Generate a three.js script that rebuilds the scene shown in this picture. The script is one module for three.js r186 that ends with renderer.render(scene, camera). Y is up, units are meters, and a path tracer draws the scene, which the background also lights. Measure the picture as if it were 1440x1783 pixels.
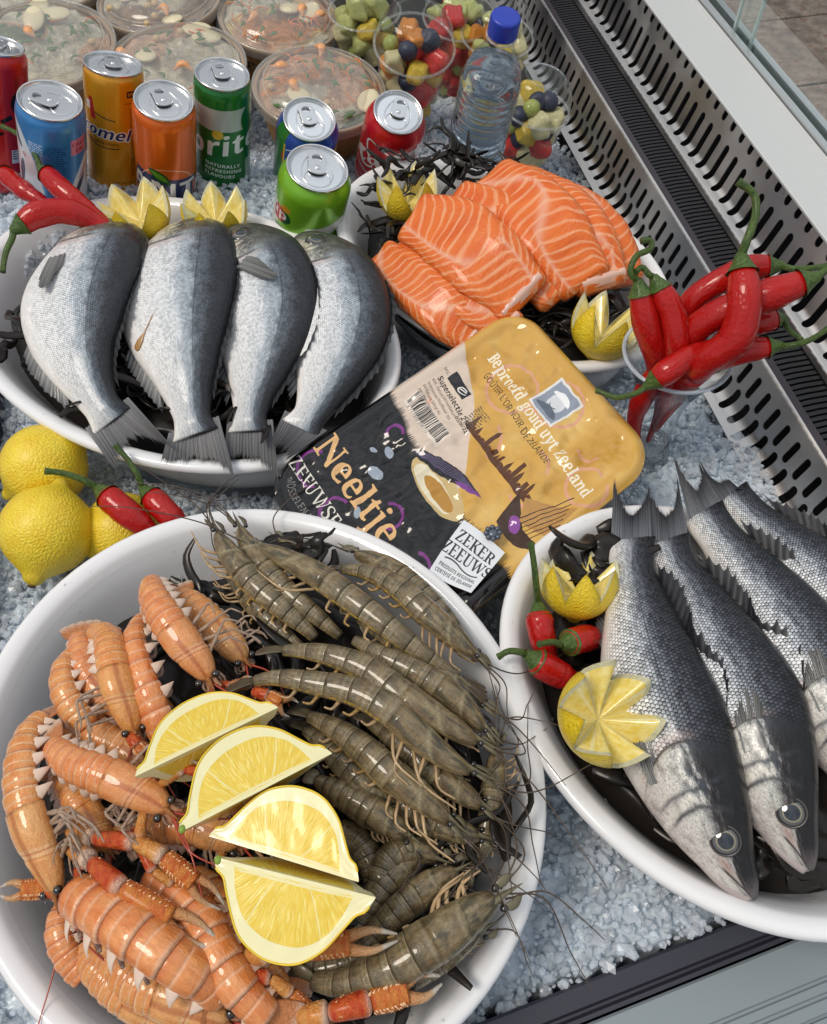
import * as THREE from 'three';
import { mergeGeometries, mergeVertices } from 'three/addons/utils/BufferGeometryUtils.js';
import { RoundedBoxGeometry } from 'three/addons/geometries/RoundedBoxGeometry.js';
import { ImprovedNoise } from 'three/addons/math/ImprovedNoise.js';

// ---------- camera, sky, sun, exposure ----------
const scene = new THREE.Scene();
const camera = new THREE.PerspectiveCamera(2 * Math.atan(891.5 / 1500) * 180 / Math.PI, 827 / 1024, 0.02, 60);
camera.position.set(0, 0.625, 0);
camera.rotation.set(-55.5 * Math.PI / 180, 0, 0);
const renderer = new THREE.WebGLRenderer({ antialias: true });
renderer.toneMapping = THREE.LinearToneMapping;
renderer.toneMappingExposure = 1.12;
renderer.shadowMap.enabled = true;
{ // overcast sky: pale, a little brighter towards the zenith, with soft cloud mottling
  const w = 256, h = 128, d = new Float32Array(w * h * 4), ns = new ImprovedNoise();
  for (let y = 0; y < h; y++) for (let x = 0; x < w; x++) {
    const el = (y + 0.5) / h * Math.PI - Math.PI / 2, az = x / w * Math.PI * 2, s = Math.sin(el);
    let L = s > 0 ? 0.3 + 0.42 * s : 0.14;
    if (s > 0) L *= 1 + 0.6 * ns.noise(Math.cos(az) * Math.cos(el) * 2.2 + 5, s * 3, Math.sin(az) * Math.cos(el) * 2.2) + 0.3 * ns.noise(Math.cos(az) * 6, s * 7, Math.sin(az) * 6);
    const i = (y * w + x) * 4;
    d[i] = L * 0.95; d[i + 1] = L; d[i + 2] = L * 1.07; d[i + 3] = 1;
  }
  const t = new THREE.DataTexture(d, w, h, THREE.RGBAFormat, THREE.FloatType);
  t.mapping = THREE.EquirectangularReflectionMapping; t.magFilter = THREE.LinearFilter; t.needsUpdate = true;
  scene.background = t; scene.environment = t;
}
const sun = new THREE.DirectionalLight(0xfff4e4, 1.5);
sun.position.set(-1.25, 2.3, -0.1); sun.target.position.set(0, 0, -0.45);
sun.castShadow = true; sun.shadow.radius = 38; sun.shadow.mapSize.set(2048, 2048);
Object.assign(sun.shadow.camera, { left: -1, right: 1, top: 1, bottom: -1, near: 0.5, far: 6 });
scene.add(sun, sun.target);

// ---------- helpers ----------
const noiseGen = new ImprovedNoise();
const N3 = (x, y = 0, z = 0) => noiseGen.noise(x, y, z);
const fbm = (x, y, z = 0, o = 4) => { let a = 0, k = 0.5; for (let i = 0; i < o; i++) { a += k * N3(x, y, z); x *= 2.03; y *= 2.03; z = z * 2.03 + 1.7; k *= 0.5; } return a; };
let seed = 20240;
const rnd = () => { seed = (seed + 0x6d2b79f5) | 0; let t = Math.imul(seed ^ (seed >>> 15), 1 | seed); t = (t + Math.imul(t ^ (t >>> 7), 61 | t)) ^ t; return ((t ^ (t >>> 14)) >>> 0) / 4294967296; };
const rr = (a, b) => a + (b - a) * rnd();
const hash = (x, y) => { let h = Math.imul(x | 0, 374761393) + Math.imul(y | 0, 668265263); h = Math.imul(h ^ (h >>> 13), 1274126177); return ((h ^ (h >>> 16)) >>> 0) / 4294967296; };
const clamp = (x, a = 0, b = 1) => Math.min(b, Math.max(a, x));
const ss = (a, b, x) => { const t = clamp((x - a) / (b - a)); return t * t * (3 - 2 * t); };
const lerp = (a, b, t) => a + (b - a) * t;
const mix3 = (a, b, t) => [lerp(a[0], b[0], t), lerp(a[1], b[1], t), lerp(a[2], b[2], t)];
const V = (x, y, z) => new THREE.Vector3(x, y, z);
const A = (a) => new THREE.Vector3(a[0], a[1], a[2]);
const UP = V(0, 1, 0);
// piecewise smooth table lookup [[t, a, b, ...], ...]
function table(rows, t, k = 1) {
  if (t <= rows[0][0]) return rows[0][k];
  for (let i = 1; i < rows.length; i++) if (t <= rows[i][0]) {
    const p0 = rows[Math.max(0, i - 2)], p1 = rows[i - 1], p2 = rows[i], p3 = rows[Math.min(rows.length - 1, i + 1)], h = p2[0] - p1[0], u = (t - p1[0]) / h;
    const m1 = (p2[k] - p0[k]) / Math.max(1e-6, p2[0] - p0[0]) * h, m2 = (p3[k] - p1[k]) / Math.max(1e-6, p3[0] - p1[0]) * h, u2 = u * u, u3 = u2 * u;
    return (2 * u3 - 3 * u2 + 1) * p1[k] + (u3 - 2 * u2 + u) * m1 + (-2 * u3 + 3 * u2) * p2[k] + (u3 - u2) * m2;
  }
  return rows[rows.length - 1][k];
}
const ramp = (stops, t) => { if (t <= stops[0][0]) return stops[0][1]; for (let i = 1; i < stops.length; i++) if (t <= stops[i][0]) return mix3(stops[i - 1][1], stops[i][1], ss(0, 1, (t - stops[i - 1][0]) / (stops[i][0] - stops[i - 1][0]))); return stops[stops.length - 1][1]; };

// objects
const taken = {}, origin = new Map();
function numbered(n) { const k = taken[n] || 0; taken[n] = k + 1; return k ? n + '_' + String(k).padStart(3, '0') : n; }
function tag(o, label, category, group, kind) {
  if (label) o.userData.label = label; if (category) o.userData.category = category; if (group) o.userData.group = group; if (kind) o.userData.kind = kind; return o;
}
function thing(name, label, category, base, group, kind) {
  const g = new THREE.Group(); g.name = numbered(name); g.position.copy(base); origin.set(g, base.clone()); scene.add(g); return tag(g, label, category, group, kind);
}
function part(name, geo, mat, parent, label) { // geometry in world metres, moved into the thing's own frame
  const o = origin.get(parent); geo.translate(-o.x, -o.y, -o.z);
  const m = new THREE.Mesh(geo, mat); m.name = name; origin.set(m, o); parent.add(m); if (label) m.userData.label = label; return m;
}
function local(name, geo, mat, parent, label) { const m = new THREE.Mesh(geo, mat); m.name = name; parent.add(m); origin.set(m, V(0, 0, 0)); if (label) m.userData.label = label; return m; }
function single(name, geo, mat, label, category, group, kind) { // a thing that is one mesh
  geo.computeBoundingBox(); const b = geo.boundingBox, c = V((b.min.x + b.max.x) / 2, b.min.y, (b.min.z + b.max.z) / 2); geo.translate(-c.x, -c.y, -c.z);
  const m = new THREE.Mesh(geo, mat); m.name = numbered(name); m.position.copy(c); origin.set(m, c); scene.add(m); return tag(m, label, category, group, kind);
}
const structure = (name, geo, mat, label) => { const m = new THREE.Mesh(geo, mat); m.name = name; m.userData.kind = 'structure'; if (label) m.userData.label = label; scene.add(m); origin.set(m, V(0, 0, 0)); return m; };

// textures
const toS = (c) => { c = clamp(c); return c <= 0.0031308 ? c * 12.92 : 1.055 * Math.pow(c, 1 / 2.4) - 0.055; };
function colorTex(w, h, f) { // f(u, v) -> linear rgb
  const d = new Uint8Array(w * h * 4);
  for (let y = 0; y < h; y++) for (let x = 0; x < w; x++) { const c = f((x + 0.5) / w, (y + 0.5) / h), i = (y * w + x) * 4; d[i] = toS(c[0]) * 255; d[i + 1] = toS(c[1]) * 255; d[i + 2] = toS(c[2]) * 255; d[i + 3] = 255; }
  const t = new THREE.DataTexture(d, w, h); t.colorSpace = THREE.SRGBColorSpace; return finish(t);
}
function greyTex(w, h, f) {
  const d = new Uint8Array(w * h * 4);
  for (let y = 0; y < h; y++) for (let x = 0; x < w; x++) { const c = clamp(f((x + 0.5) / w, (y + 0.5) / h)) * 255, i = (y * w + x) * 4; d[i] = d[i + 1] = d[i + 2] = c; d[i + 3] = 255; }
  return finish(new THREE.DataTexture(d, w, h));
}
function finish(t) { t.magFilter = THREE.LinearFilter; t.minFilter = THREE.LinearMipmapLinearFilter; t.wrapS = t.wrapT = THREE.RepeatWrapping; t.needsUpdate = true; return t; }
function canvasTex(w, h, draw) { const c = document.createElement('canvas'); c.width = w; c.height = h; draw(c.getContext('2d'), w, h); const t = new THREE.CanvasTexture(c); t.colorSpace = THREE.SRGBColorSpace; return finish(t); }
const scaled = (t, x, y) => { const c = t.clone(); c.repeat.set(x, y); c.needsUpdate = true; return c; };
const rgb = (r, g, b) => new THREE.Color().setRGB(r, g, b);
const mat = (o) => new THREE.MeshPhysicalMaterial({ side: THREE.DoubleSide, ...o });

// geometry from rings of points; rows[i][j], uv(i, j), color(i, j)
function loft(rows, { closed = true, uv, color, capStart, capEnd } = {}) {
  const n = rows.length, m = rows[0].length, cols = closed ? m + 1 : m, pos = [], uvs = [], col = [], idx = [];
  for (let i = 0; i < n; i++) for (let j = 0; j < cols; j++) {
    const p = rows[i][j % m]; pos.push(p.x, p.y, p.z);
    const q = uv ? uv(i, j) : [i / (n - 1), j / (cols - 1)]; uvs.push(q[0], q[1]);
    if (color) { const c = color(i, j % m, p); col.push(c[0], c[1], c[2]); }
  }
  for (let i = 0; i < n - 1; i++) for (let j = 0; j < cols - 1; j++) { const a = i * cols + j, b = a + cols; idx.push(a, b, a + 1, a + 1, b, b + 1); }
  for (const [on, i] of [[capStart, 0], [capEnd, n - 1]]) if (on) {
    const c = V(0, 0, 0); rows[i].forEach((p) => c.add(p)); c.multiplyScalar(1 / m); const k = pos.length / 3; pos.push(c.x, c.y, c.z); const q = uv ? uv(i, 0) : [0, 0]; uvs.push(q[0], q[1]);
    if (color) { const cc = color(i, 0, c); col.push(...cc); }
    for (let j = 0; j < cols - 1; j++) i ? idx.push(k, i * cols + j + 1, i * cols + j) : idx.push(k, j, j + 1);
  }
  const g = new THREE.BufferGeometry(); g.setAttribute('position', new THREE.Float32BufferAttribute(pos, 3)); g.setAttribute('uv', new THREE.Float32BufferAttribute(uvs, 2));
  if (color) g.setAttribute('color', new THREE.Float32BufferAttribute(col, 3));
  g.setIndex(idx); g.computeVertexNormals();
  if (closed) { const nn = g.attributes.normal; for (let i = 0; i < n; i++) { const a = i * cols, b = a + cols - 1; const v = V(nn.getX(a) + nn.getX(b), nn.getY(a) + nn.getY(b), nn.getZ(a) + nn.getZ(b)).normalize(); nn.setXYZ(a, v.x, v.y, v.z); nn.setXYZ(b, v.x, v.y, v.z); } }
  return g;
}
const curveOf = (pts, tension = 0.5) => new THREE.CatmullRomCurve3(pts.map((p) => Array.isArray(p) ? A(p) : p.clone()), false, 'centripetal', tension);
// frames along a curve with a steady up: {p, T, N (up-ish), B}
function frameAt(c, t, up) { const p = c.getPointAt(clamp(t)), T = c.getTangentAt(clamp(t)), B = V(0, 0, 0).crossVectors(T, up).normalize(), N = V(0, 0, 0).crossVectors(B, T).normalize(); return { p, T, N, B }; }
function tube(pts, radius, { n = 16, m = 8, up = V(0.13, 1, 0.21), color, flat = 1, caps = true } = {}) {
  const c = curveOf(pts), L = c.getLength(), rows = [], rad = typeof radius === 'function' ? radius : () => radius;
  for (let i = 0; i <= n; i++) { const t = i / n, f = frameAt(c, t, up), r = Math.max(rad(t), 1e-5), row = []; for (let j = 0; j < m; j++) { const a = j / m * Math.PI * 2; row.push(f.p.clone().addScaledVector(f.B, Math.cos(a) * r).addScaledVector(f.N, Math.sin(a) * r * flat)); } rows.push(row); }
  const g = loft(rows, { uv: (i, j) => [i / n * L, j / m * 0.02], color: color && ((i, j, p) => color(i / n, j / m, p)), capStart: caps, capEnd: caps }); return g;
}
const lathe = (pts, seg = 48) => new THREE.LatheGeometry(pts.map((p) => new THREE.Vector2(p[0], p[1])), seg);
function smoothProfile(pts, n) { const c = new THREE.SplineCurve(pts.map((p) => new THREE.Vector2(p[0], p[1]))); return c.getPoints(n).map((p) => [Math.max(0, p.x), p.y]); }
const flatten = (list) => mergeGeometries(list.map((g) => { const q = g.index ? g.toNonIndexed() : g; for (const k of Object.keys(q.attributes)) if (!['position', 'normal', 'uv', 'color'].includes(k)) q.deleteAttribute(k); return q; }));
// turn local +y to a direction
const alignY = (g, dir) => g.applyQuaternion(new THREE.Quaternion().setFromUnitVectors(UP, dir.clone().normalize()));

// shared noise maps (tileable enough at their scale)
const grain = greyTex(512, 512, (u, v) => { let s = 0; for (const [f, k] of [[8, 0.5], [20, 0.3], [60, 0.25]]) s += k * (N3(Math.cos(u * 6.283) * f / 6.283, Math.sin(u * 6.283) * f / 6.283, v * f) * (1 - Math.abs(2 * v - 1)) + N3(Math.cos(u * 6.283) * f / 6.283, Math.sin(u * 6.283) * f / 6.283, (v > 0.5 ? v - 1 : v) * f + 40) * Math.abs(2 * v - 1)); return 0.5 + s; });
// ---------- display case ----------
// the side wall runs along WD (away from the viewer); WN points out over it, to the right
const WD = V(-0.2104, 0, -0.9776), WN = V(0.9776, 0, -0.2104);
const wallPoint = (d, n, y) => V(0, y, 0).addScaledVector(WD, d).addScaledVector(WN, n);
const brushed = greyTex(512, 256, (u, v) => 0.5 + 0.35 * N3(u * 4, v * 220, 3) + 0.2 * N3(u * 9, v * 90, 8));
const smudge = greyTex(256, 256, (u, v) => 0.42 + 0.5 * fbm(u * 5, v * 5, 2));
const steel = mat({ color: rgb(0.6, 0.58, 0.56), metalness: 1, roughness: 1, roughnessMap: smudge, bumpMap: brushed, bumpScale: 0.00006 });
const black = mat({ color: rgb(0.012, 0.012, 0.015), roughness: 0.55 });
const aluminium = mat({ color: rgb(0.62, 0.63, 0.63), metalness: 0.25, roughness: 0.5, bumpMap: brushed, bumpScale: 0.00005 });
const greyRail = mat({ color: rgb(0.27, 0.31, 0.33), metalness: 0.35, roughness: 0.5, bumpMap: brushed, bumpScale: 0.00008 });
const gasket = mat({ color: rgb(0.035, 0.035, 0.05), roughness: 0.42 });

// slotted sheet: bent profile [[n, y], ...], slots at cell middles (rowA) and cell edges (rowB), each [from, to, half width] in metres along the profile
function slottedSheet(profile, d0, d1, pitch, rowsA, rowsB, thick = 0.0012) {
  const seg = [], cum = [0]; for (let i = 1; i < profile.length; i++) cum.push(cum[i - 1] + Math.hypot(profile[i][0] - profile[i - 1][0], profile[i][1] - profile[i - 1][1]));
  const total = cum[cum.length - 1], at = (s) => { let i = 1; while (i < cum.length - 1 && s > cum[i]) i++; const k = (s - cum[i - 1]) / (cum[i] - cum[i - 1]), a = profile[i - 1], b = profile[i], L = Math.hypot(b[0] - a[0], b[1] - a[1]); return { n: lerp(a[0], b[0], k), y: lerp(a[1], b[1], k), nn: -(b[1] - a[1]) / L, ny: (b[0] - a[0]) / L }; };
  const ts = new Set(); for (let i = 0; i <= 40; i++) ts.add(+(total * i / 40).toFixed(5));
  for (const [a, b, w] of [...rowsA, ...rowsB]) for (const k of [0, 0.06, 0.2, 0.45, 0.75, 1]) { ts.add(+(a + k * w).toFixed(5)); ts.add(+(b - k * w).toFixed(5)); }
  const T = [...ts].filter((t) => t >= 0 && t <= total).sort((a, b) => a - b);
  const half = (rows, t) => { for (const [a, b, w] of rows) if (t >= a && t <= b) { const e = Math.min(t - a, b - t); return e >= w ? w : Math.sqrt(Math.max(0, w * w - (w - e) * (w - e))); } return 0; };
  const pos = [], uv = [], idx = []; const vert = (d, s, depth) => { const q = at(s), p = wallPoint(d, q.n - q.nn * depth, q.y - q.ny * depth); pos.push(p.x, p.y, p.z); uv.push(d * 2, s * 2); return pos.length / 3 - 1; };
  const strip = (f) => { let pa = -1, pb = -1; for (const t of T) { const [a, b] = f(t), ia = vert(a[0], t, a[1]), ib = vert(b[0], t, b[1]); if (pa >= 0) idx.push(pa, ia, pb, pb, ia, ib); pa = ia; pb = ib; } };
  for (let d = d0; d < d1; d += pitch) {
    const c = d + pitch / 2;
    strip((t) => [[d + half(rowsB, t), 0], [c - half(rowsA, t), 0]]); strip((t) => [[c + half(rowsA, t), 0], [d + pitch - half(rowsB, t), 0]]);
    for (const k of [-1, 1]) { strip((t) => [[c + k * half(rowsA, t), 0], [c + k * half(rowsA, t), thick]]); strip((t) => [[d + (k > 0 ? 0 : pitch) + k * half(rowsB, t), 0], [d + (k > 0 ? 0 : pitch) + k * half(rowsB, t), thick]]); }
  }
  const g = new THREE.BufferGeometry(); g.setAttribute('position', new THREE.Float32BufferAttribute(pos, 3)); g.setAttribute('uv', new THREE.Float32BufferAttribute(uv, 2)); g.setIndex(idx); g.computeVertexNormals(); return g;
}
function wallPrism(section, d0, d1) { // closed cross-section extruded along the wall
  const rows = [d0, d1].map((d) => section.map(([n, y]) => wallPoint(d, n, y))), g = loft(rows, { capStart: true, capEnd: true, uv: (i, j) => [i * (d1 - d0) * 2, j * 0.1] }).toNonIndexed(); g.computeVertexNormals(); return g;
}
const bend = (n0, y0, r, a0, a1, k = 7) => Array.from({ length: k }, (_, i) => { const a = lerp(a0, a1, i / (k - 1)); return [n0 + r * Math.cos(a), y0 + r * Math.sin(a)]; });
const caseSide = thing('display_case_side', 'stainless steel slotted air grilles along the right side of the chilled counter', 'display case', wallPoint(0.6, 0.41, -0.05));
// lower sheet: a foot on the ice, a bend, then up to a folded top edge
const lower = [[0.398, -0.004], [0.404, -0.002], ...bend(0.404, 0.014, 0.016, -Math.PI / 2, -0.12), [0.4325, 0.05], [0.4345, 0.0515], [0.4365, 0.05]];
part('lower_slotted_panel', slottedSheet(lower, 0.12, 1.75, 0.0195, [[0.007, 0.0335, 0.0042]], [[0.0345, 0.059, 0.0038]]), steel, caseSide);
// upper sheet
const upper = [[0.4815, 0.044], [0.483, 0.0505], [0.489, 0.052], ...bend(0.489, 0.062, 0.010, -Math.PI / 2, -0.6, 6), [0.5135, 0.1085]];
part('upper_slotted_panel', slottedSheet(upper, 0.12, 1.75, 0.0215, [[0.012, 0.0555, 0.0046]], [[0.066, 0.1, 0.0042]]), steel, caseSide);
part('grille_backing', flatten([wallPrism([[0.4385, 0.03], [0.482, 0.03], [0.482, 0.026], [0.4385, 0.026]], 0.1, 1.76), wallPrism([[0.45, -0.06], [0.56, -0.06], [0.56, 0.1], [0.552, 0.1], [0.552, -0.05], [0.45, -0.05]], 0.1, 1.76)]), black, caseSide);
const ribs = []; for (let d = 0.12; d < 1.74; d += 0.0065) ribs.push(wallPrism([[0.4405, 0.0305], [0.4818, 0.0305], [0.4818, 0.0425], [0.4605, 0.0425], [0.4405, 0.0405]], d, d + 0.0042));
tag(part('air_outlet_ribs', flatten(ribs), mat({ color: rgb(0.009, 0.009, 0.012), roughness: 0.5 }), caseSide), null, null, null, 'stuff');
part('outlet_lip', wallPrism([[0.4367, 0.03], [0.4385, 0.03], [0.4465, 0.0445], [0.4465, 0.0458], [0.4367, 0.0458]], 0.1, 1.76), mat({ color: rgb(0.05, 0.04, 0.05), roughness: 0.35, metalness: 0.3 }), caseSide);
part('top_rail', wallPrism([[0.5128, 0.107], [0.5128, 0.1092], [0.5142, 0.1098], [0.57, 0.1105], [0.572, 0.113], [0.572, 0.02], [0.556, 0.02], [0.556, 0.1]], 0.1, 1.76), aluminium, caseSide);
const railMetal = mat({ color: rgb(0.55, 0.57, 0.58), metalness: 0.7, roughness: 0.3 });
part('glass_channel', flatten([wallPrism([[0.5735, 0.02], [0.5735, 0.1165], [0.5805, 0.1165], [0.5805, 0.02]], 0.1, 1.76), wallPrism([[0.594, 0.02], [0.594, 0.113], [0.602, 0.113], [0.602, 0.02]], 0.1, 1.76)]), railMetal, caseSide);
const paneMat = mat({ color: rgb(0.95, 0.98, 0.97), transmission: 1, thickness: 0, roughness: 0.02, ior: 1.5 });
const frontGlass = thing('side_glass', 'clear glass side screen standing in the rail of the counter', 'glass screen', wallPoint(0.8, 0.587, 0.06));
part('pane', wallPrism([[0.5838, 0.07], [0.5838, 0.42], [0.5842, 0.42], [0.5842, 0.07]], 0.1, 0.93), paneMat, frontGlass);
part('pane', wallPrism([[0.5888, 0.07], [0.5888, 0.42], [0.5892, 0.42], [0.5892, 0.07]], 0.9, 1.72), paneMat, frontGlass);
const edgeGlass = mat({ color: rgb(0.62, 0.72, 0.7), roughness: 0.25, transmission: 0.4 });
part('pane_edge', wallPrism([[0.5825, 0.075], [0.5825, 0.42], [0.5855, 0.42], [0.5855, 0.075]], 0.9302, 0.934), edgeGlass, frontGlass);
part('pane_edge', wallPrism([[0.5875, 0.075], [0.5875, 0.42], [0.5905, 0.42], [0.5905, 0.075]], 0.8962, 0.8998), edgeGlass, frontGlass);

// deck under the ice and the dark back of the case
structure('case_floor', new THREE.BoxGeometry(1.7, 0.03, 2.0).translate(-0.39, -0.085, -0.9), black);
structure('case_back_wall', new THREE.BoxGeometry(1.9, 0.5, 0.03).translate(-0.35, 0.12, -1.75), black);
// front edge: rubber gasket and grooved aluminium sill
const FD = V(0.9483, 0, -0.3173), FN = V(0.3173, 0, 0.9483), F0 = V(0.05, 0, -0.045);
const frontPoint = (l, n, y) => F0.clone().addScaledVector(FD, l).addScaledVector(FN, n).setY(y);
const frontPrism = (sec, l0, l1) => { const g = loft([l0, l1].map((l) => sec.map(([n, y]) => frontPoint(l, n, y))), { capStart: true, capEnd: true, uv: (i, j) => [i * (l1 - l0) * 2, j * 0.1] }).toNonIndexed(); g.computeVertexNormals(); return g; };
const sill = thing('counter_front_sill', 'grooved grey aluminium sill with dark rubber gasket at the front edge', 'counter edge', frontPoint(0.1, 0.03, -0.05));
part('gasket', frontPrism([[0.0, -0.05], [0.0, 0.0], [0.002, 0.003], [0.013, 0.001], [0.0145, -0.003], [0.016, -0.003], [0.018, 0.002], [0.0205, 0.002], [0.0215, -0.05]], -0.7, 0.6), gasket, sill);
part('rail', frontPrism([[0.022, -0.05], [0.022, 0.0035], [0.0235, 0.005], [0.046, 0.005], [0.047, 0.0035], [0.0485, 0.0035], [0.0495, 0.005], [0.054, 0.005], [0.055, 0.0035], [0.0565, 0.0035], [0.0575, 0.005], [0.064, 0.005], [0.0645, 0.002], [0.066, 0.002], [0.0665, 0.005], [0.13, 0.005], [0.132, -0.05]], -0.7, 0.6), greyRail, sill);
// left edge of the counter
const leftSill = thing('counter_left_sill', 'dark painted metal edge strip at the left side of the counter', 'counter edge', V(-0.36, -0.05, -0.3));
part('rail', new RoundedBoxGeometry(0.03, 0.07, 0.9, 2, 0.004).rotateY(0.215).translate(-0.37, -0.02, -0.35), gasket, leftSill);
part('outer_rail', new RoundedBoxGeometry(0.06, 0.07, 0.9, 2, 0.004).rotateY(0.215).translate(-0.418, -0.022, -0.36), greyRail, leftSill);

// street paving beyond the glass
const paving = colorTex(1024, 1024, (u, v) => { const x = u * 8, y = v * 8, a = fbm(x, y, 1, 5), s = fbm(x * 14, y * 14, 4, 3), b = fbm(x * 2.6 + 8, y * 2.6, 6, 4); let c = mix3([0.1, 0.075, 0.065], [0.34, 0.27, 0.23], clamp(0.5 + 1.1 * a)); if (b > 0.12) c = mix3(c, [0.2, 0.1, 0.075], clamp((b - 0.12) * 6)); const k = 1 + s * 1.3; return [c[0] * k, c[1] * k, c[2] * k]; });
const street = structure('street_paving', new THREE.PlaneGeometry(9, 9).rotateX(-Math.PI / 2).translate(2.2, -0.86, -2), mat({ color: rgb(0.07, 0.065, 0.06), roughness: 0.95 }));
const flagMats = [0, 1, 2].map((i) => { const t = paving.clone(); t.offset.set(i * 0.31, i * 0.17); t.needsUpdate = true; return mat({ map: t, roughness: 0.9, bumpMap: grain, bumpScale: 0.004, color: rgb(1 - i * 0.12, 1 - i * 0.13, 1 - i * 0.14) }); });
for (let i = 0; i < 8; i++) for (let j = 0; j < 12; j++) { const g = new RoundedBoxGeometry(0.384, 0.05, 0.384, 2, 0.006).rotateY(0.215); local('paving_stone', g.translate(0.75 + i * 0.383 - j * 0.0836 + 0.3, -0.842 + rr(-0.002, 0.002), -0.35 - j * 0.383 - i * 0.0836), flagMats[(i * 5 + j * 3) % 3], street); }

// ---------- bowls ----------
const BOWLS = { // centre x, z, rim height, half axes, turn of the long axis in plan
  bream: { x: -0.224, z: -0.612, y: 0.06, a: 0.2298, b: 0.1624, t: 32 },
  salmon: { x: 0.0839, z: -0.7027, y: 0.06, a: 0.1909, b: 0.1295, t: 43.2 },
  bass: { x: 0.2115, z: -0.2308, y: 0.075, a: 0.1685, b: 0.1348, t: 47.5 },
  shellfish: { x: -0.1054, z: -0.188, y: 0.075, a: 0.2012, b: 0.181, t: 50.2 },
};
const enamel = mat({ color: rgb(0.84, 0.84, 0.85), roughness: 0.5, roughnessMap: greyTex(512, 512, (u, v) => 0.35 + 0.5 * fbm(u * 8, v * 30, 3, 4) + 0.25 * fbm(u * 40, v * 50, 9, 2)), clearcoat: 0.45, clearcoatRoughness: 0.06 });
function bowlPoint(b, k, ang, y) { const c = Math.cos(b.t * Math.PI / 180), s = Math.sin(b.t * Math.PI / 180), p = Math.cos(ang), q = Math.sin(ang), u = (b.a + k) * p, v = (b.b + k) * q; return V(b.x + u * c - v * s, y, b.z + u * s + v * c); }
function inBowl(b, x, z, grow = 0) { const c = Math.cos(b.t * Math.PI / 180), s = Math.sin(b.t * Math.PI / 180), dx = x - b.x, dz = z - b.z, u = dx * c + dz * s, v = -dx * s + dz * c; return Math.hypot(u / (b.a + grow), v / (b.b + grow)); }
const bowlFloor = {};
function makeBowl(key, name, label) {
  const b = BOWLS[key], y = b.y, fl = y - 0.082, g = thing(name, label, 'bowl', V(b.x, fl - 0.004, b.z), 'white serving bowls on the ice');
  // section: inset from the rim edge, height
  const sec = [[-0.06, fl - 0.004], [-0.046, fl], [-0.036, fl + 0.012], [-0.024, y - 0.035], [-0.013, y - 0.016], [-0.0055, y - 0.0085], [-0.0015, y - 0.0055], [0, y - 0.002], [-0.0012, y + 0.0014], [-0.0045, y + 0.003], [-0.009, y + 0.0022], [-0.0135, y - 0.0005], [-0.0175, y - 0.006], [-0.024, y - 0.018], [-0.034, y - 0.042], [-0.045, fl + 0.014], [-0.06, fl + 0.005], [-0.08, fl + 0.002]];
  const rim = sec.slice(5, 13), wall = [sec.slice(0, 6), sec.slice(12)];
  const ring = (s) => loft(smoothProfile(s.map((p) => [p[0] + 1, p[1]]), s.length * 4).map(([k, h]) => Array.from({ length: 96 }, (_, j) => bowlPoint(b, k - 1, j / 96 * Math.PI * 2, h))), {});
  part('wall', flatten([ring(wall[0]), ring(wall[1]), loft([Array.from({ length: 96 }, (_, j) => bowlPoint(b, -0.08, j / 96 * Math.PI * 2, fl + 0.002))].concat([Array.from({ length: 96 }, () => V(b.x, fl + 0.002, b.z))]))]), enamel, g);
  part('rolled_rim', ring(rim), enamel, g);
}
makeBowl('bream', 'oval_bowl', 'white oval bowl holding four silvery sea breams side by side');
makeBowl('salmon', 'oval_bowl', 'white oval bowl holding orange salmon fillets');
makeBowl('bass', 'oval_bowl', 'white oval bowl holding dark backed sea bass at the right');
makeBowl('shellfish', 'round_bowl', 'large white round bowl heaped with langoustines and grey prawns');

{ // water drops on the bowl walls and rims
  const list = [], o = new THREE.Object3D();
  for (const key in BOWLS) { const b = BOWLS[key], n = 70; for (let i = 0; i < n; i++) { const onRim = rnd() < 0.35, q = rnd(), k = onRim ? lerp(-0.011, -0.003, q) : lerp(-0.02, -0.033, q), y = onRim ? b.y + lerp(0.0012, 0.0024, Math.sin(q * Math.PI)) : b.y + lerp(-0.011, -0.04, q), p = bowlPoint(b, k, rnd() * 6.283, y), s = rr(0.0005, 0.0014); o.position.copy(p); o.rotation.set(rr(-0.3, 0.3), rr(0, 6), rr(-0.3, 0.3)); o.scale.set(s * rr(0.9, 1.5), s * 0.55, s * rr(0.9, 1.3)); o.updateMatrix(); list.push(o.matrix.clone()); } }
  const drops = new THREE.InstancedMesh(new THREE.SphereGeometry(1, 12, 8), mat({ color: rgb(0.97, 0.99, 1), transmission: 1, thickness: 0.002, roughness: 0.02, ior: 1.33 }), list.length); list.forEach((m, i) => drops.setMatrixAt(i, m)); drops.name = 'water_drops'; scene.add(drops); tag(drops, 'small water drops on the white bowl walls', 'water', null, 'stuff');
}

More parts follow.
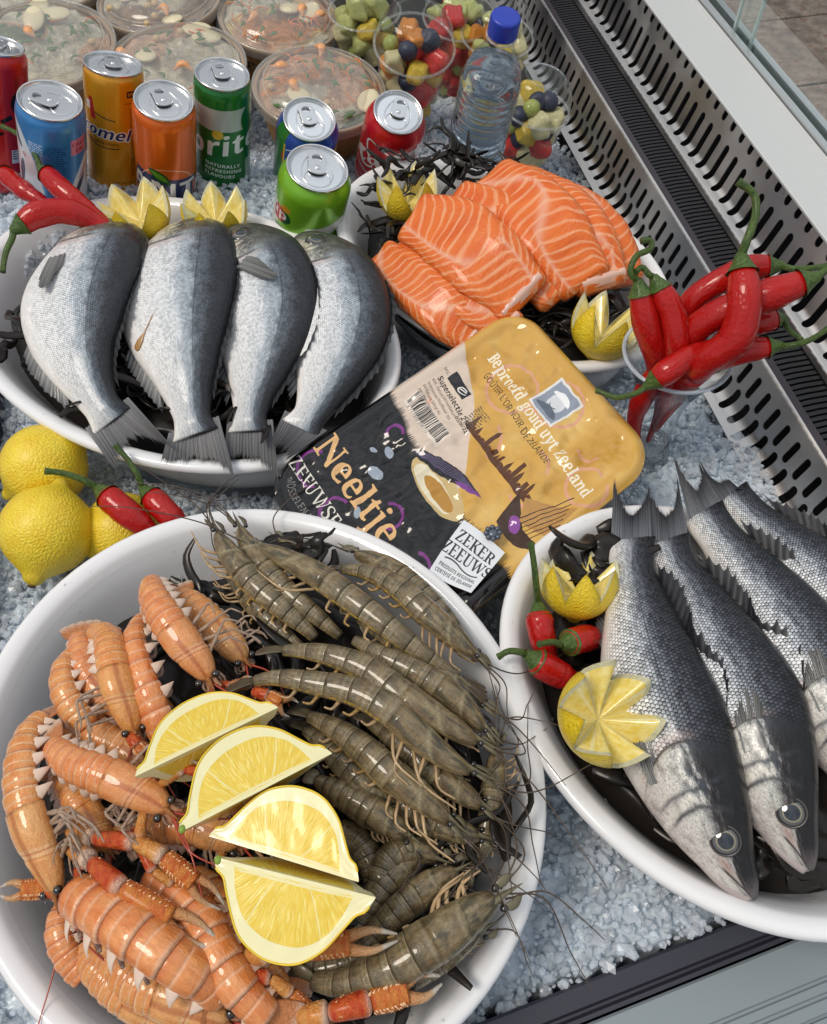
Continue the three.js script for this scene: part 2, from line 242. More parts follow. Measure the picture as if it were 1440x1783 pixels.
// ---------- ice ----------
const hump = (x, z, cx, cz, r, h) => h * Math.exp(-((x - cx) ** 2 + (z - cz) ** 2) / (r * r));
function iceHeight(x, z) {
  let h = -0.012 + 0.012 * fbm(x * 9, z * 9, 2, 3);
  h += hump(x, z, -0.42, -0.78, 0.13, 0.06) + hump(x, z, -0.25, -0.86, 0.12, 0.045) + hump(x, z, -0.13, -0.8, 0.09, 0.035) + hump(x, z, -0.08, -0.8, 0.07, 0.02) + hump(x, z, 0.02, -0.87, 0.06, 0.02);
  h += hump(x, z, 0.15, -0.11, 0.07, 0.02) + hump(x, z, 0.29, -0.46, 0.07, 0.014);
  const n = x * WN.x + z * WN.z; h -= 0.02 * ss(0.27, 0.4, n) * ss(0.55, 0.75, -z);
  for (const k in BOWLS) { const q = inBowl(BOWLS[k], x, z, -0.02); if (q < 1) h = Math.min(h, lerp(BOWLS[k].y - 0.1, h, ss(0.8, 1, q))); }
  return h;
}
const iceEdge = (x, z) => { const n = x * WN.x + z * WN.z, f = (x - F0.x) * FN.x + (z - F0.z) * FN.z; return n < 0.412 && f < -0.001 && z > -1.12 + 0.04 * N3(x * 8, 3) && x > -0.75; };
{
  const nx = 150, nz = 150, pos = [], idx = [], uv = [], x0 = -0.75, x1 = 0.66, z0 = -1.16, z1 = 0.09;
  for (let j = 0; j <= nz; j++) for (let i = 0; i <= nx; i++) { const x = lerp(x0, x1, i / nx), z = lerp(z0, z1, j / nz); let y = iceHeight(x, z) - 0.004 + 0.004 * N3(x * 70, z * 70); if (!iceEdge(x, z)) y -= 0.05; pos.push(x, y, z); uv.push(x * 4, z * 4); }
  for (let j = 0; j < nz; j++) for (let i = 0; i < nx; i++) { const a = j * (nx + 1) + i; idx.push(a, a + nx + 1, a + 1, a + 1, a + nx + 1, a + nx + 2); }
  const g = new THREE.BufferGeometry(); g.setAttribute('position', new THREE.Float32BufferAttribute(pos, 3)); g.setAttribute('uv', new THREE.Float32BufferAttribute(uv, 2)); g.setIndex(idx); g.computeVertexNormals();
  structure('ice_bed', g, mat({ color: rgb(0.64, 0.71, 0.765), roughness: 0.25, bumpMap: grain, bumpScale: 0.003 }));
  const chip = new THREE.IcosahedronGeometry(1, 0), p = chip.attributes.position; for (let i = 0; i < p.count; i++) { const x = p.getX(i), y = p.getY(i), z = p.getZ(i), k = 1 + 0.34 * N3(x * 1.7 + 3, y * 1.7, z * 1.7); p.setXYZ(i, x * k * 1.15, y * k * 0.75, z * k); } chip.computeVertexNormals();
  const M = 60000, spots = [];
  for (let i = 0; i < M * 3 && spots.length < M; i++) { const x = rr(-0.72, 0.45), z = rr(-1.1, 0.0); if (!iceEdge(x, z)) continue; let skip = false; for (const k in BOWLS) if (inBowl(BOWLS[k], x, z, -0.02) < 0.93) skip = true; if (skip) continue; if (fbm(x * 11 + 2, z * 11, 9, 2) < -0.17 && rnd() < 0.55) continue; spots.push([x, z]); }
  const ice = new THREE.InstancedMesh(chip, mat({ color: rgb(0.91, 0.955, 1), roughness: 0.12, transmission: 0.55, thickness: 0, ior: 1.31 }), spots.length), o = new THREE.Object3D();
  spots.forEach(([x, z], i) => { const s = rnd() < 0.05 ? rr(0.0042, 0.0062) : 0.0014 + 0.0026 * rnd() ** 2; o.position.set(x, iceHeight(x, z) + rr(-0.002, 0.0035), z); o.rotation.set(rr(0, 6), rr(0, 6), rr(0, 6)); o.scale.set(s * rr(0.8, 1.4), s, s * rr(0.8, 1.3)); o.updateMatrix(); ice.setMatrixAt(i, o.matrix); const k = rr(0.82, 1.05); ice.setColorAt(i, rgb(k, k, k)); });
  ice.name = 'crushed_ice'; scene.add(ice); tag(ice, 'crushed pale blue ice chips heaped around the bowls and cans', 'ice', null, 'stuff');
}

// ---------- drinks cans ----------
const canMetal = mat({ color: rgb(0.78, 0.79, 0.8), metalness: 1, roughness: 0.24 });
const tabMetal = mat({ color: rgb(0.7, 0.71, 0.72), metalness: 1, roughness: 0.3 });
const hole = mat({ color: rgb(0.1, 0.1, 0.1), metalness: 0.6, roughness: 0.5 });
function turnTo(base, top) { return new THREE.Quaternion().setFromUnitVectors(UP, top.clone().sub(base).normalize()); }
// top, base: world points on the axis; R body radius; rim lid radius; H height; spin turns the print
function makeCan(name, label, top, base, R, rim, H, spin, art, lidTurn = 0, squash = 0.8) {
  const dir = top.clone().sub(base).normalize(), foot = top.clone().addScaledVector(dir, -H), g = thing(name, label, 'drinks can', foot, 'drinks cans standing in the ice');
  g.quaternion.copy(turnTo(base, top)); origin.set(g, V(0, 0, 0));
  const sh = Math.min(0.016, (R - rim) * 1.6 + 0.006), y1 = H - sh - 0.004;
  const prof = [[rim * 0.72, 0.002], [rim * 0.8, 0], [rim * 0.86, 0.0008], [R * 0.97, 0.007], [R, 0.011]]; for (let i = 1; i < 12; i++) prof.push([R, lerp(0.011, y1, i / 12)]);
  prof.push([R, y1], [R * 0.992, y1 + sh * 0.2], [lerp(R, rim, 0.35), y1 + sh * 0.5], [lerp(R, rim, 0.75), y1 + sh * 0.78], [rim * 0.965, y1 + sh * 0.95], [rim * 0.955, H - 0.003]);
  const geo = lathe(prof, 64), uv = geo.attributes.uv, p = geo.attributes.position; for (let i = 0; i < uv.count; i++) uv.setY(i, p.getY(i) / H); geo.rotateY(Math.PI + spin);
  const tex = canvasTex(1024, Math.round(1024 * H / (2 * Math.PI * R)), (c, w, h) => { art(c, w, h); c.save(); c.scale(1, squash); c.translate(0, h * 0.03); art(c, w, h); c.restore(); });
  local('body', geo, mat({ map: tex, metalness: 0.35, roughness: 0.3, clearcoat: 0.5, clearcoatRoughness: 0.12 }), g);
  const lid = local('lid', lathe([[rim * 0.955, H - 0.0035], [rim, H - 0.0025], [rim * 1.005, H - 0.001], [rim * 0.985, H], [rim * 0.95, H - 0.0008], [rim * 0.925, H - 0.003], [rim * 0.9, H - 0.0062], [rim * 0.865, H - 0.0066], [rim * 0.845, H - 0.004], [rim * 0.82, H - 0.0033], [rim * 0.4, H - 0.0034], [0, H - 0.0034]], 64), canMetal, g);
  const ring = (pts, r) => new THREE.TubeGeometry(new THREE.CatmullRomCurve3(pts, true), 40, r, 6, true), yl = H - 0.0032, oval = (a, b, cz, y) => Array.from({ length: 14 }, (_, i) => { const t = i / 14 * Math.PI * 2; return V(Math.cos(t) * a, y, cz + Math.sin(t) * b); });
  const turn = (x) => x.rotateY(lidTurn);
  local('score_line', turn(flatten([ring(oval(rim * 0.42, rim * 0.36, rim * 0.38, yl), 0.0005), ring(Array.from({ length: 16 }, (_, i) => { const t = i / 16 * Math.PI * 2; return V(Math.cos(t) * rim * (0.5 + 0.1 * Math.sin(t)), yl, rim * 0.02 + Math.sin(t) * rim * 0.72); }), 0.0006)])), canMetal, lid);
  const s = new THREE.Shape(), hw = rim * 0.27; s.moveTo(-hw, -rim * 0.5); s.bezierCurveTo(-hw, -rim * 0.72, hw, -rim * 0.72, hw, -rim * 0.5); s.lineTo(hw * 1.05, rim * 0.05); s.bezierCurveTo(hw, rim * 0.3, -hw, rim * 0.3, -hw * 1.05, rim * 0.05); s.lineTo(-hw, -rim * 0.5);
  const eye = new THREE.Path(); eye.absellipse(0, -rim * 0.42, hw * 0.66, rim * 0.15, 0, Math.PI * 2, true); s.holes.push(eye);
  const tab = new THREE.ExtrudeGeometry(s, { depth: 0.0008, bevelEnabled: true, bevelThickness: 0.0004, bevelSize: 0.0005, bevelSegments: 2, curveSegments: 14 }).rotateX(Math.PI / 2).translate(0, yl + 0.0026, 0);
  local('pull_tab', turn(tab), tabMetal, g); local('rivet', turn(new THREE.SphereGeometry(rim * 0.1, 12, 6, 0, 6.3, 0, 1.6).scale(1, 0.5, 1).translate(0, yl + 0.0028, 0)), canMetal, g);
  return g;
}
const grain2 = (c, w, h, n, a) => { for (let i = 0; i < n; i++) { c.fillStyle = `rgba(${rnd() < 0.5 ? '255,255,255' : '0,0,0'},${a * rnd()})`; c.fillRect(rnd() * w, rnd() * h, 1 + rnd() * 3, 1 + rnd() * 3); } };
function tinyText(c, x, y, w, lines, size, color, step = 1.45) { c.fillStyle = color; for (let i = 0; i < lines; i++) { let k = x; while (k < x + w * (0.75 + 0.25 * rnd())) { const l = size * (0.5 + 2.2 * rnd()); c.fillRect(k, y + i * size * step, Math.min(l, x + w - k), size * 0.62); k += l + size * 0.45; } } }
function script(c, txt, x, y, size, rot, color, font = 'serif', outline) { c.save(); c.translate(x, y); c.rotate(rot); c.transform(1, 0, -0.22, 1, 0, 0); c.font = `bold ${size}px ${font}`; c.textAlign = 'center'; c.textBaseline = 'middle'; if (outline) { c.strokeStyle = outline; c.lineWidth = size * 0.14; c.lineJoin = 'round'; c.strokeText(txt, 0, 0); } c.fillStyle = color; c.fillText(txt, 0, 0); c.restore(); }
const colaScript = (color) => (c, w, h, cx) => { // flowing lettering with a long tail
  script(c, 'Coca', cx - w * 0.155, h * 0.66, h * 0.34, -0.5, color); script(c, 'Cola', cx + w * 0.075, h * 0.5, h * 0.36, -0.5, color);
  c.strokeStyle = color; c.lineWidth = h * 0.022; c.lineCap = 'round'; c.beginPath(); c.moveTo(cx - w * 0.02, h * 0.6); c.bezierCurveTo(cx - w * 0.1, h * 0.28, cx - w * 0.06, h * 0.2, cx + w * 0.01, h * 0.26); c.bezierCurveTo(cx + w * 0.06, h * 0.3, cx + w * 0.1, h * 0.4, cx + w * 0.15, h * 0.3); c.stroke();
};
makeCan('soda_can', 'red can with black script lettering cut off by the left edge', A([-.4156, .183, -.8687]), A([-.4575, .04, -.8362]), 0.0295, 0.027, 0.146, -0.1, (c, w, h) => { c.fillStyle = '#c4141c'; c.fillRect(0, 0, w, h); script(c, 'Coca-Cola', w * 0.58, h * 0.5, h * 0.34, -0.62, '#1a0c0e'); c.fillStyle = '#e9e2df'; c.fillRect(w * 0.63, h * 0.78, w * 0.07, h * 0.12); tinyText(c, w * 0.635, h * 0.79, w * 0.06, 4, 12, '#333'); tinyText(c, w * 0.66, h * 0.16, w * 0.03, 16, 8, '#2a1013'); grain2(c, w, h, 2000, 0.06); });
makeCan('soda_can', 'blue and white can with small print beside the red can', A([-.3511, .165, -.7998]), A([-.3866, .05, -.8067]), 0.0325, 0.0298, 0.13, 0, (c, w, h) => {
  const g = c.createLinearGradient(0, 0, w, 0); g.addColorStop(0, '#3f78b4'); g.addColorStop(0.5, '#3b86c6'); g.addColorStop(1, '#3f78b4'); c.fillStyle = g; c.fillRect(0, 0, w, h);
  c.fillStyle = '#e6e9ee'; c.beginPath(); c.moveTo(w * 0.3, h * 0.1); c.bezierCurveTo(w * 0.42, h * 0.2, w * 0.46, h * 0.5, w * 0.5, h); c.lineTo(w * 0.24, h); c.lineTo(w * 0.24, h * 0.1); c.fill(); c.beginPath(); c.moveTo(w * 0.72, h * 0.42); c.bezierCurveTo(w * 0.64, h * 0.6, w * 0.6, h * 0.8, w * 0.6, h); c.lineTo(w * 0.78, h); c.lineTo(w * 0.78, h * 0.42); c.fill();
  c.fillStyle = '#33304e'; c.beginPath(); c.ellipse(w * 0.335, h * 0.3, w * 0.016, h * 0.12, -0.5, 0, 7); c.fill(); c.beginPath(); c.ellipse(w * 0.36, h * 0.68, w * 0.02, h * 0.15, 0.1, 0, 7); c.fill(); c.beginPath(); c.ellipse(w * 0.67, h * 0.75, w * 0.016, h * 0.14, 0.4, 0, 7); c.fill(); c.fillStyle = '#d99aa6'; c.beginPath(); c.ellipse(w * 0.385, h * 0.46, 14, 18, 0, 0, 7); c.fill(); c.beginPath(); c.ellipse(w * 0.7, h * 0.6, 14, 60, 0.5, 0, 7); c.fill();
  tinyText(c, w * 0.42, h * 0.26, w * 0.07, 26, 10, '#dfe8f2'); tinyText(c, w * 0.5, h * 0.26, w * 0.1, 30, 9, '#1c3f78');
  c.fillStyle = '#d7788c'; c.fillRect(w * 0.625, h * 0.2, w * 0.1, h * 0.17); c.fillStyle = '#8f1c33'; c.font = `bold ${h * 0.06}px sans-serif`; c.textAlign = 'left'; c.fillText('CALORIES', w * 0.63, h * 0.28); c.fillText('0%', w * 0.65, h * 0.35); grain2(c, w, h, 2000, 0.06); }, 1.45);
makeCan('drink_can', 'tall yellow chocolate milk can behind the orange can', A([-.3037, .1645, -.8679]), A([-.3337, .03, -.8505]), 0.0298, 0.0285, 0.15, 0.1, (c, w, h) => {
  c.fillStyle = '#d59412'; c.fillRect(0, 0, w, h); c.fillStyle = '#3c2a1c'; c.fillRect(w * 0.27, 0, w * 0.02, h * 0.32); c.strokeStyle = '#2c2130'; c.lineWidth = 7; c.beginPath(); c.moveTo(w * 0.3, h * 0.26); c.quadraticCurveTo(w * 0.42, h * 0.34, w * 0.52, h * 0.36); c.stroke(); c.beginPath(); c.moveTo(w * 0.32, h * 0.56); c.quadraticCurveTo(w * 0.42, h * 0.63, w * 0.54, h * 0.6); c.stroke();
  c.fillStyle = '#b62a26'; c.beginPath(); c.moveTo(w * 0.36, h * 0.2); c.lineTo(w * 0.39, h * 0.2); c.lineTo(w * 0.41, h * 0.38); c.lineTo(w * 0.375, h * 0.38); c.fill(); c.fillStyle = '#f0efe9'; c.fillRect(w * 0.34, h * 0.24, w * 0.03, h * 0.07);
  script(c, 'Chocomel', w * 0.36, h * 0.47, h * 0.13, 0.06, '#2b2f6e', 'sans-serif', '#f1ecdf'); c.fillStyle = '#4c2e10'; c.font = `bold ${h * 0.03}px sans-serif`; c.textAlign = 'left'; c.fillText('GOEDE ENIGE ECHTE', w * 0.3, h * 0.58);
  c.fillStyle = '#2b1c14'; c.fillRect(w * 0.585, h * 0.1, w * 0.05, h * 0.055); c.fillStyle = '#e7b448'; c.font = `bold ${h * 0.035}px sans-serif`; c.fillText('UTZ', w * 0.59, h * 0.14); tinyText(c, w * 0.57, h * 0.2, w * 0.08, 1, 8, '#4c2e10'); c.save(); c.translate(w * 0.6, h * 0.24); for (let i = 0; i < 3; i++) tinyText(c, i * 34, 0, 26, 52, 7, '#6d3f10', 1.4); c.restore(); c.fillStyle = '#4c2e10'; c.font = `${h * 0.028}px sans-serif`; c.fillText('Per 250 ml', w * 0.5, h * 0.93); grain2(c, w, h, 2500, 0.05); }, 0.3);
makeCan('soda_can', 'orange soda can with green leaf and navy lettering behind the lemons', A([-.245, .158, -.812]), A([-.274, .03, -.8295]), 0.0312, 0.0286, 0.145, 0.05, (c, w, h) => {
  c.fillStyle = '#e2670f'; c.fillRect(0, 0, w, h); c.fillStyle = '#27305f'; c.beginPath(); c.moveTo(w * 0.33, h * 0.56); c.lineTo(w * 0.68, h * 0.62); c.lineTo(w * 0.68, h * 0.9); c.lineTo(w * 0.36, h * 0.86); c.fill(); c.strokeStyle = '#f3c9a8'; c.lineWidth = 6; c.beginPath(); c.arc(w * 0.52, h * 0.7, h * 0.21, 3.4, 6.1); c.stroke();
  c.font = `bold ${h * 0.27}px sans-serif`; c.textAlign = 'center'; c.save(); c.translate(w * 0.5, h * 0.83); c.transform(1.05, 0.07, 0, 1, 0, 0); c.lineWidth = 30; c.lineJoin = 'round'; c.strokeStyle = '#27305f'; c.strokeText('FANTA', 0, 0); c.fillStyle = '#f4f1ee'; c.fillText('FANTA', 0, 0); c.restore();
  c.fillStyle = '#1f5f22'; c.beginPath(); c.moveTo(w * 0.42, h * 0.5); c.quadraticCurveTo(w * 0.53, h * 0.5, w * 0.54, h * 0.66); c.quadraticCurveTo(w * 0.44, h * 0.64, w * 0.42, h * 0.5); c.fill(); c.fillStyle = '#6fae35'; c.beginPath(); c.moveTo(w * 0.43, h * 0.52); c.quadraticCurveTo(w * 0.51, h * 0.53, w * 0.525, h * 0.63); c.quadraticCurveTo(w * 0.45, h * 0.6, w * 0.43, h * 0.52); c.fill(); grain2(c, w, h, 2500, 0.05); }, 0.5);
makeCan('soda_can', 'tall green soda can with white lettering and yellow dot', A([-.1932, .159, -.8585]), A([-.2189, .014, -.8679]), 0.0292, 0.0272, 0.148, 0.02, (c, w, h) => {
  c.fillStyle = '#12702c'; c.fillRect(0, 0, w, h); c.fillStyle = '#b9c0bd'; c.beginPath(); c.moveTo(w * 0.2, h * 0.16); c.lineTo(w * 0.66, h * 0.16); c.quadraticCurveTo(w * 0.6, h * 0.26, w * 0.64, h * 0.37); c.lineTo(w * 0.2, h * 0.37); c.fill(); c.fillStyle = '#2d8c3e'; c.fillRect(w * 0.2, h * 0.08, w * 0.16, h * 0.08); c.fillStyle = '#2b8a44'; c.font = `bold ${h * 0.035}px sans-serif`; c.fillText('LIME', w * 0.3, h * 0.3);
  script(c, 'Sprite', w * 0.47, h * 0.53, h * 0.27, -0.16, '#eff3f0', 'sans-serif'); c.fillStyle = '#d7b31f'; c.beginPath(); c.ellipse(w * 0.485, h * 0.405, 34, 38, 0, 0, 7); c.fill(); c.fillStyle = '#e4ece6'; c.font = `bold ${h * 0.048}px sans-serif`; c.textAlign = 'left'; c.save(); c.translate(w * 0.4, h * 0.73); c.rotate(0.08); ['NATURALLY', 'REFRESHING', 'FLAVOURS'].forEach((t, i) => c.fillText(t, 0, i * h * 0.055)); c.restore(); c.fillStyle = '#cfe0d3'; c.fillRect(w * 0.665, h * 0.7, w * 0.045, h * 0.26); tinyText(c, w * 0.67, h * 0.71, w * 0.035, 14, 10, '#12502a'); grain2(c, w, h, 2500, 0.05); }, 0.35);
makeCan('soda_can', 'dark blue and green can half hidden behind the lime green can', A([-.1087, .116, -.8491]), A([-.1337, .005, -.8862]), 0.033, 0.0275, 0.115, 0.1, (c, w, h) => {
  c.fillStyle = '#1d4aa8'; c.fillRect(0, 0, w, h); c.fillStyle = '#2f7d35'; c.fillRect(w * 0.26, 0, w * 0.1, h); c.fillStyle = '#e5c22a'; c.fillRect(w * 0.355, h * 0.2, w * 0.012, h); c.fillRect(w * 0.66, h * 0.3, w * 0.08, h * 0.7); c.strokeStyle = '#dfe6f0'; c.lineWidth = 9; c.beginPath(); c.moveTo(w * 0.37, h * 0.3); c.lineTo(w * 0.45, h * 0.14); c.lineTo(w * 0.5, h * 0.28); c.lineTo(w * 0.58, h * 0.12); c.lineTo(w * 0.64, h * 0.26); c.stroke(); tinyText(c, w * 0.4, h * 0.34, w * 0.25, 14, 16, '#cdd8ea'); c.fillStyle = '#d0342c'; c.fillRect(w * 0.345, h * 0.4, w * 0.012, h * 0.15); grain2(c, w, h, 2000, 0.05); }, 0.4, 0.62);
makeCan('soda_can', 'red cola can with white script leaning behind the salmon bowl', A([-.0159, .111, -.8705]), A([-.0399, 0, -.9136]), 0.0335, 0.0268, 0.115, -0.2, (c, w, h) => { c.fillStyle = '#c8161d'; c.fillRect(0, 0, w, h); colaScript('#f3efec')(c, w, h, w * 0.44); c.fillStyle = '#f0ece8'; c.font = `bold ${h * 0.07}px sans-serif`; c.save(); c.translate(w * 0.36, h * 0.88); c.rotate(0.1); c.fillText('ORIGINAL TASTE', -w * 0.1, 0); c.restore(); script(c, 'Coke', w * 0.66, h * 0.3, h * 0.17, 0, '#f3efec'); tinyText(c, w * 0.64, h * 0.4, w * 0.1, 12, 9, '#f0ccc8'); grain2(c, w, h, 2000, 0.05); }, -0.2, 0.74);
makeCan('soda_can', 'lime green lemon soda can with red dot tilted between the bowls', A([-.0937, .122, -.7547]), A([-.1199, .02, -.773]), 0.0365, 0.0305, 0.112, -0.25, (c, w, h) => {
  c.fillStyle = '#7fbf2a'; c.fillRect(0, 0, w, h); c.fillStyle = '#e8ece6'; c.beginPath(); c.moveTo(w * 0.22, h * 0.42); c.lineTo(w * 0.34, h * 0.46); c.lineTo(w * 0.4, h); c.lineTo(w * 0.22, h); c.fill(); c.beginPath(); c.moveTo(w * 0.53, h * 0.62); c.lineTo(w * 0.72, h * 0.5); c.lineTo(w * 0.74, h * 0.62); c.lineTo(w * 0.62, h * 0.78); c.lineTo(w * 0.55, h); c.lineTo(w * 0.48, h); c.fill(); c.fillStyle = '#145f33'; c.beginPath(); c.ellipse(w * 0.4, h * 0.62, w * 0.055, h * 0.12, 0.3, 0, 7); c.fill(); c.fillRect(w * 0.36, h * 0.82, w * 0.1, h * 0.2); c.fillStyle = '#e0a02a'; c.beginPath(); c.ellipse(w * 0.42, h * 0.47, 32, 26, -0.6, 0, 7); c.fill();
  c.fillStyle = '#c8202a'; c.beginPath(); c.ellipse(w * 0.375, h * 0.63, w * 0.048, h * 0.13, 0, 0, 7); c.fill(); c.fillStyle = '#f4efec'; c.font = `bold ${h * 0.2}px sans-serif`; c.textAlign = 'center'; c.fillText('up', w * 0.375, h * 0.67); c.fillStyle = '#c8202a'; c.fillRect(w * 0.62, h * 0.8, w * 0.04, h * 0.14); script(c, '7', w * 0.28, h * 0.68, h * 0.5, 0, '#e8ece6', 'sans-serif'); grain2(c, w, h, 2000, 0.05); }, 0.1, 0.66);

// ---------- water bottle ----------
{
  const top = A([.0897, .212, -.8653]), base = A([.0634, -.005, -.9095]), dir = top.clone().sub(base).normalize(), H = 0.222, foot = top.clone().addScaledVector(dir, -H), g = thing('water_bottle', 'ribbed clear plastic water bottle with blue cap', 'bottle', foot); g.quaternion.copy(turnTo(base, top)); origin.set(g, V(0, 0, 0));
  const R = 0.0325, prof = [[0.012, 0.006], [0.024, 0.001], [0.03, 0.004], [R, 0.012]]; for (let y = 0.015; y < 0.145; y += 0.0017) { const rib = y > 0.072 ? 0.0011 * Math.sin((y - 0.05) / 0.0092 * Math.PI * 2) : 0; prof.push([R - 0.0008 + rib, y]); }
  prof.push([R * 0.97, 0.15], [R * 0.88, 0.162], [R * 0.72, 0.174], [R * 0.54, 0.184], [0.0143, 0.191], [0.0134, 0.196], [0.0134, 0.2]);
  local('shell', lathe(prof, 64), mat({ color: rgb(0.93, 0.96, 0.98), transmission: 1, thickness: 0, roughness: 0.06, ior: 1.45 }), g);
  local('water', lathe([[0, 0.008], ...prof.slice(2).filter((p) => p[1] < 0.17).map(([r, y]) => [r - 0.0012, y + 0.003]), [0, 0.172]], 48), mat({ color: rgb(0.9, 0.96, 1), transmission: 1, thickness: 0.05, roughness: 0, ior: 1.33 }), g);
  local('label', new THREE.CylinderGeometry(R + 0.0004, R + 0.0004, 0.034, 48, 1, true).rotateY(Math.PI - 0.35).translate(0, 0.052, 0), mat({ map: canvasTex(1024, 176, (c, w, h) => { c.fillStyle = '#dfe5ea'; c.fillRect(0, 0, w, h); c.fillStyle = '#1f4f9a'; c.font = 'bold 90px sans-serif'; c.fillText('BLUE', w * 0.3, h * 0.82); c.fillRect(0, 0, w, 12); c.fillStyle = '#7fb3dd'; c.fillRect(w * 0.52, h * 0.1, w * 0.12, h * 0.8); tinyText(c, w * 0.53, h * 0.14, w * 0.1, 8, 12, '#eef4f8'); tinyText(c, w * 0.66, h * 0.14, w * 0.2, 8, 12, '#1f4f9a'); }), roughness: 0.35 }), g);
  const capG = lathe([[0, 0.2215], [0.012, 0.2215], [0.0142, 0.2205], [0.015, 0.2185], [0.0152, 0.203], [0.0148, 0.2015], [0.0136, 0.2015]], 72), cp = capG.attributes.position; for (let i = 0; i < cp.count; i++) { const x = cp.getX(i), z = cp.getZ(i), r = Math.hypot(x, z); if (r > 0.0146 && cp.getY(i) < 0.219) { const k = 1 + 0.018 * Math.sin(Math.atan2(x, z) * 36); cp.setX(i, x * k); cp.setZ(i, z * k); } } capG.computeVertexNormals();
  const cap = local('cap', capG, mat({ color: rgb(0.015, 0.045, 0.42), roughness: 0.35 }), g); local('neck_ring', lathe([[0.0138, 0.1985], [0.0158, 0.1985], [0.0158, 0.2], [0.0138, 0.2]], 40), mat({ color: rgb(0.9, 0.93, 0.95), transmission: 0.8, roughness: 0.1 }), cap);
}

// ---------- fruit cups ----------
const clearPlastic = mat({ color: rgb(0.97, 0.98, 0.98), transmission: 1, thickness: 0, roughness: 0.04, ior: 1.35 });
function chunk(sx, sy, sz, k) { const g = new RoundedBoxGeometry(1, 1, 1, 4, 0.34), p = g.attributes.position; for (let i = 0; i < p.count; i++) { const x = p.getX(i), y = p.getY(i), z = p.getZ(i), q = 1 + 0.35 * N3(x * 1.6 + k * 7, y * 1.6, z * 1.6 + k); p.setXYZ(i, x * q * sx, y * q * sy * (1 + 0.25 * x), z * q * sz); } g.computeVertexNormals(); return g; }
const fruitMat = (c, rough = 0.3, extra = {}) => mat({ color: rgb(...c), roughness: rough, clearcoat: 0.5, clearcoatRoughness: 0.15, bumpMap: scaled(grain, 2, 2), bumpScale: 0.0015, ...extra });
const FRUIT = {
  melon: [chunk(0.024, 0.021, 0.022, 1), fruitMat([0.82, 0.74, 0.4]), 'pale melon chunk'], honeydew: [chunk(0.022, 0.025, 0.02, 2), fruitMat([0.66, 0.7, 0.24]), 'green honeydew chunk'],
  pineapple: [chunk(0.021, 0.02, 0.025, 3), fruitMat([0.86, 0.6, 0.06]), 'yellow pineapple chunk'], orange: [chunk(0.024, 0.02, 0.022, 4), fruitMat([0.88, 0.3, 0.02]), 'orange papaya chunk'],
  watermelon: [chunk(0.027, 0.025, 0.024, 5), fruitMat([0.75, 0.045, 0.04]), 'red watermelon chunk'],
  blueberry: [(() => { const g = new THREE.SphereGeometry(0.0105, 16, 12), p = g.attributes.position; for (let i = 0; i < p.count; i++) { const y = p.getY(i), r = Math.hypot(p.getX(i), p.getZ(i)); if (y > 0.006) p.setY(i, y - 0.0025 * (1 - r / 0.0058)); } g.computeVertexNormals(); return g; })(), mat({ color: rgb(0.018, 0.022, 0.05), roughness: 0.5 }), 'dark blueberry'],
  grape: [new THREE.SphereGeometry(0.0095, 16, 12).scale(1, 1.3, 1), fruitMat([0.4, 0.45, 0.1], 0.2), 'green grape'],
};
function fruitCup(label, where, rimPt, basePt, R, H, spread, seedKinds) {
  const dir = rimPt.clone().sub(basePt).normalize(), foot = rimPt.clone().addScaledVector(dir, -H), q = turnTo(basePt, rimPt), g = thing('fruit_cup', label, 'fruit cup', foot, 'plastic fruit cups at the back'); g.quaternion.copy(q); origin.set(g, V(0, 0, 0));
  const r0 = R * 0.68; local('cup', lathe([[0, 0.001], [r0 * 0.9, 0], [r0, 0.003], [lerp(r0, R, 0.5), H * 0.5], [R * 0.97, H - 0.004], [R, H - 0.002], [R * 1.02, H]], 48), clearPlastic, g);
  local('rim', new THREE.TorusGeometry(R * 1.03, 0.0016, 8, 60).rotateX(Math.PI / 2).translate(0, H, 0), mat({ color: rgb(0.95, 0.96, 0.96), transmission: 0.9, roughness: 0.06 }), g);
  const lid = local('dome_lid', lathe([[R * 1.05, H - 0.003], [R * 1.055, H + 0.003], [R * 1.0, H + 0.005], [R * 0.985, H + 0.012], [R * 0.93, H + 0.022], [R * 0.8, H + 0.033], [R * 0.6, H + 0.039], [R * 0.56, H + 0.037], [0, H + 0.037]], 48), clearPlastic, g);
  local('lid_ridge', new THREE.TorusGeometry(R * 0.585, 0.0011, 8, 48).rotateX(Math.PI / 2).translate(0, H + 0.039, 0), clearPlastic, lid);
  let n = 0; const kinds = seedKinds;
  for (let layer = 0; layer < 7; layer++) { const y = 0.014 + layer * H * 0.155, rad = lerp(r0, R, clamp(y / H)) - 0.0135, m = y > H ? 3 : 6, off = layer * 0.7; if (y > H + 0.018) break;
    for (let i = 0; i < m + 1; i++) { const key = kinds[Math.floor(hash(layer * 17 + i * 5 + spread, i * 3 + layer) * kinds.length)], [geo, mm, what] = FRUIT[key], ang = off + i / m * 6.283, rd = i === m ? 0 : rad * (y > H ? 0.5 : 0.92), p = V(Math.cos(ang) * rd, y + rr(-0.003, 0.003), Math.sin(ang) * rd).applyQuaternion(q).add(foot);
      const f = new THREE.Mesh(geo, mm); f.name = numbered(key === 'grape' || key === 'blueberry' ? key : key + '_chunk'); f.position.copy(p); f.rotation.set(rr(0, 6), rr(0, 6), rr(0, 6)); f.scale.setScalar(rr(1.0, 1.25)); scene.add(f); tag(f, what + ' inside ' + where, 'fruit', what.replace('berry', 'berrie') + 's in ' + where); n++; } }
}
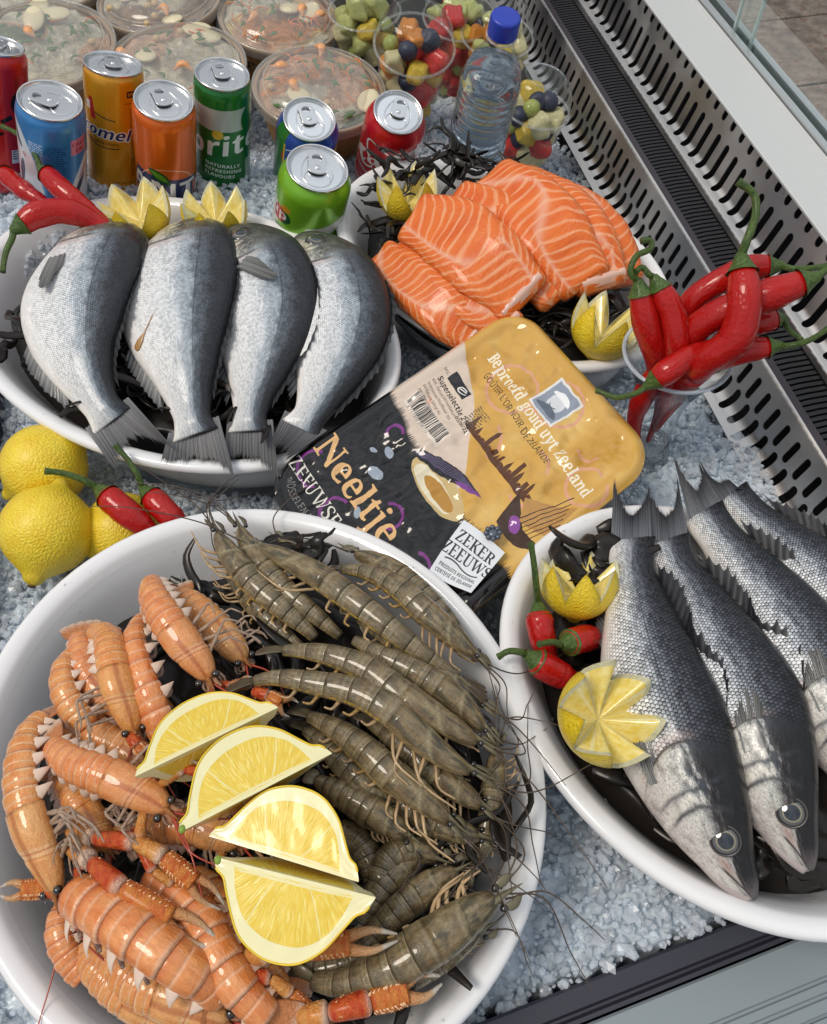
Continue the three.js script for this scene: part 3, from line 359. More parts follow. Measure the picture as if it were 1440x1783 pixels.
fruitCup('clear domed fruit cup leaning partly behind the frontmost tall cup', 'the leftmost fruit cup', A([-.0602, .1, -1.1113]), A([-.0613, 0, -1.1185]), 0.043, 0.105, 3, ['melon', 'honeydew', 'pineapple', 'blueberry', 'melon', 'blueberry', 'grape']);
fruitCup('clear domed fruit cup with watermelon on top beside the kraft bowls', 'the tall domed fruit cup', A([.0013, .11, -1.0095]), A([-.0103, 0, -1.0440]), 0.0455, 0.11, 8, ['melon', 'pineapple', 'orange', 'blueberry', 'melon', 'blueberry', 'watermelon', 'grape', 'blueberry']);
fruitCup('clear fruit cup with red watermelon seen between two other cups', 'the watermelon fruit cup', A([.0573, .09, -1.1180]), A([.0545, -.01, -1.1364]), 0.044, 0.1, 5, ['watermelon', 'watermelon', 'honeydew', 'pineapple', 'watermelon', 'blueberry']);
fruitCup('clear domed fruit cup directly behind the water bottle', 'the fruit cup behind the bottle', A([.1029, .085, -1.0804]), A([.096, -.01, -1.0944]), 0.043, 0.1, 11, ['melon', 'pineapple', 'orange', 'honeydew', 'melon']);
fruitCup('small domed fruit cup with blueberries right of the water bottle', 'the fruit cup right of the bottle', A([.1432, .06, -.9665]), A([.1257, -.03, -.9718]), 0.0405, 0.092, 14, ['melon', 'blueberry', 'pineapple', 'watermelon', 'melon', 'blueberry', 'melon', 'grape']);

// ---------- kraft salad bowls ----------
const kraftTex = (text) => canvasTex(1024, 256, (c, w, h) => { c.fillStyle = '#9a7346'; c.fillRect(0, 0, w, h); for (let i = 0; i < 9000; i++) { c.fillStyle = `rgba(${rnd() < 0.5 ? '70,45,20' : '210,175,125'},${0.18 * rnd()})`; c.fillRect(rnd() * w, rnd() * h, 2 + rnd() * 9, 1 + rnd() * 1.6); } if (text) { c.fillStyle = '#2a1c10'; c.font = 'bold 96px serif'; c.fillText('Kraft', w * 0.4, h * 0.62); } });
const kraftPlain = mat({ map: kraftTex(false), roughness: 0.75 }), kraftPrinted = mat({ map: kraftTex(true), roughness: 0.75 }), kraftRim = mat({ color: rgb(0.36, 0.23, 0.11), roughness: 0.6 });
const lidPlastic = mat({ color: rgb(0.93, 0.92, 0.9), transmission: 0.86, thickness: 0, roughness: 0.1, ior: 1.45 });
const saladMat = mat({ vertexColors: true, roughness: 0.45, clearcoat: 0.3, bumpMap: grain, bumpScale: 0.004 }), leafMat = mat({ color: rgb(0.06, 0.15, 0.025), roughness: 0.5 }), carrotMat = mat({ color: rgb(0.72, 0.2, 0.03), roughness: 0.5 }), beanMat = mat({ color: rgb(0.6, 0.42, 0.2), roughness: 0.5 });
const saladCream = mat({ color: rgb(0.74, 0.66, 0.44), roughness: 0.4, clearcoat: 0.2 }), saladOrange = mat({ color: rgb(0.8, 0.38, 0.16), roughness: 0.4, clearcoat: 0.2 });
function kraftBowl(label, inside, rimPt, R, H, tilt, s, printed, spin, pal, nums) {
  const q = new THREE.Quaternion().setFromEuler(new THREE.Euler(tilt[0], 0, tilt[1])), foot = rimPt.clone().add(V(0, -H, 0).applyQuaternion(q)), g = thing('kraft_bowl', label, 'takeaway bowl', foot, 'kraft paper salad bowls at the back'); g.quaternion.copy(q); origin.set(g, V(0, 0, 0));
  const r0 = R * 0.8, w = lathe([[0, 0.002], [r0 * 0.95, 0.002], [r0, 0], [lerp(r0, R, 0.33), H * 0.33], [lerp(r0, R, 0.66), H * 0.66], [R * 0.985, H - 0.003]], 64), uv = w.attributes.uv, p = w.attributes.position; for (let i = 0; i < uv.count; i++) uv.setY(i, p.getY(i) / H); w.rotateY(Math.PI + spin); local('paper_wall', w, printed ? kraftPrinted : kraftPlain, g);
  local('rolled_rim', new THREE.TorusGeometry(R, 0.0026, 10, 72).rotateX(Math.PI / 2).translate(0, H - 0.002, 0), kraftRim, g);
  const lid = local('clear_lid', lathe([[R + 0.0045, H - 0.009], [R + 0.0045, H + 0.001], [R + 0.001, H + 0.0032], [R - 0.006, H + 0.003], [R - 0.0085, H + 0.006], [R - 0.012, H + 0.0115], [R * 0.7, H + 0.0165], [R * 0.45, H + 0.0185], [0, H + 0.019]], 72), lidPlastic, g);
  local('lid_ridge', flatten([new THREE.TorusGeometry(R - 0.009, 0.0011, 8, 72).rotateX(Math.PI / 2).translate(0, H + 0.007, 0), new THREE.TorusGeometry(R + 0.003, 0.0011, 8, 72).rotateX(Math.PI / 2).translate(0, H + 0.0022, 0)]), lidPlastic, lid);
  const rows = [], col = []; for (let i = 0; i <= 22; i++) { const row = []; for (let j = 0; j < 56; j++) { const a = j / 56 * 6.283, r = i / 22 * R * 0.95, x = Math.cos(a) * r, z = Math.sin(a) * r; row.push(V(x, H - 0.004 + 0.01 * (1 - (r / R) ** 2) + 0.016 * fbm(x * 48 + s, z * 48, s, 4), z)); } rows.push(row); }
  const base = loft(rows, { color: (i, j, p) => { const k = fbm(p.x * 16 + s * 3, p.z * 16 + s, 1, 3), k2 = fbm(p.x * 90, p.z * 90, s, 2); const w = fbm(p.x * 9 + s * 7, p.z * 9 - s * 2, 4, 2) * 2.4 + 0.5 + 0.5 * k, id = Math.min(pal.length - 1, Math.max(0, Math.floor(w * pal.length))); const c = pal[id]; const m = 1 + k2 * 1.2; return [c[0] * m, c[1] * m, c[2] * m]; }, uv: (i, j) => [i / 22 * 3, j / 56 * 9] });
  const sal = thing('salad', inside, 'salad', foot); sal.quaternion.copy(q); origin.set(sal, V(0, 0, 0)); local('filling', base, saladMat, sal);
  const bits = (n, mm, nm, make) => { const l = []; for (let i = 0; i < n; i++) { const a = rr(0, 6.28), r = R * 0.86 * Math.sqrt(rnd()), x = Math.cos(a) * r, z = Math.sin(a) * r; if (fbm(x * 20 + n, z * 20 + s, 5, 2) < -0.05 && rnd() < 0.8) continue; l.push(make().rotateY(rr(0, 6)).translate(x, H + 0.0035 + 0.009 * (1 - (r / R) ** 2) + rr(-0.002, 0.003), z)); } if (l.length) { const m = local(nm, flatten(l), mm, sal); m.userData.kind = 'stuff'; } };
  bits(nums[3] || 3, saladCream, 'egg_pieces', () => new THREE.SphereGeometry(0.014, 14, 9).scale(1.3, 0.3, 0.9).rotateZ(rr(-0.3, 0.3))); bits(nums[4] || 4, saladOrange, 'salmon_pieces', () => tube([V(-0.011, 0, 0), V(0, 0.005, 0.004), V(0.01, 0, -0.002)], (t) => 0.0055 * Math.sin(Math.PI * clamp(t, 0.12, 0.88)), { n: 8, m: 8, flat: 0.7 }));
  bits(nums[0], leafMat, 'herb_leaves', () => tube([V(-0.007, 0, 0), V(0, 0.002, 0.002), V(0.007, 0.0005, -0.001)], (t) => 0.0028 * Math.sin(Math.PI * clamp(t, 0.05, 0.95)), { n: 6, m: 5, flat: 0.3 })); bits(nums[1], carrotMat, 'carrot_shreds', () => tube([V(-0.01, 0, 0), V(0, 0.002, 0.003), V(0.009, 0, 0)], 0.0009, { n: 5, m: 5 })); bits(nums[2], beanMat, 'chickpeas', () => new THREE.SphereGeometry(0.0046, 8, 6).scale(1.1, 0.9, 1));
}
const SC = { cream: [0.8, 0.76, 0.6], egg: [0.8, 0.6, 0.22], green: [0.1, 0.17, 0.04], rice: [0.76, 0.68, 0.5], salmon: [0.76, 0.46, 0.28], brown: [0.34, 0.22, 0.12], orange: [0.78, 0.3, 0.06] };
kraftBowl('kraft paper salad bowl with clear lid behind the red can at the left', 'egg and herb salad under the lid nearest the left edge', A([-.4387, .1, -1.0291]), 0.082, 0.055, [0.1, -0.06], 1, false, 0, [SC.green, SC.salmon, SC.cream, SC.cream, SC.rice], [40, 6, 4]);
kraftBowl('kraft paper salad bowl with clear lid behind the yellow and green cans', 'creamy salad under the lid behind the yellow can', A([-.28, .085, -1.0139]), 0.078, 0.055, [0.08, -0.05], 2, false, 0, [SC.salmon, SC.rice, SC.cream, SC.rice, SC.rice], [22, 8, 3]);
kraftBowl('kraft paper bowl with clear lid at the top behind the middle bowl', 'brown grain salad under the lid at the top centre left', A([-.3234, .09, -1.1591]), 0.075, 0.05, [0.05, 0.02], 3, false, 0, [SC.brown, SC.rice, SC.cream, SC.brown], [4, 4, 10]);
kraftBowl('kraft paper bowl with printed lettering left of the fruit cups', 'orange and green salad under the lid of the printed bowl', A([-.171, .075, -1.1435]), 0.074, 0.058, [0.08, -0.1], 4, true, -0.5, [SC.green, SC.orange, SC.salmon, SC.egg, SC.cream], [30, 30, 0]);
kraftBowl('kraft paper salad bowl directly behind the blue and red cans', 'salmon coloured salad under the lid behind the red cola can', A([-.1101, .075, -.9781]), 0.074, 0.055, [0.1, -0.12], 5, false, 0, [SC.green, SC.cream, SC.salmon, SC.orange, SC.salmon], [34, 20, 3]);
kraftBowl('kraft paper bowl partly out of frame at the top left corner', 'salad under the lid in the top left corner', A([-.4801, .09, -1.2084]), 0.075, 0.05, [0.05, 0], 6, false, 0, [SC.brown, SC.rice, SC.cream], [8, 4, 6]);

// ---------- fish ----------
const lin = (a, b, c) => [a, b, c];
// one skin per species: u from snout to tail root, v from belly (0) to back (1)
function skinMaps(kind) {
  const bass = kind === 'bass', W = 2048, H = 768, NS = bass ? 98 : 125, NV = bass ? 32 : 58, headEnd = bass ? 0.335 : 0.255;
  const stops = bass ? [[-1, lin(0.78, 0.73, 0.67)], [-0.6, lin(0.84, 0.82, 0.8)], [-0.28, lin(0.68, 0.7, 0.72)], [0.0, lin(0.4, 0.43, 0.47)], [0.22, lin(0.14, 0.16, 0.19)], [0.45, lin(0.04, 0.046, 0.06)], [0.75, lin(0.014, 0.016, 0.021)], [1, lin(0.01, 0.011, 0.014)]]
    : [[-1, lin(0.86, 0.82, 0.78)], [-0.5, lin(0.92, 0.92, 0.92)], [0.05, lin(0.74, 0.77, 0.8)], [0.3, lin(0.4, 0.46, 0.52)], [0.52, lin(0.1, 0.12, 0.15)], [0.75, lin(0.024, 0.028, 0.035)], [1, lin(0.014, 0.016, 0.02)]];
  const edge = (rel) => headEnd + (bass ? 0.03 : 0.02) * Math.cos(rel * 2.2) - 0.045 * Math.max(0, -rel) ** 2; // rear edge of the gill cover
  const scale = (t, rel) => { const sy = (rel * 0.92 + 1.2) * NV * 0.5, row = Math.floor(sy), fy = sy - row, sx = t * NS + (row & 1) * 0.5 + 0.08 * N3(t * 30, rel * 10), c = Math.floor(sx), fx = sx - c, arc = fx - (1 - 0.55 * (2 * fy - 1) ** 2); return { r: hash(c, row), e: Math.exp(-((arc + 0.02) ** 2) * 60), body: fx, side: Math.abs(2 * fy - 1) }; };
  const blot = (t, rel, ct, cr, rt, rl) => Math.exp(-(((t - ct) / rt) ** 2) - ((rel - cr) / rl) ** 2);
  const color = (u, v) => {
    const rel = v * 2 - 1, n = fbm(u * 16, rel * 4, 3, 4), n2 = fbm(u * 90, rel * 26, 7, 2), e = edge(rel), soft = 0.004 + 0.05 * ss(0.0, 0.3, rel), head = ss(e + soft, e - soft, u);
    let c = ramp(stops, rel + 0.2 * n + 0.1 * n2);
    const s = scale(u, rel), sk = ss(-0.9, -0.4, rel) * (1 - head), k = 1 + sk * (bass ? 1 : 0.6) * ((s.r - 0.5) * 0.7 + (0.5 - s.body) * 0.55 - s.e * 0.75) + 0.22 * n2; c = c.map((x) => x * k); if (!bass) { const wv = fbm(u * 46 + 2 * N3(rel * 30, u * 9), rel * 9, 51, 3); c = c.map((x) => x * (1 + 0.34 * wv * (1 - head))); }
    if (sk > 0.1 && rel > 0 && s.r > 0.4) { const gl = sk * ss(0.1, 0.4, s.body) * ss(0.85, 0.5, s.body) * (1 - s.side) * (bass ? 0.07 : 0.06) * ss(1.1, 0.2, rel) * (0.4 + 1.2 * clamp(0.5 + 2 * n)); c = [c[0] + gl, c[1] + gl * 1.04, c[2] + gl * 1.1]; }
    const lat = (bass ? 0.16 : 0.42) + (bass ? 0.16 : 0.18) * (1 - u) ** 2; c = c.map((x) => x * (1 - 0.45 * Math.exp(-(((rel - lat) / 0.014) ** 2)) * (1 - head)));
    if (head > 0) { // head: silvery cheek with dark flecks, dark crown, pink jaw
      const hx = u / e, fl = fbm(u * 210, rel * 40, 12, 2), br = fbm(u * 34, rel * 9, 21, 4), fine = fbm(u * 120, rel * 30, 31, 2);
      let h = ramp(bass ? [[-1, lin(0.66, 0.58, 0.54)], [-0.55, lin(0.68, 0.63, 0.59)], [-0.15, lin(0.66, 0.65, 0.6)], [0.05, lin(0.42, 0.42, 0.41)], [0.2, lin(0.06, 0.058, 0.06)], [0.34, lin(0.016, 0.016, 0.018)], [1, lin(0.012, 0.012, 0.014)]] : [[-1, lin(0.64, 0.58, 0.52)], [-0.3, lin(0.66, 0.62, 0.56)], [0.0, lin(0.42, 0.42, 0.36)], [0.25, lin(0.13, 0.135, 0.11)], [1, lin(0.045, 0.045, 0.038)]], rel + 0.42 * br + (bass ? 0.28 * ss(0.42, 0.1, hx) : 0.1 * ss(0.5, 0.1, hx)));
      if (hx > 0.3 && fl > 0.1) h = h.map((x) => x * lerp(1, 0.25, clamp((fl - 0.1) * 7) * (0.35 + 0.65 * ss(-0.7, 0.1, rel))));
      const wob = 0.02 * fbm(rel * 5, u * 20, 41, 2), pre = hx - (0.63 - 0.08 * rel + wob), op = hx - (0.78 - 0.05 * Math.cos(rel * 3) + wob), edgeFade = ss(0.85, 0.4, Math.abs(rel + 0.1));
      h = mix3(h, lin(0.045, 0.045, 0.055), 0.9 * Math.exp(-((pre / 0.018) ** 2)) * edgeFade); h = mix3(h, lin(0.86, 0.82, 0.72), 0.6 * Math.exp(-(((pre - 0.045) / 0.022) ** 2)) * ss(0.2, -0.1, rel)); h = mix3(h, lin(0.05, 0.052, 0.065), 0.75 * Math.exp(-((op / 0.014) ** 2)) * edgeFade);
      if (hx > 0.66) { const blue = clamp(0.4 + 2.4 * br) * ss(-0.35, 0.1, rel) * ss(0.3, 0.12, rel); h = mix3(h, lin(0.06, 0.075, 0.1), 0.8 * blue); h = mix3(h, lin(0.03, 0.025, 0.03), 0.9 * blot(hx, rel, 0.87, 0.08, 0.03, 0.06)); }
      h = mix3(h, lin(0.045, 0.036, 0.036), 0.85 * blot(hx, rel, bass ? 0.44 : 0.47, bass ? 0.1 : 0.34, 0.13, 0.2)); h = mix3(h, lin(0.4, 0.24, 0.21), 0.8 * blot(hx, rel, 0.27, -0.22, 0.1, 0.13)); h = mix3(h, lin(0.2, 0.17, 0.17), 0.6 * ss(0.2, 0.03, hx)); if (!bass) h = mix3(h, lin(0.62, 0.52, 0.26), 0.5 * blot(hx, rel, 0.62, -0.3, 0.14, 0.28));
      const mouth = Math.exp(-(((rel + 0.05 + hx * 1.15) / 0.045) ** 2)) * ss(0.34, 0.24, hx); h = mix3(h, lin(0.02, 0.013, 0.013), mouth * 0.95); h = h.map((x) => clamp(x * (1 + 0.5 * fine) * (1 - 0.5 * clamp(2.2 * fbm(u * 26, rel * 7, 61, 3)))));
      c = mix3(c, h, head);
    }
    c = mix3(c, lin(0.035, 0.03, 0.033), 0.92 * Math.exp(-(((u - e) / 0.0045) ** 2)) * ss(0.8, 0.45, Math.abs(rel + 0.1)) * ss(0.4, 0.1, rel)); c = mix3(c, lin(0.55, 0.4, 0.37), 0.55 * Math.exp(-(((u - e - 0.014) / 0.011) ** 2)) * ss(0.85, 0.3, Math.abs(rel + 0.35)));
    return c;
  };
  const bump = (u, v) => { const rel = v * 2 - 1, e = edge(rel), head = ss(e + 0.003, e - 0.003, u), s = scale(u, rel); return 0.35 + 0.18 * head + (1 - head) * ss(-1, -0.5, rel) * (0.22 * s.body - 0.28 * s.e - 0.12 * s.side * s.side) + 0.1 * fbm(u * 60, rel * 16, 21, 3) * (0.4 + head) - 0.2 * Math.exp(-(((u - e + 0.105 + 0.03 * rel) / 0.006) ** 2)) * head; };
  return { map: colorTex(W, H, color), bump: greyTex(W, H, bump) };
}
const skins = { bass: skinMaps('bass'), bream: skinMaps('bream') };
const skinMat = (k) => mat({ map: skins[k].map, bumpMap: skins[k].bump, bumpScale: k === 'bass' ? 0.0018 : 0.0014, roughness: 0.4, metalness: 0.05, clearcoat: 0.35, clearcoatRoughness: 0.13, specularIntensity: 0.5 });
const skinOf = { bass: skinMat('bass'), bream: skinMat('bream') };
const BODY = { // t, back, belly, half thickness (shares of the body depth / length-independent)
  bass: [[0, 0.04, 0.05, 0.05], [0.03, 0.1, 0.13, 0.11], [0.1, 0.19, 0.25, 0.2], [0.2, 0.32, 0.38, 0.28], [0.32, 0.43, 0.48, 0.33], [0.45, 0.48, 0.53, 0.36], [0.6, 0.42, 0.45, 0.32], [0.75, 0.31, 0.32, 0.23], [0.88, 0.22, 0.22, 0.14], [0.97, 0.22, 0.22, 0.09], [1, 0.24, 0.24, 0.03]],
  bream: [[0, 0.06, 0.08, 0.07], [0.04, 0.19, 0.16, 0.13], [0.12, 0.36, 0.28, 0.18], [0.22, 0.48, 0.4, 0.205], [0.36, 0.53, 0.49, 0.21], [0.5, 0.51, 0.5, 0.2], [0.65, 0.41, 0.41, 0.165], [0.8, 0.25, 0.25, 0.13], [0.92, 0.15, 0.15, 0.085], [0.97, 0.155, 0.155, 0.065], [1, 0.18, 0.18, 0.02]],
};
const finMat = mat({ vertexColors: true, roughness: 0.4, clearcoat: 0.3, transmission: 0.12 });
// a fin: rays run from base points to tip points
function fin(base, tip, rays, c0, c1, { bow = V(0, 0, 0), rag = 0.1, nrm = UP, rough = 0.0008, fork = 0 } = {}) {
  const cb = curveOf(base), ct = curveOf(tip), K = rays * 4, rows = [], n = 10, jit = Array.from({ length: rays + 1 }, () => 1 - rag * rnd());
  for (let i = 0; i <= n; i++) { const s = i / n, row = []; for (let k = 0; k <= K; k++) { const q = k / K, ray = k / 4, f = ray - Math.floor(ray), j = lerp(jit[Math.floor(ray)], jit[Math.min(rays, Math.floor(ray) + 1)], f) * (1 - rag * 0.8 * Math.sin(Math.PI * f)) * (1 - fork * Math.sin(Math.PI * q)), a = cb.getPoint(q), b = ct.getPoint(q); row.push(a.lerp(b, s * j).addScaledVector(bow, s * s).addScaledVector(nrm, rough * (Math.cos(ray * Math.PI * 2) + 1.4 * Math.sin(ray * 1.9 + s * 2)))); } rows.push(row); }
  return loft(rows, { closed: false, color: (i, k) => { const ray = 0.5 + 0.5 * Math.cos(k / 4 * Math.PI * 2), c = mix3(c0, c1, i / n), m = (0.6 + 0.55 * ray) * (0.75 + 0.5 * hash(Math.floor(k / 4), 7)) * (0.9 + 0.2 * hash(k, i)); return c.map((x) => x * m); } });
}
const eyeWhite = mat({ vertexColors: true, roughness: 0.08, clearcoat: 1, clearcoatRoughness: 0.03 });
function eyeGeo(p, out, r) { // bulging disc: dark socket, pale gold ring, blue-black pupil
  const rows = [], bx = V(0, 0, 0).crossVectors(out, V(0.3, 0.2, 1)).normalize(), by = V(0, 0, 0).crossVectors(out, bx), n = 14;
  for (let i = 0; i <= n; i++) { const q = i / n, a = q * 1.5, row = []; for (let j = 0; j < 28; j++) { const w = j / 28 * 6.283; row.push(p.clone().addScaledVector(bx, Math.cos(w) * r * Math.sin(a)).addScaledVector(by, Math.sin(w) * r * Math.sin(a)).addScaledVector(out, r * 0.34 * Math.cos(a))); } rows.push(row); }
  return loft(rows, { color: (i) => i < 6 ? [0.014, 0.02, 0.032] : i < 7 ? [0.3, 0.27, 0.17] : i < 10 ? [0.085, 0.085, 0.09] : [0.03, 0.027, 0.027] });
}
function makeFish(kind, name, label, group, spinePts, depth, dorsalHint, flankUp, tailTips, opts = {}) {
  const c = curveOf(spinePts), P = BODY[kind], NL = 132, NA = 40, rows = [], frames = [], thick = opts.thick || 1;
  for (let i = 0; i <= NL; i++) { const t = i / NL, p = c.getPointAt(t), T = c.getTangentAt(t), fl = flankUp.clone().addScaledVector(T, -flankUp.dot(T)).normalize(), d = V(0, 0, 0).crossVectors(T, fl).normalize(); if (d.dot(dorsalHint) < 0) d.negate(); frames.push({ p, T, fl, d });
    const k = 0.02, D = table(P, t, 1) * depth, B = table(P, t, 2) * depth, H = table(P, t, 3) * depth * thick, row = [];
    for (let j = 0; j < NA; j++) { const a = j / NA * Math.PI * 2, ca = Math.cos(a), sa = Math.sin(a), z = (ca > 0 ? D : B) * Math.sign(ca) * Math.abs(ca) ** 1.05, rel = ca, eg = (kind === 'bass' ? 0.335 : 0.255) + (kind === 'bass' ? 0.03 : 0.02) * Math.cos(rel * 2.2) - 0.045 * Math.max(0, -rel) ** 2, pg = eg - (kind === 'bass' ? 0.13 : 0.105) - 0.03 * rel, plate = 1 + 0.075 * ss(eg + 0.004, eg - 0.006, t) * ss(0.12, 0.3, t) + 0.035 * ss(pg + 0.005, pg - 0.006, t) * ss(0.05, 0.15, t), y = H * plate * Math.sign(sa) * Math.abs(sa) ** 0.86; row.push(p.clone().addScaledVector(d, z).addScaledVector(fl, y)); } rows.push(row); }
  const g = thing(name, label, 'fish', frames[66].p.clone().addScaledVector(UP, -0.02), group);
  part('body', loft(rows, { uv: (i, j) => [i / NL, 0.5 + 0.5 * Math.cos(j / NA * Math.PI * 2) * 0.985], capStart: true, capEnd: true }), skinOf[kind], g);
  const on = (t, rel, lift = 0) => { const f = frames[Math.round(t * NL)], D = table(P, t, rel > 0 ? 1 : 2) * depth, H = table(P, t, 3) * depth * thick; return f.p.clone().addScaledVector(f.d, D * rel).addScaledVector(f.fl, H * Math.sqrt(Math.max(0, 1 - rel * rel)) ** 0.86 + lift); };
  const dark = kind === 'bass' ? [0.025, 0.026, 0.032] : [0.05, 0.053, 0.058], pale = kind === 'bass' ? [0.2, 0.21, 0.23] : [0.34, 0.34, 0.34];
  const e = frames[NL], tb = [-1, -0.5, 0, 0.5, 1].map((k) => e.p.clone().addScaledVector(e.d, k * depth * 0.2).addScaledVector(e.T, -0.011));
  part('tail_fin', fin(tb, tailTips.map((q, i) => tb[i].clone().addScaledVector(A(q).sub(tb[i]), kind === 'bass' ? 1.42 : 1.26)), 52, kind === 'bass' ? [0.3, 0.32, 0.36] : [0.3, 0.3, 0.31], kind === 'bass' ? [0.012, 0.012, 0.016] : [0.1, 0.1, 0.105], { rag: kind === 'bass' ? 0.12 : 0.18, nrm: e.fl, rough: 0.00028, fork: kind === 'bass' ? 0.22 : 0.16 }), finMat, g);
  if (opts.dorsal !== false) { const [a, b] = kind === 'bass' ? [0.36, 0.84] : [0.28, 0.86], bs = [], ts = []; for (let i = 0; i <= 8; i++) { const t = lerp(a, b, i / 8), f = frames[Math.round(t * NL)], D = table(P, t, 1) * depth, q = i / 8; const hgt = depth * (kind === 'bass' ? 0.16 * Math.sin(Math.PI * clamp(q * 1.9, 0, 1)) + 0.14 * Math.sin(Math.PI * clamp(q * 2 - 1, 0, 1)) + 0.02 : 0.035 * Math.sin(Math.PI * (0.1 + 0.85 * q)) + 0.012); bs.push(f.p.clone().addScaledVector(f.d, D * 0.94)); ts.push(f.p.clone().addScaledVector(f.d, D * 0.97 + hgt).addScaledVector(f.T, 0.018).addScaledVector(f.fl, 0.006 * (opts.lean || 1))); } part('dorsal_fin', fin(bs, ts, 18, dark, dark, { rag: 0.3, nrm: frames[62].fl, rough: 0.0002 }), finMat, g); }
  { const bs = [], ts = []; for (let i = 0; i <= 5; i++) { const t = lerp(kind === 'bass' ? 0.66 : 0.62, 0.84, i / 5), f = frames[Math.round(t * NL)], B = table(P, t, 2) * depth; bs.push(f.p.clone().addScaledVector(f.d, -B * 0.95)); ts.push(f.p.clone().addScaledVector(f.d, -B - depth * 0.055 * Math.sin(Math.PI * (0.2 + 0.7 * i / 5))).addScaledVector(f.T, 0.016)); } part('anal_fin', fin(bs, ts, 10, pale, dark, { rag: 0.12, nrm: frames[94].fl, rough: 0.0004 }), finMat, g); }
  if (opts.pectoral) { const [t, rel, len, swing] = opts.pectoral, f = frames[Math.round(t * NL)], o = on(t, rel, 0.001), dirv = f.T.clone().multiplyScalar(Math.cos(swing)).addScaledVector(f.d, Math.sin(swing)), side = V(0, 0, 0).crossVectors(dirv, f.fl).normalize(); const bs = [-1, 0, 1].map((k) => o.clone().addScaledVector(side, k * len * 0.13)), ts = [-1, -0.5, 0, 0.5, 1].map((k) => o.clone().addScaledVector(dirv, len * (1 - (kind === 'bass' ? 0.38 : 0.55) * Math.abs(k - 0.25))).addScaledVector(side, k * len * (kind === 'bass' ? 0.2 : 0.15)).addScaledVector(f.fl, 0.004)); part('pectoral_fin', fin(bs, ts, 12, [0.26, 0.265, 0.26], [0.12, 0.12, 0.115], { rag: 0.07, nrm: f.fl, bow: f.fl.clone().multiplyScalar(-0.003), rough: 0.0003 }), finMat, g); }
  if (opts.eye !== false) { const [t, rel, r] = kind === 'bass' ? [0.155, 0.12, 0.0086] : [0.14, 0.2, 0.0095], p = on(t, rel, kind === 'bass' ? -0.0006 : -0.001), f = frames[Math.round(t * NL)], out = f.fl.clone().addScaledVector(f.d, kind === 'bass' ? 0.12 : 0.35).normalize(); const ey = part('eye', eyeGeo(p, out, r), eyeWhite, g); const ringPts = Array.from({ length: 20 }, (_, i) => { const w = i / 20 * 6.283; return p.clone().addScaledVector(f.T, Math.cos(w) * r * 0.98).addScaledVector(f.d, Math.sin(w) * r * 0.98).addScaledVector(f.fl, 0.001); }); part('eyelid', new THREE.TubeGeometry(new THREE.CatmullRomCurve3(ringPts, true), 40, 0.0008, 6, true), mat({ color: rgb(0.05, 0.045, 0.045), roughness: 0.3, clearcoat: 0.3 }), ey); }
  if (opts.stain) part('rusty_stain', tube([on(0.6, -0.3, 0.0003), on(0.635, -0.5, 0.0006), on(0.66, -0.68, 0.0006), on(0.675, -0.86, 0.0002)], (t) => 0.0005 + 0.0035 * ss(0.45, 0.85, t) * (t > 0.97 ? 0.5 : 1), { n: 20, m: 8, flat: 0.3, up: frames[84].fl }), mat({ color: rgb(0.4, 0.22, 0.08), roughness: 0.4, clearcoat: 0.3 }), g, 'rusty brown stain on the belly');
  if (opts.mouth) part('lower_jaw', tube([on(0.004, -0.55, -0.001), on(0.03, -0.72, -0.0015), on(0.07, -0.84, -0.002), on(0.11, -0.9, -0.003)], (t) => 0.0034 * (1 - 0.5 * t), { n: 12, m: 10 }), mat({ color: rgb(0.4, 0.34, 0.33), roughness: 0.35, clearcoat: 0.2 }), g);
  return g;
}
const E1 = V(1, 0.15, 0.12), grpBream = 'sea breams in the oval bowl', grpBass = 'sea bass in the right bowl';
makeFish('bream', 'sea_bream', 'sea bream at the left end of its row, belly bulging over the bowl edge', grpBream, [[-.2965, .062, -.7357], [-.3039, .078, -.6945], [-.304, .09, -.634], [-.3003, .092, -.5818], [-.2894, .085, -.5355], [-.2706, .075, -.4979], [-.2534, .07, -.4733]], 0.112, E1, V(-0.22, 1, 0.3), [[-.2445, .066, -.4271], [-.2432, .064, -.4418], [-.2318, .066, -.4548], [-.2073, .072, -.4487], [-.1927, .078, -.4367]], { eye: false, pectoral: [0.36, -0.3, 0.066, 0.05] });
makeFish('bream', 'sea_bream', 'sea bream second from the left with a rusty stain on its belly', grpBream, [[-.2256, .062, -.7329], [-.2228, .08, -.6894], [-.2152, .093, -.6226], [-.2065, .093, -.5661], [-.1961, .086, -.5208], [-.1871, .077, -.4831], [-.1804, .074, -.4556]], 0.112, E1, V(-0.2, 1, 0.3), [[-.206, .068, -.435], [-.1927, .064, -.4346], [-.1771, .064, -.4346], [-.1596, .066, -.4295], [-.1444, .07, -.4182]], { eye: false, stain: true });
makeFish('bream', 'sea_bream', 'sea bream second from the right with its pale mouth and eye showing', grpBream, [[-.1876, .082, -.68], [-.1725, .086, -.6801], [-.1496, .092, -.6396], [-.133, .093, -.5807], [-.132, .086, -.5345], [-.1361, .077, -.4895], [-.1374, .073, -.4601]], 0.1, E1, V(-0.18, 1, 0.32), [[-.155, .068, -.441], [-.144, .066, -.4366], [-.1337, .064, -.4346], [-.122, .066, -.4295], [-.1092, .07, -.4182]], { pectoral: [0.3, -0.1, 0.06, 0.55] });
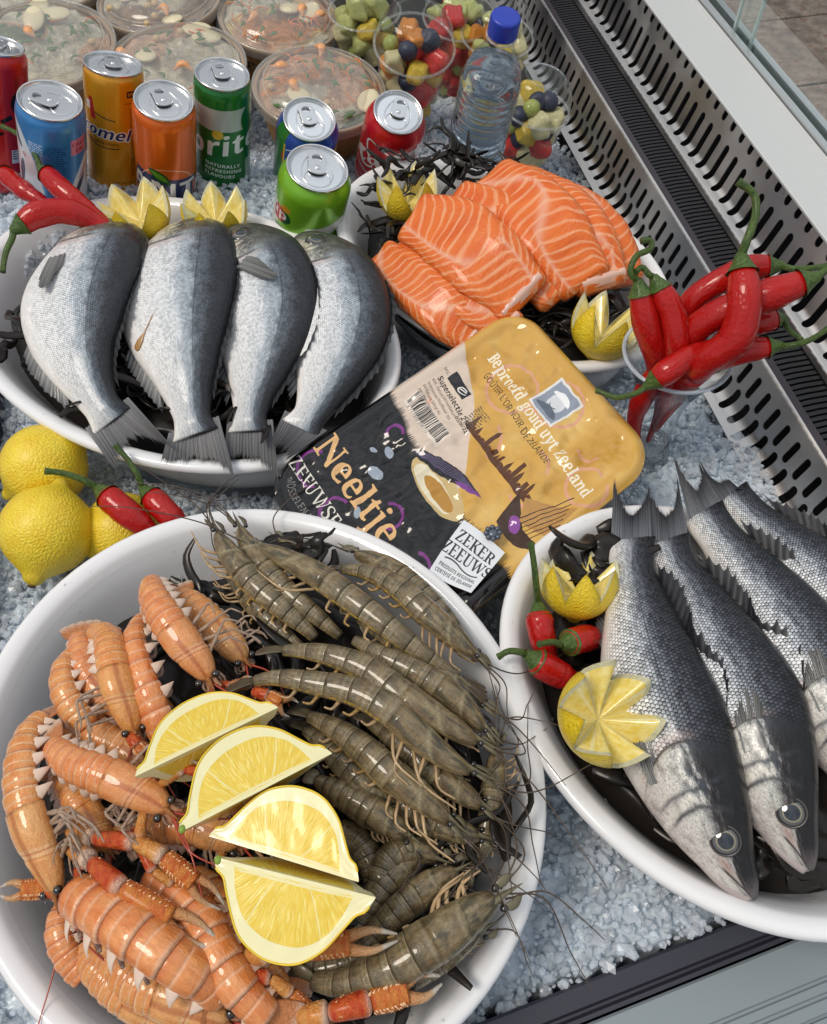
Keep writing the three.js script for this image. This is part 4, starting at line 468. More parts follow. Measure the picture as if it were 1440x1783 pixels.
makeFish('bream', 'sea_bream', 'darkest sea bream at the right end of its row', grpBream, [[-.1206, .075, -.6853], [-.1056, .08, -.6791], [-.0847, .086, -.6347], [-.0693, .087, -.5762], [-.0723, .08, -.5266], [-.085, .073, -.4834], [-.0946, .073, -.4626]], 0.1, E1, V(0.05, 1, 0.3), [[-.1166, .08, -.4422], [-.1117, .079, -.4382], [-.1083, .078, -.4349], [-.1043, .078, -.4319], [-.0991, .08, -.4274]], {});
makeFish('bass', 'sea_bass', 'whole sea bass nearest the cut lemons with its pale belly showing', grpBass, [[.2033, .07, -.102], [.1931, .078, -.1205], [.1779, .088, -.1569], [.1661, .092, -.1976], [.1593, .092, -.2412], [.1574, .09, -.2901], [.1583, .088, -.3218], [.1606, .088, -.3441]], 0.076, V(1, 0, -0.35), V(-0.42, 0.95, 0.22), [[.1501, .1, -.3784], [.1563, .094, -.371], [.1642, .09, -.3659], [.1717, .094, -.3699], [.177, .1, -.3741]], { pectoral: [0.3, -0.5, 0.05, 0.12], mouth: true, thick: 1.05 });
makeFish('bass', 'sea_bass', 'whole sea bass second from the cut lemons with its mouth slightly open', grpBass, [[.2392, .074, -.1164], [.2334, .08, -.1367], [.2244, .088, -.1694], [.2173, .09, -.2138], [.2068, .09, -.2548], [.1957, .089, -.2999], [.1883, .088, -.3267], [.186, .088, -.3431]], 0.076, V(1, 0, -0.35), V(-0.42, 0.95, 0.22), [[.1757, .098, -.3682], [.1838, .093, -.3685], [.19, .09, -.3653], [.1969, .094, -.371], [.2003, .1, -.3794]], { mouth: true, pectoral: [0.29, -0.15, 0.045, 0.2], thick: 1.05 });
makeFish('bass', 'sea_bass', 'sea bass third from the lemons, its head cut off by the frame', grpBass, [[.296, .074, -.1486], [.2879, .082, -.1749], [.2753, .088, -.2107], [.2614, .09, -.2548], [.2472, .09, -.2947], [.2324, .09, -.3304], [.2218, .09, -.3555], [.2172, .09, -.3674]], 0.074, V(1, 0, -0.4), V(-0.42, 0.95, 0.22), [[.1998, .104, -.397], [.208, .098, -.3906], [.2154, .094, -.387], [.22, .096, -.391], [.2211, .102, -.3963]], { thick: 1.05, pectoral: [0.29, -0.15, 0.045, 0.2] });
makeFish('bass', 'sea_bass', 'rearmost sea bass with only its tail half inside the frame', grpBass, [[.3543, .074, -.1964], [.3373, .082, -.2251], [.3185, .088, -.26], [.2992, .09, -.2924], [.2787, .09, -.323], [.2585, .09, -.3529], [.2458, .09, -.3738], [.2404, .09, -.3834]], 0.072, V(1, 0, -0.5), V(-0.42, 0.95, 0.22), [[.2187, .106, -.3987], [.2255, .1, -.3934], [.2325, .096, -.392], [.2397, .098, -.3917], [.2446, .1, -.3826]], { thick: 1.05 });

// ---------- salmon ----------
const salmonBase = (u, v) => { const n = fbm(u * 9, v * 9, 2, 4); return mix3([0.68, 0.11, 0.01], [0.8, 0.19, 0.03], clamp(0.5 + 1.3 * n)); };
function salmonTexture(k) {
  return colorTex(768, 768, (u, v) => {
    const wob = 0.085 * fbm(u * 3 + k * 5, v * 3, k, 3), ch = Math.abs(v - 0.5 - 0.06 * Math.sin(u * 5 + k)), x = u * 17 + (k % 2 ? 9 : -9) * Math.pow(ch + 0.02, 0.8) + wob * 22, f = x - Math.floor(x), id = Math.floor(x), wd = 0.15 + 0.13 * hash(id, k) + 0.12 * N3(u * 14, v * 14, k), line = ss(wd, wd * 0.25, Math.min(f, 1 - f)) * (0.65 + 0.35 * N3(u * 8, v * 30, 4 + k));
    let c = salmonBase(u + k, v); c = mix3(c, [0.86, 0.46, 0.25], clamp(line) * 0.85); const fib = fbm(u * 130, v * 18, 5, 2); c = c.map((q) => q * (1 + 0.16 * fib)); const mid = Math.exp(-((ch / 0.012) ** 2)); return mix3(c, [0.82, 0.52, 0.38], mid * 0.5);
  });
}
const salmonMats = [1, 2, 3].map((k) => mat({ map: salmonTexture(k), roughness: 0.38, specularIntensity: 0.5, clearcoat: 0.35, clearcoatRoughness: 0.12, bumpMap: scaled(grain, 3, 3), bumpScale: 0.0009 }));
const fatMat = mat({ color: rgb(0.74, 0.47, 0.38), roughness: 0.4, clearcoat: 0.4 });
function fillet(label, pts, w, th, up, k, taper = [0.6, 0.75]) {
  const c = curveOf(pts), n = 40, m = 40, rows = [], per = [];
  for (let i = 0; i <= n; i++) { const t = i / n, f = frameAt(c, t, up), ends = Math.min(1, Math.sqrt(clamp(t / 0.035)), Math.sqrt(clamp((1 - t) / 0.03))), W = w * 0.5 * lerp(lerp(taper[0], 1, ss(0, 0.4, t)), taper[1], ss(0.6, 1, t)) * (0.86 + 0.14 * ends), H = th * 0.5 * (0.35 + 0.65 * ends) * lerp(1, 0.75, ss(0.55, 1, t)), row = [];
    for (let j = 0; j < m; j++) { const a = j / m * Math.PI * 2 - Math.PI / 2, ca = Math.cos(a), sa = Math.sin(a), q = 0.46, bumpy = 1 + 0.1 * fbm(t * 6 + k * 3, ca * 1.6, sa * 1.6 + k, 3), gro = -0.0022 * Math.exp(-((ca / 0.16) ** 2)) * (sa > 0 ? 1 : 0); row.push(f.p.clone().addScaledVector(f.B, W * bumpy * Math.sign(ca) * Math.abs(ca) ** q).addScaledVector(f.N, H * bumpy * Math.sign(sa) * Math.abs(sa) ** (q + 0.1) + gro)); } rows.push(row); }
  const g = loft(rows, { uv: (i, j) => [i / n * (k % 3 === 0 ? 0.8 : 1) + k * 0.17, j / m], capStart: true, capEnd: true });
  const o = thing('salmon_fillet', label, 'salmon', c.getPointAt(0.5).addScaledVector(UP, -th / 2), 'salmon fillets in the oval bowl'); part('flesh', g, salmonMats[k % 3], o);
  if (k % 2 === 0) return; const tip = [], N = 8; for (let i = 0; i <= N; i++) { const t = lerp(0.9, 0.985, i / N), f = frameAt(c, t, up), row = []; for (let j = 0; j <= 16; j++) { const x = (j / 16 - 0.5) * w * taper[1] * 0.86, edge = 0.93 + 0.03 * fbm(j * 0.35, k * 3.3, 1, 3); row.push(f.p.clone().addScaledVector(f.B, x).addScaledVector(f.N, th * 0.5 * 0.76 * (1 - 0.25 * (x / w * 2) ** 4) + (t < edge ? -0.003 : 0.0006) - 0.006 * ss(0.95, 1, t))); } tip.push(row); } part('fat_edge', loft(tip, { closed: false }), fatMat, o);
}
const UL = V(-0.25, 1, 0.25);
fillet('narrow salmon fillet nearest the sea bream bowl', [[-.0316, .07, -.6847], [-.0011, .078, -.6401], [.0291, .074, -.6015], [.0622, .062, -.5773]], 0.05, 0.026, V(-0.35, 1, 0.5), 1, [0.75, 0.8]);
fillet('salmon fillet lying underneath the broad middle one', [[-.0078, .084, -.6877], [.0242, .089, -.6448], [.058, .082, -.6057], [.09, .07, -.5779]], 0.05, 0.026, V(-0.3, 1, 0.4), 5);
fillet('broad salmon fillet on top in the middle with bold stripes', [[-.0022, .102, -.7007], [.0322, .109, -.6717], [.0656, .105, -.6335], [.1029, .09, -.5982]], 0.075, 0.024, V(-0.3, 1, 0.4), 3, [0.72, 0.75]);
fillet('long salmon fillet right of the broad striped one', [[.0397, .098, -.7347], [.0713, .105, -.6949], [.1042, .1, -.6509], [.1385, .084, -.6127]], 0.064, 0.028, V(-0.25, 1, 0.35), 2, [0.7, 0.8]);
fillet('highest salmon fillet at the back of the bowl', [[.0738, .108, -.752], [.1011, .117, -.7082], [.1286, .113, -.6624], [.1593, .09, -.6182]], 0.07, 0.028, V(-0.2, 1, 0.35), 4, [0.8, 0.78]);
fillet('salmon fillet between the highest one and the right end', [[.1008, .1, -.7617], [.1334, .109, -.7087], [.158, .106, -.6631], [.1759, .086, -.6189]], 0.062, 0.03, V(0.0, 1, 0.3), 7, [0.75, 0.8]);
fillet('salmon fillet at the right end beside the steel grille', [[.1335, .09, -.759], [.1645, .098, -.7095], [.1839, .094, -.6683], [.1965, .078, -.6337]], 0.056, 0.034, V(0.3, 1, 0.2), 6, [0.7, 0.8]);

// ---------- seaweed ----------
const weedMat = mat({ color: rgb(0.014, 0.011, 0.009), roughness: 0.34, clearcoat: 0.25, clearcoatRoughness: 0.15, specularIntensity: 0.5 });
function weedBed(key, y, label, strands, wide = 1, bumpH = 0.012) { // a tangled bed in a bowl
  const b = BOWLS[key], rows = [], n = 26, m = 64, list = [];
  for (let i = 0; i <= n; i++) { const row = []; for (let j = 0; j < m; j++) { const a = j / m * 6.283, q = i / n, p = bowlPoint(b, 0, a, 0); const x = lerp(b.x, p.x, q * 0.83), z = lerp(b.z, p.z, q * 0.83); row.push(V(x, y + bumpH * fbm(x * 40, z * 40, 3, 3) - 0.024 * ss(0.82, 1, q), z)); } rows.push(row); } list.push(loft(rows));
  for (const [p, len, n2, hgt] of strands) for (let i = 0; i < n2; i++) { const o = A(p).add(V(rr(-1, 1) * len * 0.55, rr(0, 0.012), rr(-1, 1) * len * 0.55)), dir = rr(0, 6.28), pts = [o]; let d = dir; for (let k = 1; k < 5; k++) { d += rr(-0.9, 0.9); pts.push(pts[k - 1].clone().add(V(Math.cos(d) * len * 0.26, rr(-0.5, 0.6) * hgt, Math.sin(d) * len * 0.26))); } if (pts.some((q) => inBowl(b, q.x, q.z, -0.012) > (q.y > b.y + 0.004 ? 1.03 : 0.86) || q.y < b.y - 0.05)) continue; const w = rr(0.0012, 0.0048) * wide; list.push(tube(pts, (t) => w * (0.35 + 0.75 * Math.sin(Math.PI * clamp(0.08 + t * 0.9))), { n: 12, m: 6, flat: 0.35, up: V(rr(-1, 1), 1, rr(-1, 1)) })); }
  single('seaweed', flatten(list), weedMat, label, 'seaweed', null, 'stuff');
}
weedBed('salmon', 0.045, 'glossy black seaweed under and behind the salmon fillets', [[[-.0118, .06, -.7401], 0.05, 34, 0.012], [[-.0178, .075, -.7668], 0.035, 10, 0.014], [[-.0354, .05, -.7255], 0.04, 14, 0.01], [[.024, .085, -.8012], 0.05, 22, 0.018], [[.0605, .085, -.8163], 0.05, 22, 0.018], [[-.003, .085, -.7962], 0.035, 7, 0.02], [[.0974, .08, -.8188], 0.03, 8, 0.014], [[.1344, .05, -.6158], 0.06, 36, 0.01], [[.1873, .06, -.6366], 0.04, 18, 0.014], [[.1156, .055, -.595], 0.03, 12, 0.01]]);
weedBed('bream', 0.04, 'dark seaweed lining the bowl under the sea breams', [[[-.362, .05, -.6158], 0.05, 16, 0.014], [[-.3602, .06, -.5603], 0.03, 8, 0.014], [[-.2492, .06, -.5389], 0.05, 16, 0.012], [[-.1754, .06, -.5047], 0.05, 16, 0.012], [[-.1152, .06, -.5047], 0.05, 16, 0.012], [[-.2485, .05, -.7301], 0.05, 14, 0.01]]);
weedBed('bass', 0.05, 'dark brown seaweed lining the bowl under the sea bass', [[[.1225, .055, -.1537], 0.06, 26, 0.008], [[.1109, .055, -.2195], 0.05, 20, 0.008], [[.1286, .075, -.3346], 0.04, 26, 0.01], [[.2247, .055, -.1154], 0.04, 14, 0.008], [[.0918, .055, -.276], 0.04, 12, 0.01], [[.1562, .055, -.1324], 0.05, 16, 0.008], [[.2932, .085, -.3236], 0.03, 8, 0.012]], 2.2);
weedBed('shellfish', 0.055, 'black seaweed lining the bowl under the prawns', [[[-.0417, .075, -.1211], 0.08, 40, 0.012], [[-.0743, .08, -.1905], 0.07, 30, 0.012], [[-.142, .07, -.1568], 0.08, 30, 0.01], [[-.1311, .075, -.2843], 0.05, 16, 0.012], [[.0215, .08, -.1539], 0.06, 24, 0.012], [[-.0735, .07, -.0778], 0.08, 30, 0.01], [[-.0913, .09, -.3206], 0.03, 10, 0.012]], 1.6);

// ---------- lemons ----------
const peelBump = greyTex(512, 512, (u, v) => { let s = 0.6; const G = 52; for (let dy = -1; dy <= 1; dy++) for (let dx = -1; dx <= 1; dx++) { const x = Math.floor(u * G) + dx, y = Math.floor(v * G) + dy, px = (x + hash((x + G) % G, (y + G) % G)) / G, py = (y + hash((x + G) % G + 99, (y + G) % G)) / G, d = Math.hypot(u - px, v - py) * G; s -= 0.42 * Math.exp(-d * d * 5); } return s + 0.12 * N3(u * 6, v * 6); });
const peelTex = colorTex(256, 256, (u, v) => { const n = fbm(u * 5, v * 5, 4, 3), p = fbm(u * 40, v * 40, 9, 2); return mix3([0.82, 0.55, 0.015], [0.88, 0.67, 0.04], clamp(0.5 + 1.5 * n)).map((c) => c * (1 + 0.18 * p)); });
const rindMat = mat({ map: peelTex, bumpMap: peelBump, bumpScale: 0.0009, roughness: 0.38, clearcoat: 0.25, clearcoatRoughness: 0.3 });
const pithMat = mat({ color: rgb(0.88, 0.84, 0.56), roughness: 0.6, bumpMap: scaled(grain, 6, 6), bumpScale: 0.0006 });
const fleshTex = colorTex(512, 512, (u, v) => { const seg = Math.abs(((u * 9) % 1) - 0.5) * 2, mem = ss(0.86, 0.97, seg), st = fbm(u * 70, v * 5, 3, 3), n = fbm(u * 14, v * 14, 5, 3); let c = mix3([0.76, 0.57, 0.09], [0.86, 0.74, 0.3], clamp(0.5 + 1.6 * st + 0.5 * n)); return mix3(c, [0.84, 0.79, 0.5], mem * 0.75); });
const fleshMat = mat({ map: fleshTex, roughness: 0.16, clearcoat: 0.7, clearcoatRoughness: 0.1, bumpMap: fleshTex, bumpScale: 0.001 });
const lemonR = (s) => table([[0, 0.03], [0.03, 0.14], [0.08, 0.2], [0.13, 0.4], [0.24, 0.77], [0.37, 0.95], [0.5, 1], [0.64, 0.94], [0.77, 0.72], [0.86, 0.42], [0.91, 0.26], [0.96, 0.19], [1, 0.02]], s);
function wholeLemon(label, centre, axis, L, R) {
  const g = thing('lemon', label, 'lemon', centre.clone().addScaledVector(UP, -R), 'whole lemons at the left'), X = axis.clone().normalize(), B = V(0, 0, 0).crossVectors(X, V(0.2, 1, 0.1)).normalize(), N = V(0, 0, 0).crossVectors(B, X), rows = [];
  for (let i = 0; i <= 48; i++) { const s = i / 48, r = lemonR(s) * R, row = []; for (let j = 0; j < 48; j++) { const a = j / 48 * 6.283, k = 1 + 0.03 * fbm(Math.cos(a) * 1.5 + L * 90, Math.sin(a) * 1.5, s * 3, 2); row.push(centre.clone().addScaledVector(X, (s - 0.5) * L).addScaledVector(B, Math.cos(a) * r * k).addScaledVector(N, Math.sin(a) * r * k)); } rows.push(row); }
  part('peel', loft(rows, { uv: (i, j) => [i / 48 * 1.1, j / 48 * 2.2], capStart: true, capEnd: true }), rindMat, g);
  part('stem_scar', alignY(new THREE.SphereGeometry(0.0035, 10, 8).scale(1, 0.4, 1), X).translate(...centre.clone().addScaledVector(X, L * 0.497).toArray()), mat({ color: rgb(0.09, 0.06, 0.03), roughness: 0.8 }), g);
}
wholeLemon('whole lemon with its stem end towards the sea bream bowl', A([-.3207, .03, -.4571]), V(0.75, 0.35, -0.45), 0.092, 0.036);
wholeLemon('whole lemon in front with its nub pointing to the viewer', A([-.3004, .034, -.387]), V(-0.15, -0.3, 1), 0.094, 0.0372);
wholeLemon('whole lemon mostly hidden behind the two chillies', A([-.2466, .012, -.4015]), V(0.8, 0.1, -0.4), 0.085, 0.033);
function crownLemon(label, foot, R, axis, teeth, spin, deep = 0.4) {
  const g = thing('cut_lemon', label, 'cut lemon', foot, 'lemons cut into zigzag crowns'); g.quaternion.setFromUnitVectors(UP, axis.clone().normalize()); origin.set(g, V(0, 0, 0));
  const M = teeth * 10, Hc = R * 1.05, edge = (j) => { const q = ((j / 10) % 1 + 1) % 1, z = 1 - Math.abs(2 * q - 1) ** 1.3, v = 0.06 * N3(j * 0.13, teeth, spin); return Hc * (1 - deep * 0.55 + deep * 1.35 * z + v); }, rad = (h) => h > Hc ? R * (1 - 0.16 * ((h - Hc) / Hc) ** 1.5) : R * Math.sqrt(Math.max(0, 1 - ((Hc - h) / Hc) ** 2)), ang = (j) => spin + j / M * 6.283;
  const out = [], cut = (q0, q1, n) => Array.from({ length: n + 1 }, (_, i) => { const q = lerp(q0, q1, i / n); return Array.from({ length: M }, (_, j) => { const e = edge(j), r = rad(e), c = Hc * (0.72 - deep * 0.2); return V(Math.sin(ang(j)) * r * q, lerp(c, e, q ** 1.15), Math.cos(ang(j)) * r * q); }); });
  for (let i = 0; i <= 22; i++) out.push(Array.from({ length: M }, (_, j) => { const e = edge(j), h = e * Math.sin(i / 22 * Math.PI / 2) ** 1.5, nub = i < 3 ? 1 : 1, r = rad(Math.max(h, 1e-4)) * nub; return V(Math.sin(ang(j)) * r, h - (i < 2 ? 0.002 * (2 - i) : 0), Math.cos(ang(j)) * r); }));
  local('rind', loft(out, { uv: (i, j) => [j / M * 2.2, i / 22 * 0.7] }), rindMat, g); local('pith', loft(cut(1, 0.91, 3), { uv: (i, j) => [j / M * 2, i / 8] }), pithMat, g);
  const fl = local('flesh', loft(cut(0.91, 0.02, 12), { uv: (i, j) => [j / M, i / 12], capEnd: true }), fleshMat, g); void fl; return g;
}
crownLemon('zigzag cut lemon at the left of the pair behind the sea breams', A([-.2718, .058, -.7262]), 0.034, V(-0.1, 1, -0.12), 6, 0.3, 0.54);
crownLemon('zigzag cut lemon at the right of the pair behind the sea breams', A([-.1982, .06, -.7219]), 0.0325, V(0.05, 1, -0.12), 7, 1.1, 0.52);
crownLemon('zigzag cut lemon tangled in seaweed left of the salmon', A([-.0048, .06, -.755]), 0.031, V(-0.05, 1, -0.2), 6, 0.2, 0.68);
crownLemon('zigzag cut lemon in front of the salmon near the glass', A([.1652, .052, -.5682]), 0.0325, V(0.3, 1, -0.32), 6, 0.6, 0.68);
crownLemon('zigzag cut lemon standing upright beside the sea bass tails', A([.1172, .07, -.2892]), 0.0285, V(0.03, 1, -0.85), 7, 0.4, 0.55);
crownLemon('zigzag cut lemon showing its star shaped flesh beside the sea bass', A([.1075, .092, -.1998]), 0.0315, V(0.36, 0.88, 0.12), 7, 0.1, 0.55);
// wedges
const faceTex = canvasTex(1024, 512, (c, w, h) => { // half of a lengthwise cut: core along the bottom edge, rind along the arc
  c.fillStyle = '#eee7b4'; c.fillRect(0, 0, w, h); grain2(c, w, h, 3000, 0.05);
  const prof = (s) => Math.max(0, table([[0.13, 0], [0.17, 0.28], [0.25, 0.56], [0.38, 0.74], [0.52, 0.79], [0.66, 0.73], [0.78, 0.5], [0.84, 0.22], [0.87, 0]], s)); c.beginPath(); c.moveTo(w * 0.13, h * 0.95); for (let i = 0; i <= 60; i++) { const s = lerp(0.13, 0.87, i / 60); c.lineTo(w * s, h * (0.95 - prof(s) * 0.93)); } c.lineTo(w * 0.87, h * 0.95); c.closePath(); c.save(); c.clip(); c.fillStyle = '#e9c944'; c.fillRect(0, 0, w, h);
  for (let i = 0; i < 900; i++) { const x = rnd() * w, y = rnd() * h, l = 50 + rnd() * 90, a = Math.atan2(h * 1.3 - y, (w * 0.5 - x) * 0.8) + rr(-0.1, 0.1), k = rnd(), wd = 7 + rnd() * 9; c.save(); c.translate(x, y); c.rotate(a); c.fillStyle = k < 0.4 ? `rgba(252,240,160,${0.16 + 0.2 * rnd()})` : k < 0.75 ? `rgba(232,196,52,${0.35 * rnd() + 0.1})` : `rgba(204,156,16,${0.22 * rnd()})`; c.beginPath(); c.moveTo(-l / 2, 0); c.quadraticCurveTo(l * 0.2, -wd, l / 2, 0); c.quadraticCurveTo(l * 0.2, wd, -l / 2, 0); c.fill(); c.restore(); }
  c.strokeStyle = 'rgba(240,232,190,.8)'; c.lineWidth = 6; for (const s of [0.3, 0.72]) { c.beginPath(); c.moveTo(w * lerp(0.5, s, 0.35), h); c.quadraticCurveTo(w * s, h * 0.6, w * lerp(0.5, s, 1.25), h * 0.1); c.stroke(); } c.restore();
  c.strokeStyle = 'rgba(236,226,170,.9)'; c.lineWidth = 10; for (let k = 0; k < 6; k++) { c.beginPath(); c.moveTo(w * rr(0.12, 0.3), h * rr(0.9, 1)); c.bezierCurveTo(w * 0.4, h * rr(0.84, 1), w * 0.6, h * rr(0.84, 1), w * rr(0.7, 0.9), h * rr(0.9, 1)); c.stroke(); } });
const faceMat = mat({ map: faceTex, roughness: 0.3, clearcoat: 0.5, clearcoatRoughness: 0.1, bumpMap: faceTex, bumpScale: 0.0012 });
const greenTip = mat({ color: rgb(0.22, 0.34, 0.04), roughness: 0.5 });
const SKYWARD = V(0.06, 0.93, 0.36);
function wedge(label, tipA, tipB, apex, R, roll, open, green) { // rests on its rind with the core ridge up; roll turns the first face away from the top
  const a = A(tipA), b = A(tipB), m = a.clone().lerp(b, 0.5), X = b.clone().sub(a), L = X.length(); X.normalize(); const Nn = SKYWARD.clone().addScaledVector(X, -SKYWARD.dot(X)).normalize(), Rd = V(0, 0, 0).crossVectors(X, Nn).normalize(); if (Rd.dot(A(apex).sub(m)) < 0) Rd.negate();
  { const r0 = Rd.clone(), n0 = Nn.clone(); Rd.copy(r0).multiplyScalar(Math.cos(roll)).addScaledVector(n0, -Math.sin(roll)); Nn.copy(n0).multiplyScalar(Math.cos(roll)).addScaledVector(r0, Math.sin(roll)); }
  const g = thing('lemon_wedge', label, 'lemon wedge', m.clone().addScaledVector(UP, -0.02), 'lemon wedges on the shellfish'), at = (s, ang, r) => m.clone().addScaledVector(X, (s - 0.5) * L).addScaledVector(Rd, Math.cos(ang) * r).addScaledVector(Nn, -Math.sin(ang) * r), rp = (s) => lemonR(s) * R;
  const rows = []; for (let i = 0; i <= 44; i++) rows.push(Array.from({ length: 15 }, (_, j) => at(i / 44, open * j / 14, rp(i / 44)))); part('rind', loft(rows, { closed: false, uv: (i, j) => [i / 44 * 1.1, j / 14 * 0.6] }), rindMat, g);
  for (const ang of [0, open]) { const f = []; for (let i = 0; i <= 44; i++) f.push(Array.from({ length: 11 }, (_, j) => { const q = j / 10, p = at(i / 44, ang, rp(i / 44) * q); return p.addScaledVector(Nn, 0.0008 * fbm(i * 0.22, j * 0.3, R * 900, 2) * (q > 0.1 && q < 0.85 ? 1 : 0)); })); part('cut_face', loft(f, { closed: false, uv: (i, j) => [i / 44, j / 10 * lemonR(i / 44)] }), faceMat, g); }
  const edge = []; for (let i = 1; i < 44; i += 1) edge.push(at(i / 44, 0, rp(i / 44) * 0.995)); part('peel_edge', tube(edge, 0.0006, { n: 60, m: 6 }), rindMat, g);
  if (green) part('green_tip', new THREE.SphereGeometry(0.0024, 12, 10).scale(0.8, 0.7, 1).translate(...at(0.022, 0.4, 0.0012).toArray()), greenTip, g);
}
wedge('topmost lemon wedge, its narrow end over a langoustine', [-.1536, .15, -.1492], [-.0788, .148, -.1899], [-.1255, .15, -.1951], 0.034, 0.62, 1.5);
wedge('second lemon wedge down with a green stem end at lower left', [-.1227, .158, -.1171], [-.0454, .154, -.1607], [-.0929, .152, -.166], 0.036, 0.22, 1.5, true);
wedge('third lemon wedge tucked behind the lowest one', [-.1096, .146, -.1183], [-.0286, .148, -.0949], [-.0635, .14, -.1345], 0.037, 0.15, 1.4);
wedge('lowest lemon wedge with its broad juicy face and green tip', [-.1029, .156, -.1055], [-.0191, .158, -.0858], [-.0706, .138, -.0704], 0.041, -0.02, 1.62, true);

// ---------- chillies ----------
const chilliTex = colorTex(256, 128, (u, v) => { const n = fbm(u * 6, v * 4, 2, 3), s = fbm(u * 3, v * 40, 6, 2); return mix3([0.36, 0.005, 0.004], [0.55, 0.012, 0.008], clamp(0.5 + 1.2 * n + 0.4 * s)); });
const chilliMat = mat({ map: chilliTex, roughness: 0.3, clearcoat: 0.55, clearcoatRoughness: 0.06, specularIntensity: 0.35, bumpMap: scaled(grain, 6, 30), bumpScale: 0.0016 });
const stemMat = mat({ vertexColors: true, roughness: 0.5, clearcoat: 0.15, bumpMap: scaled(grain, 30, 60), bumpScale: 0.0012 });
const stemCol = (t, q) => { const n = fbm(t * 9, q * 14, 3, 3); return mix3([0.02, 0.055, 0.008], [0.1, 0.17, 0.022], clamp(0.5 + 1.4 * n)); };
function chilli(label, group, body, r, stem, tip = 0.22) {
  r *= 0.9;
  const g = thing('chilli', label, 'chilli pepper', A(body[Math.floor(body.length / 2)]), group), ph = rnd() * 9;
  part('pod', tube(body, (t) => r * (0.82 + 0.18 * ss(0, 0.12, t)) * (t > 0.985 ? 0.4 : 1) * lerp(1, tip, ss(0.3, 1, t)) * (t < 0.02 ? 0.8 : 1) * (1 + 0.09 * N3(t * 8, ph) + 0.03 * N3(t * 25, ph)), { n: 48, m: 22 }), chilliMat, g);
  if (stem) {
    const c = curveOf(body), T = c.getTangentAt(0.001), o = c.getPointAt(0), cal = [o.clone().addScaledVector(T, r * 0.3), o.clone().addScaledVector(T, r * 0.02), o.clone().addScaledVector(T, -r * 0.3), o.clone().addScaledVector(T, -r * 0.85)];
    const ca = part('calyx', tube(cal, (t) => r * (lerp(0.97, 0.3, t ** 0.75) * (1 + 0.06 * N3(t * 9, ph))), { n: 14, m: 26, color: (t, q) => stemCol(t + ph, q * 2), caps: false }), stemMat, g); const p = ca.geometry.attributes.position; for (let j = 0; j < 26; j++) void p;
    const st = [o.clone().addScaledVector(T, -r * 0.7), ...stem.map(A)]; part('stem', tube(st, (t) => Math.max(0.0014, r * 0.24) * (1 + 0.25 * ss(0.85, 1, t)) * lerp(1.1, 0.85, t) * (1 + 0.08 * N3(t * 14, ph)), { n: 26, m: 9, color: (t, q) => stemCol(t * 2 + ph, q) }), stemMat, g);
  }
}
const gB = 'chillies on the sea bream bowl', gL = 'chillies beside the whole lemons', gG = 'chillies bunched in the glass', gR = 'chillies in the sea bass bowl';
chilli('red chilli cut off by the left edge behind the blue can', gB, [[-.4171, .1, -.779], [-.3903, .098, -.7533], [-.3624, .092, -.7357], [-.3385, .085, -.7207]], 0.0105, [[-.4265, .104, -.7808], [-.4361, .106, -.7846]]);
chilli('red chilli with a long dark stem crossing in front of the blue can', gB, [[-.3612, .118, -.7523], [-.3368, .112, -.7278], [-.309, .1, -.7104], [-.2724, .085, -.6865]], 0.0115, [[-.3724, .124, -.7697], [-.3853, .128, -.7887], [-.4016, .13, -.8034], [-.4147, .13, -.8115]]);
chilli('curved red chilli hanging over the left rim above the first sea bream', gB, [[-.3693, .11, -.6805], [-.3549, .114, -.6914], [-.3303, .112, -.6994], [-.3036, .1, -.6981], [-.2619, .085, -.6746]], 0.0135, [[-.3763, .105, -.671], [-.3816, .098, -.6567], [-.3832, .09, -.6388]]);
chilli('red chilli with a bent stem left of its neighbour by the lemons', gL, [[-.2517, .055, -.4096], [-.2345, .052, -.3958], [-.2135, .04, -.3831], [-.1946, .02, -.3764]], 0.0128, [[-.2652, .064, -.4158], [-.2816, .072, -.4179], [-.2948, .076, -.4172]]);
chilli('red chilli with an upright stem under the sea bream tails', gL, [[-.218, .05, -.4132], [-.2014, .046, -.3977], [-.1829, .035, -.3836], [-.1708, .02, -.3764]], 0.0118, [[-.2252, .062, -.4231], [-.2334, .07, -.4335], [-.2431, .078, -.442]]);
chilli('leftmost chilli in the glass with a curled up stem', gG, [[.1761, .17, -.5218], [.183, .15, -.5087], [.1997, .115, -.4992], [.2154, .06, -.5047], [.2114, .02, -.4922]], 0.0118, [[.1667, .184, -.5266], [.1708, .192, -.5355], [.182, .196, -.5399], [.1809, .2, -.5444], [.1737, .2, -.543]]);
chilli('chilli bulging over the front left of the glass rim', gG, [[.1904, .172, -.5248], [.2021, .158, -.5098], [.2092, .138, -.4955], [.2123, .1, -.4911], [.2136, .04, -.4955]], 0.0118, [[.1821, .18, -.5287], [.1764, .184, -.5319], [.1703, .184, -.5266]]);
chilli('upright chilli with the tallest green stem in the glass', gG, [[.2443, .2, -.5126], [.2452, .186, -.4884], [.2418, .165, -.4741], [.2249, .14, -.4735], [.2193, .09, -.4843], [.2144, .035, -.4931]], 0.0142, [[.246, .214, -.5251], [.2525, .226, -.5412], [.2509, .234, -.5533], [.239, .24, -.56]]);
chilli('thick chilli reaching right over the steel grille', gG, [[.2941, .19, -.509], [.273, .183, -.5044], [.2464, .17, -.503], [.2231, .15, -.5023], [.2142, .11, -.4976], [.2157, .055, -.4992]], 0.0135, [[.3045, .194, -.512], [.3139, .198, -.5176]]);
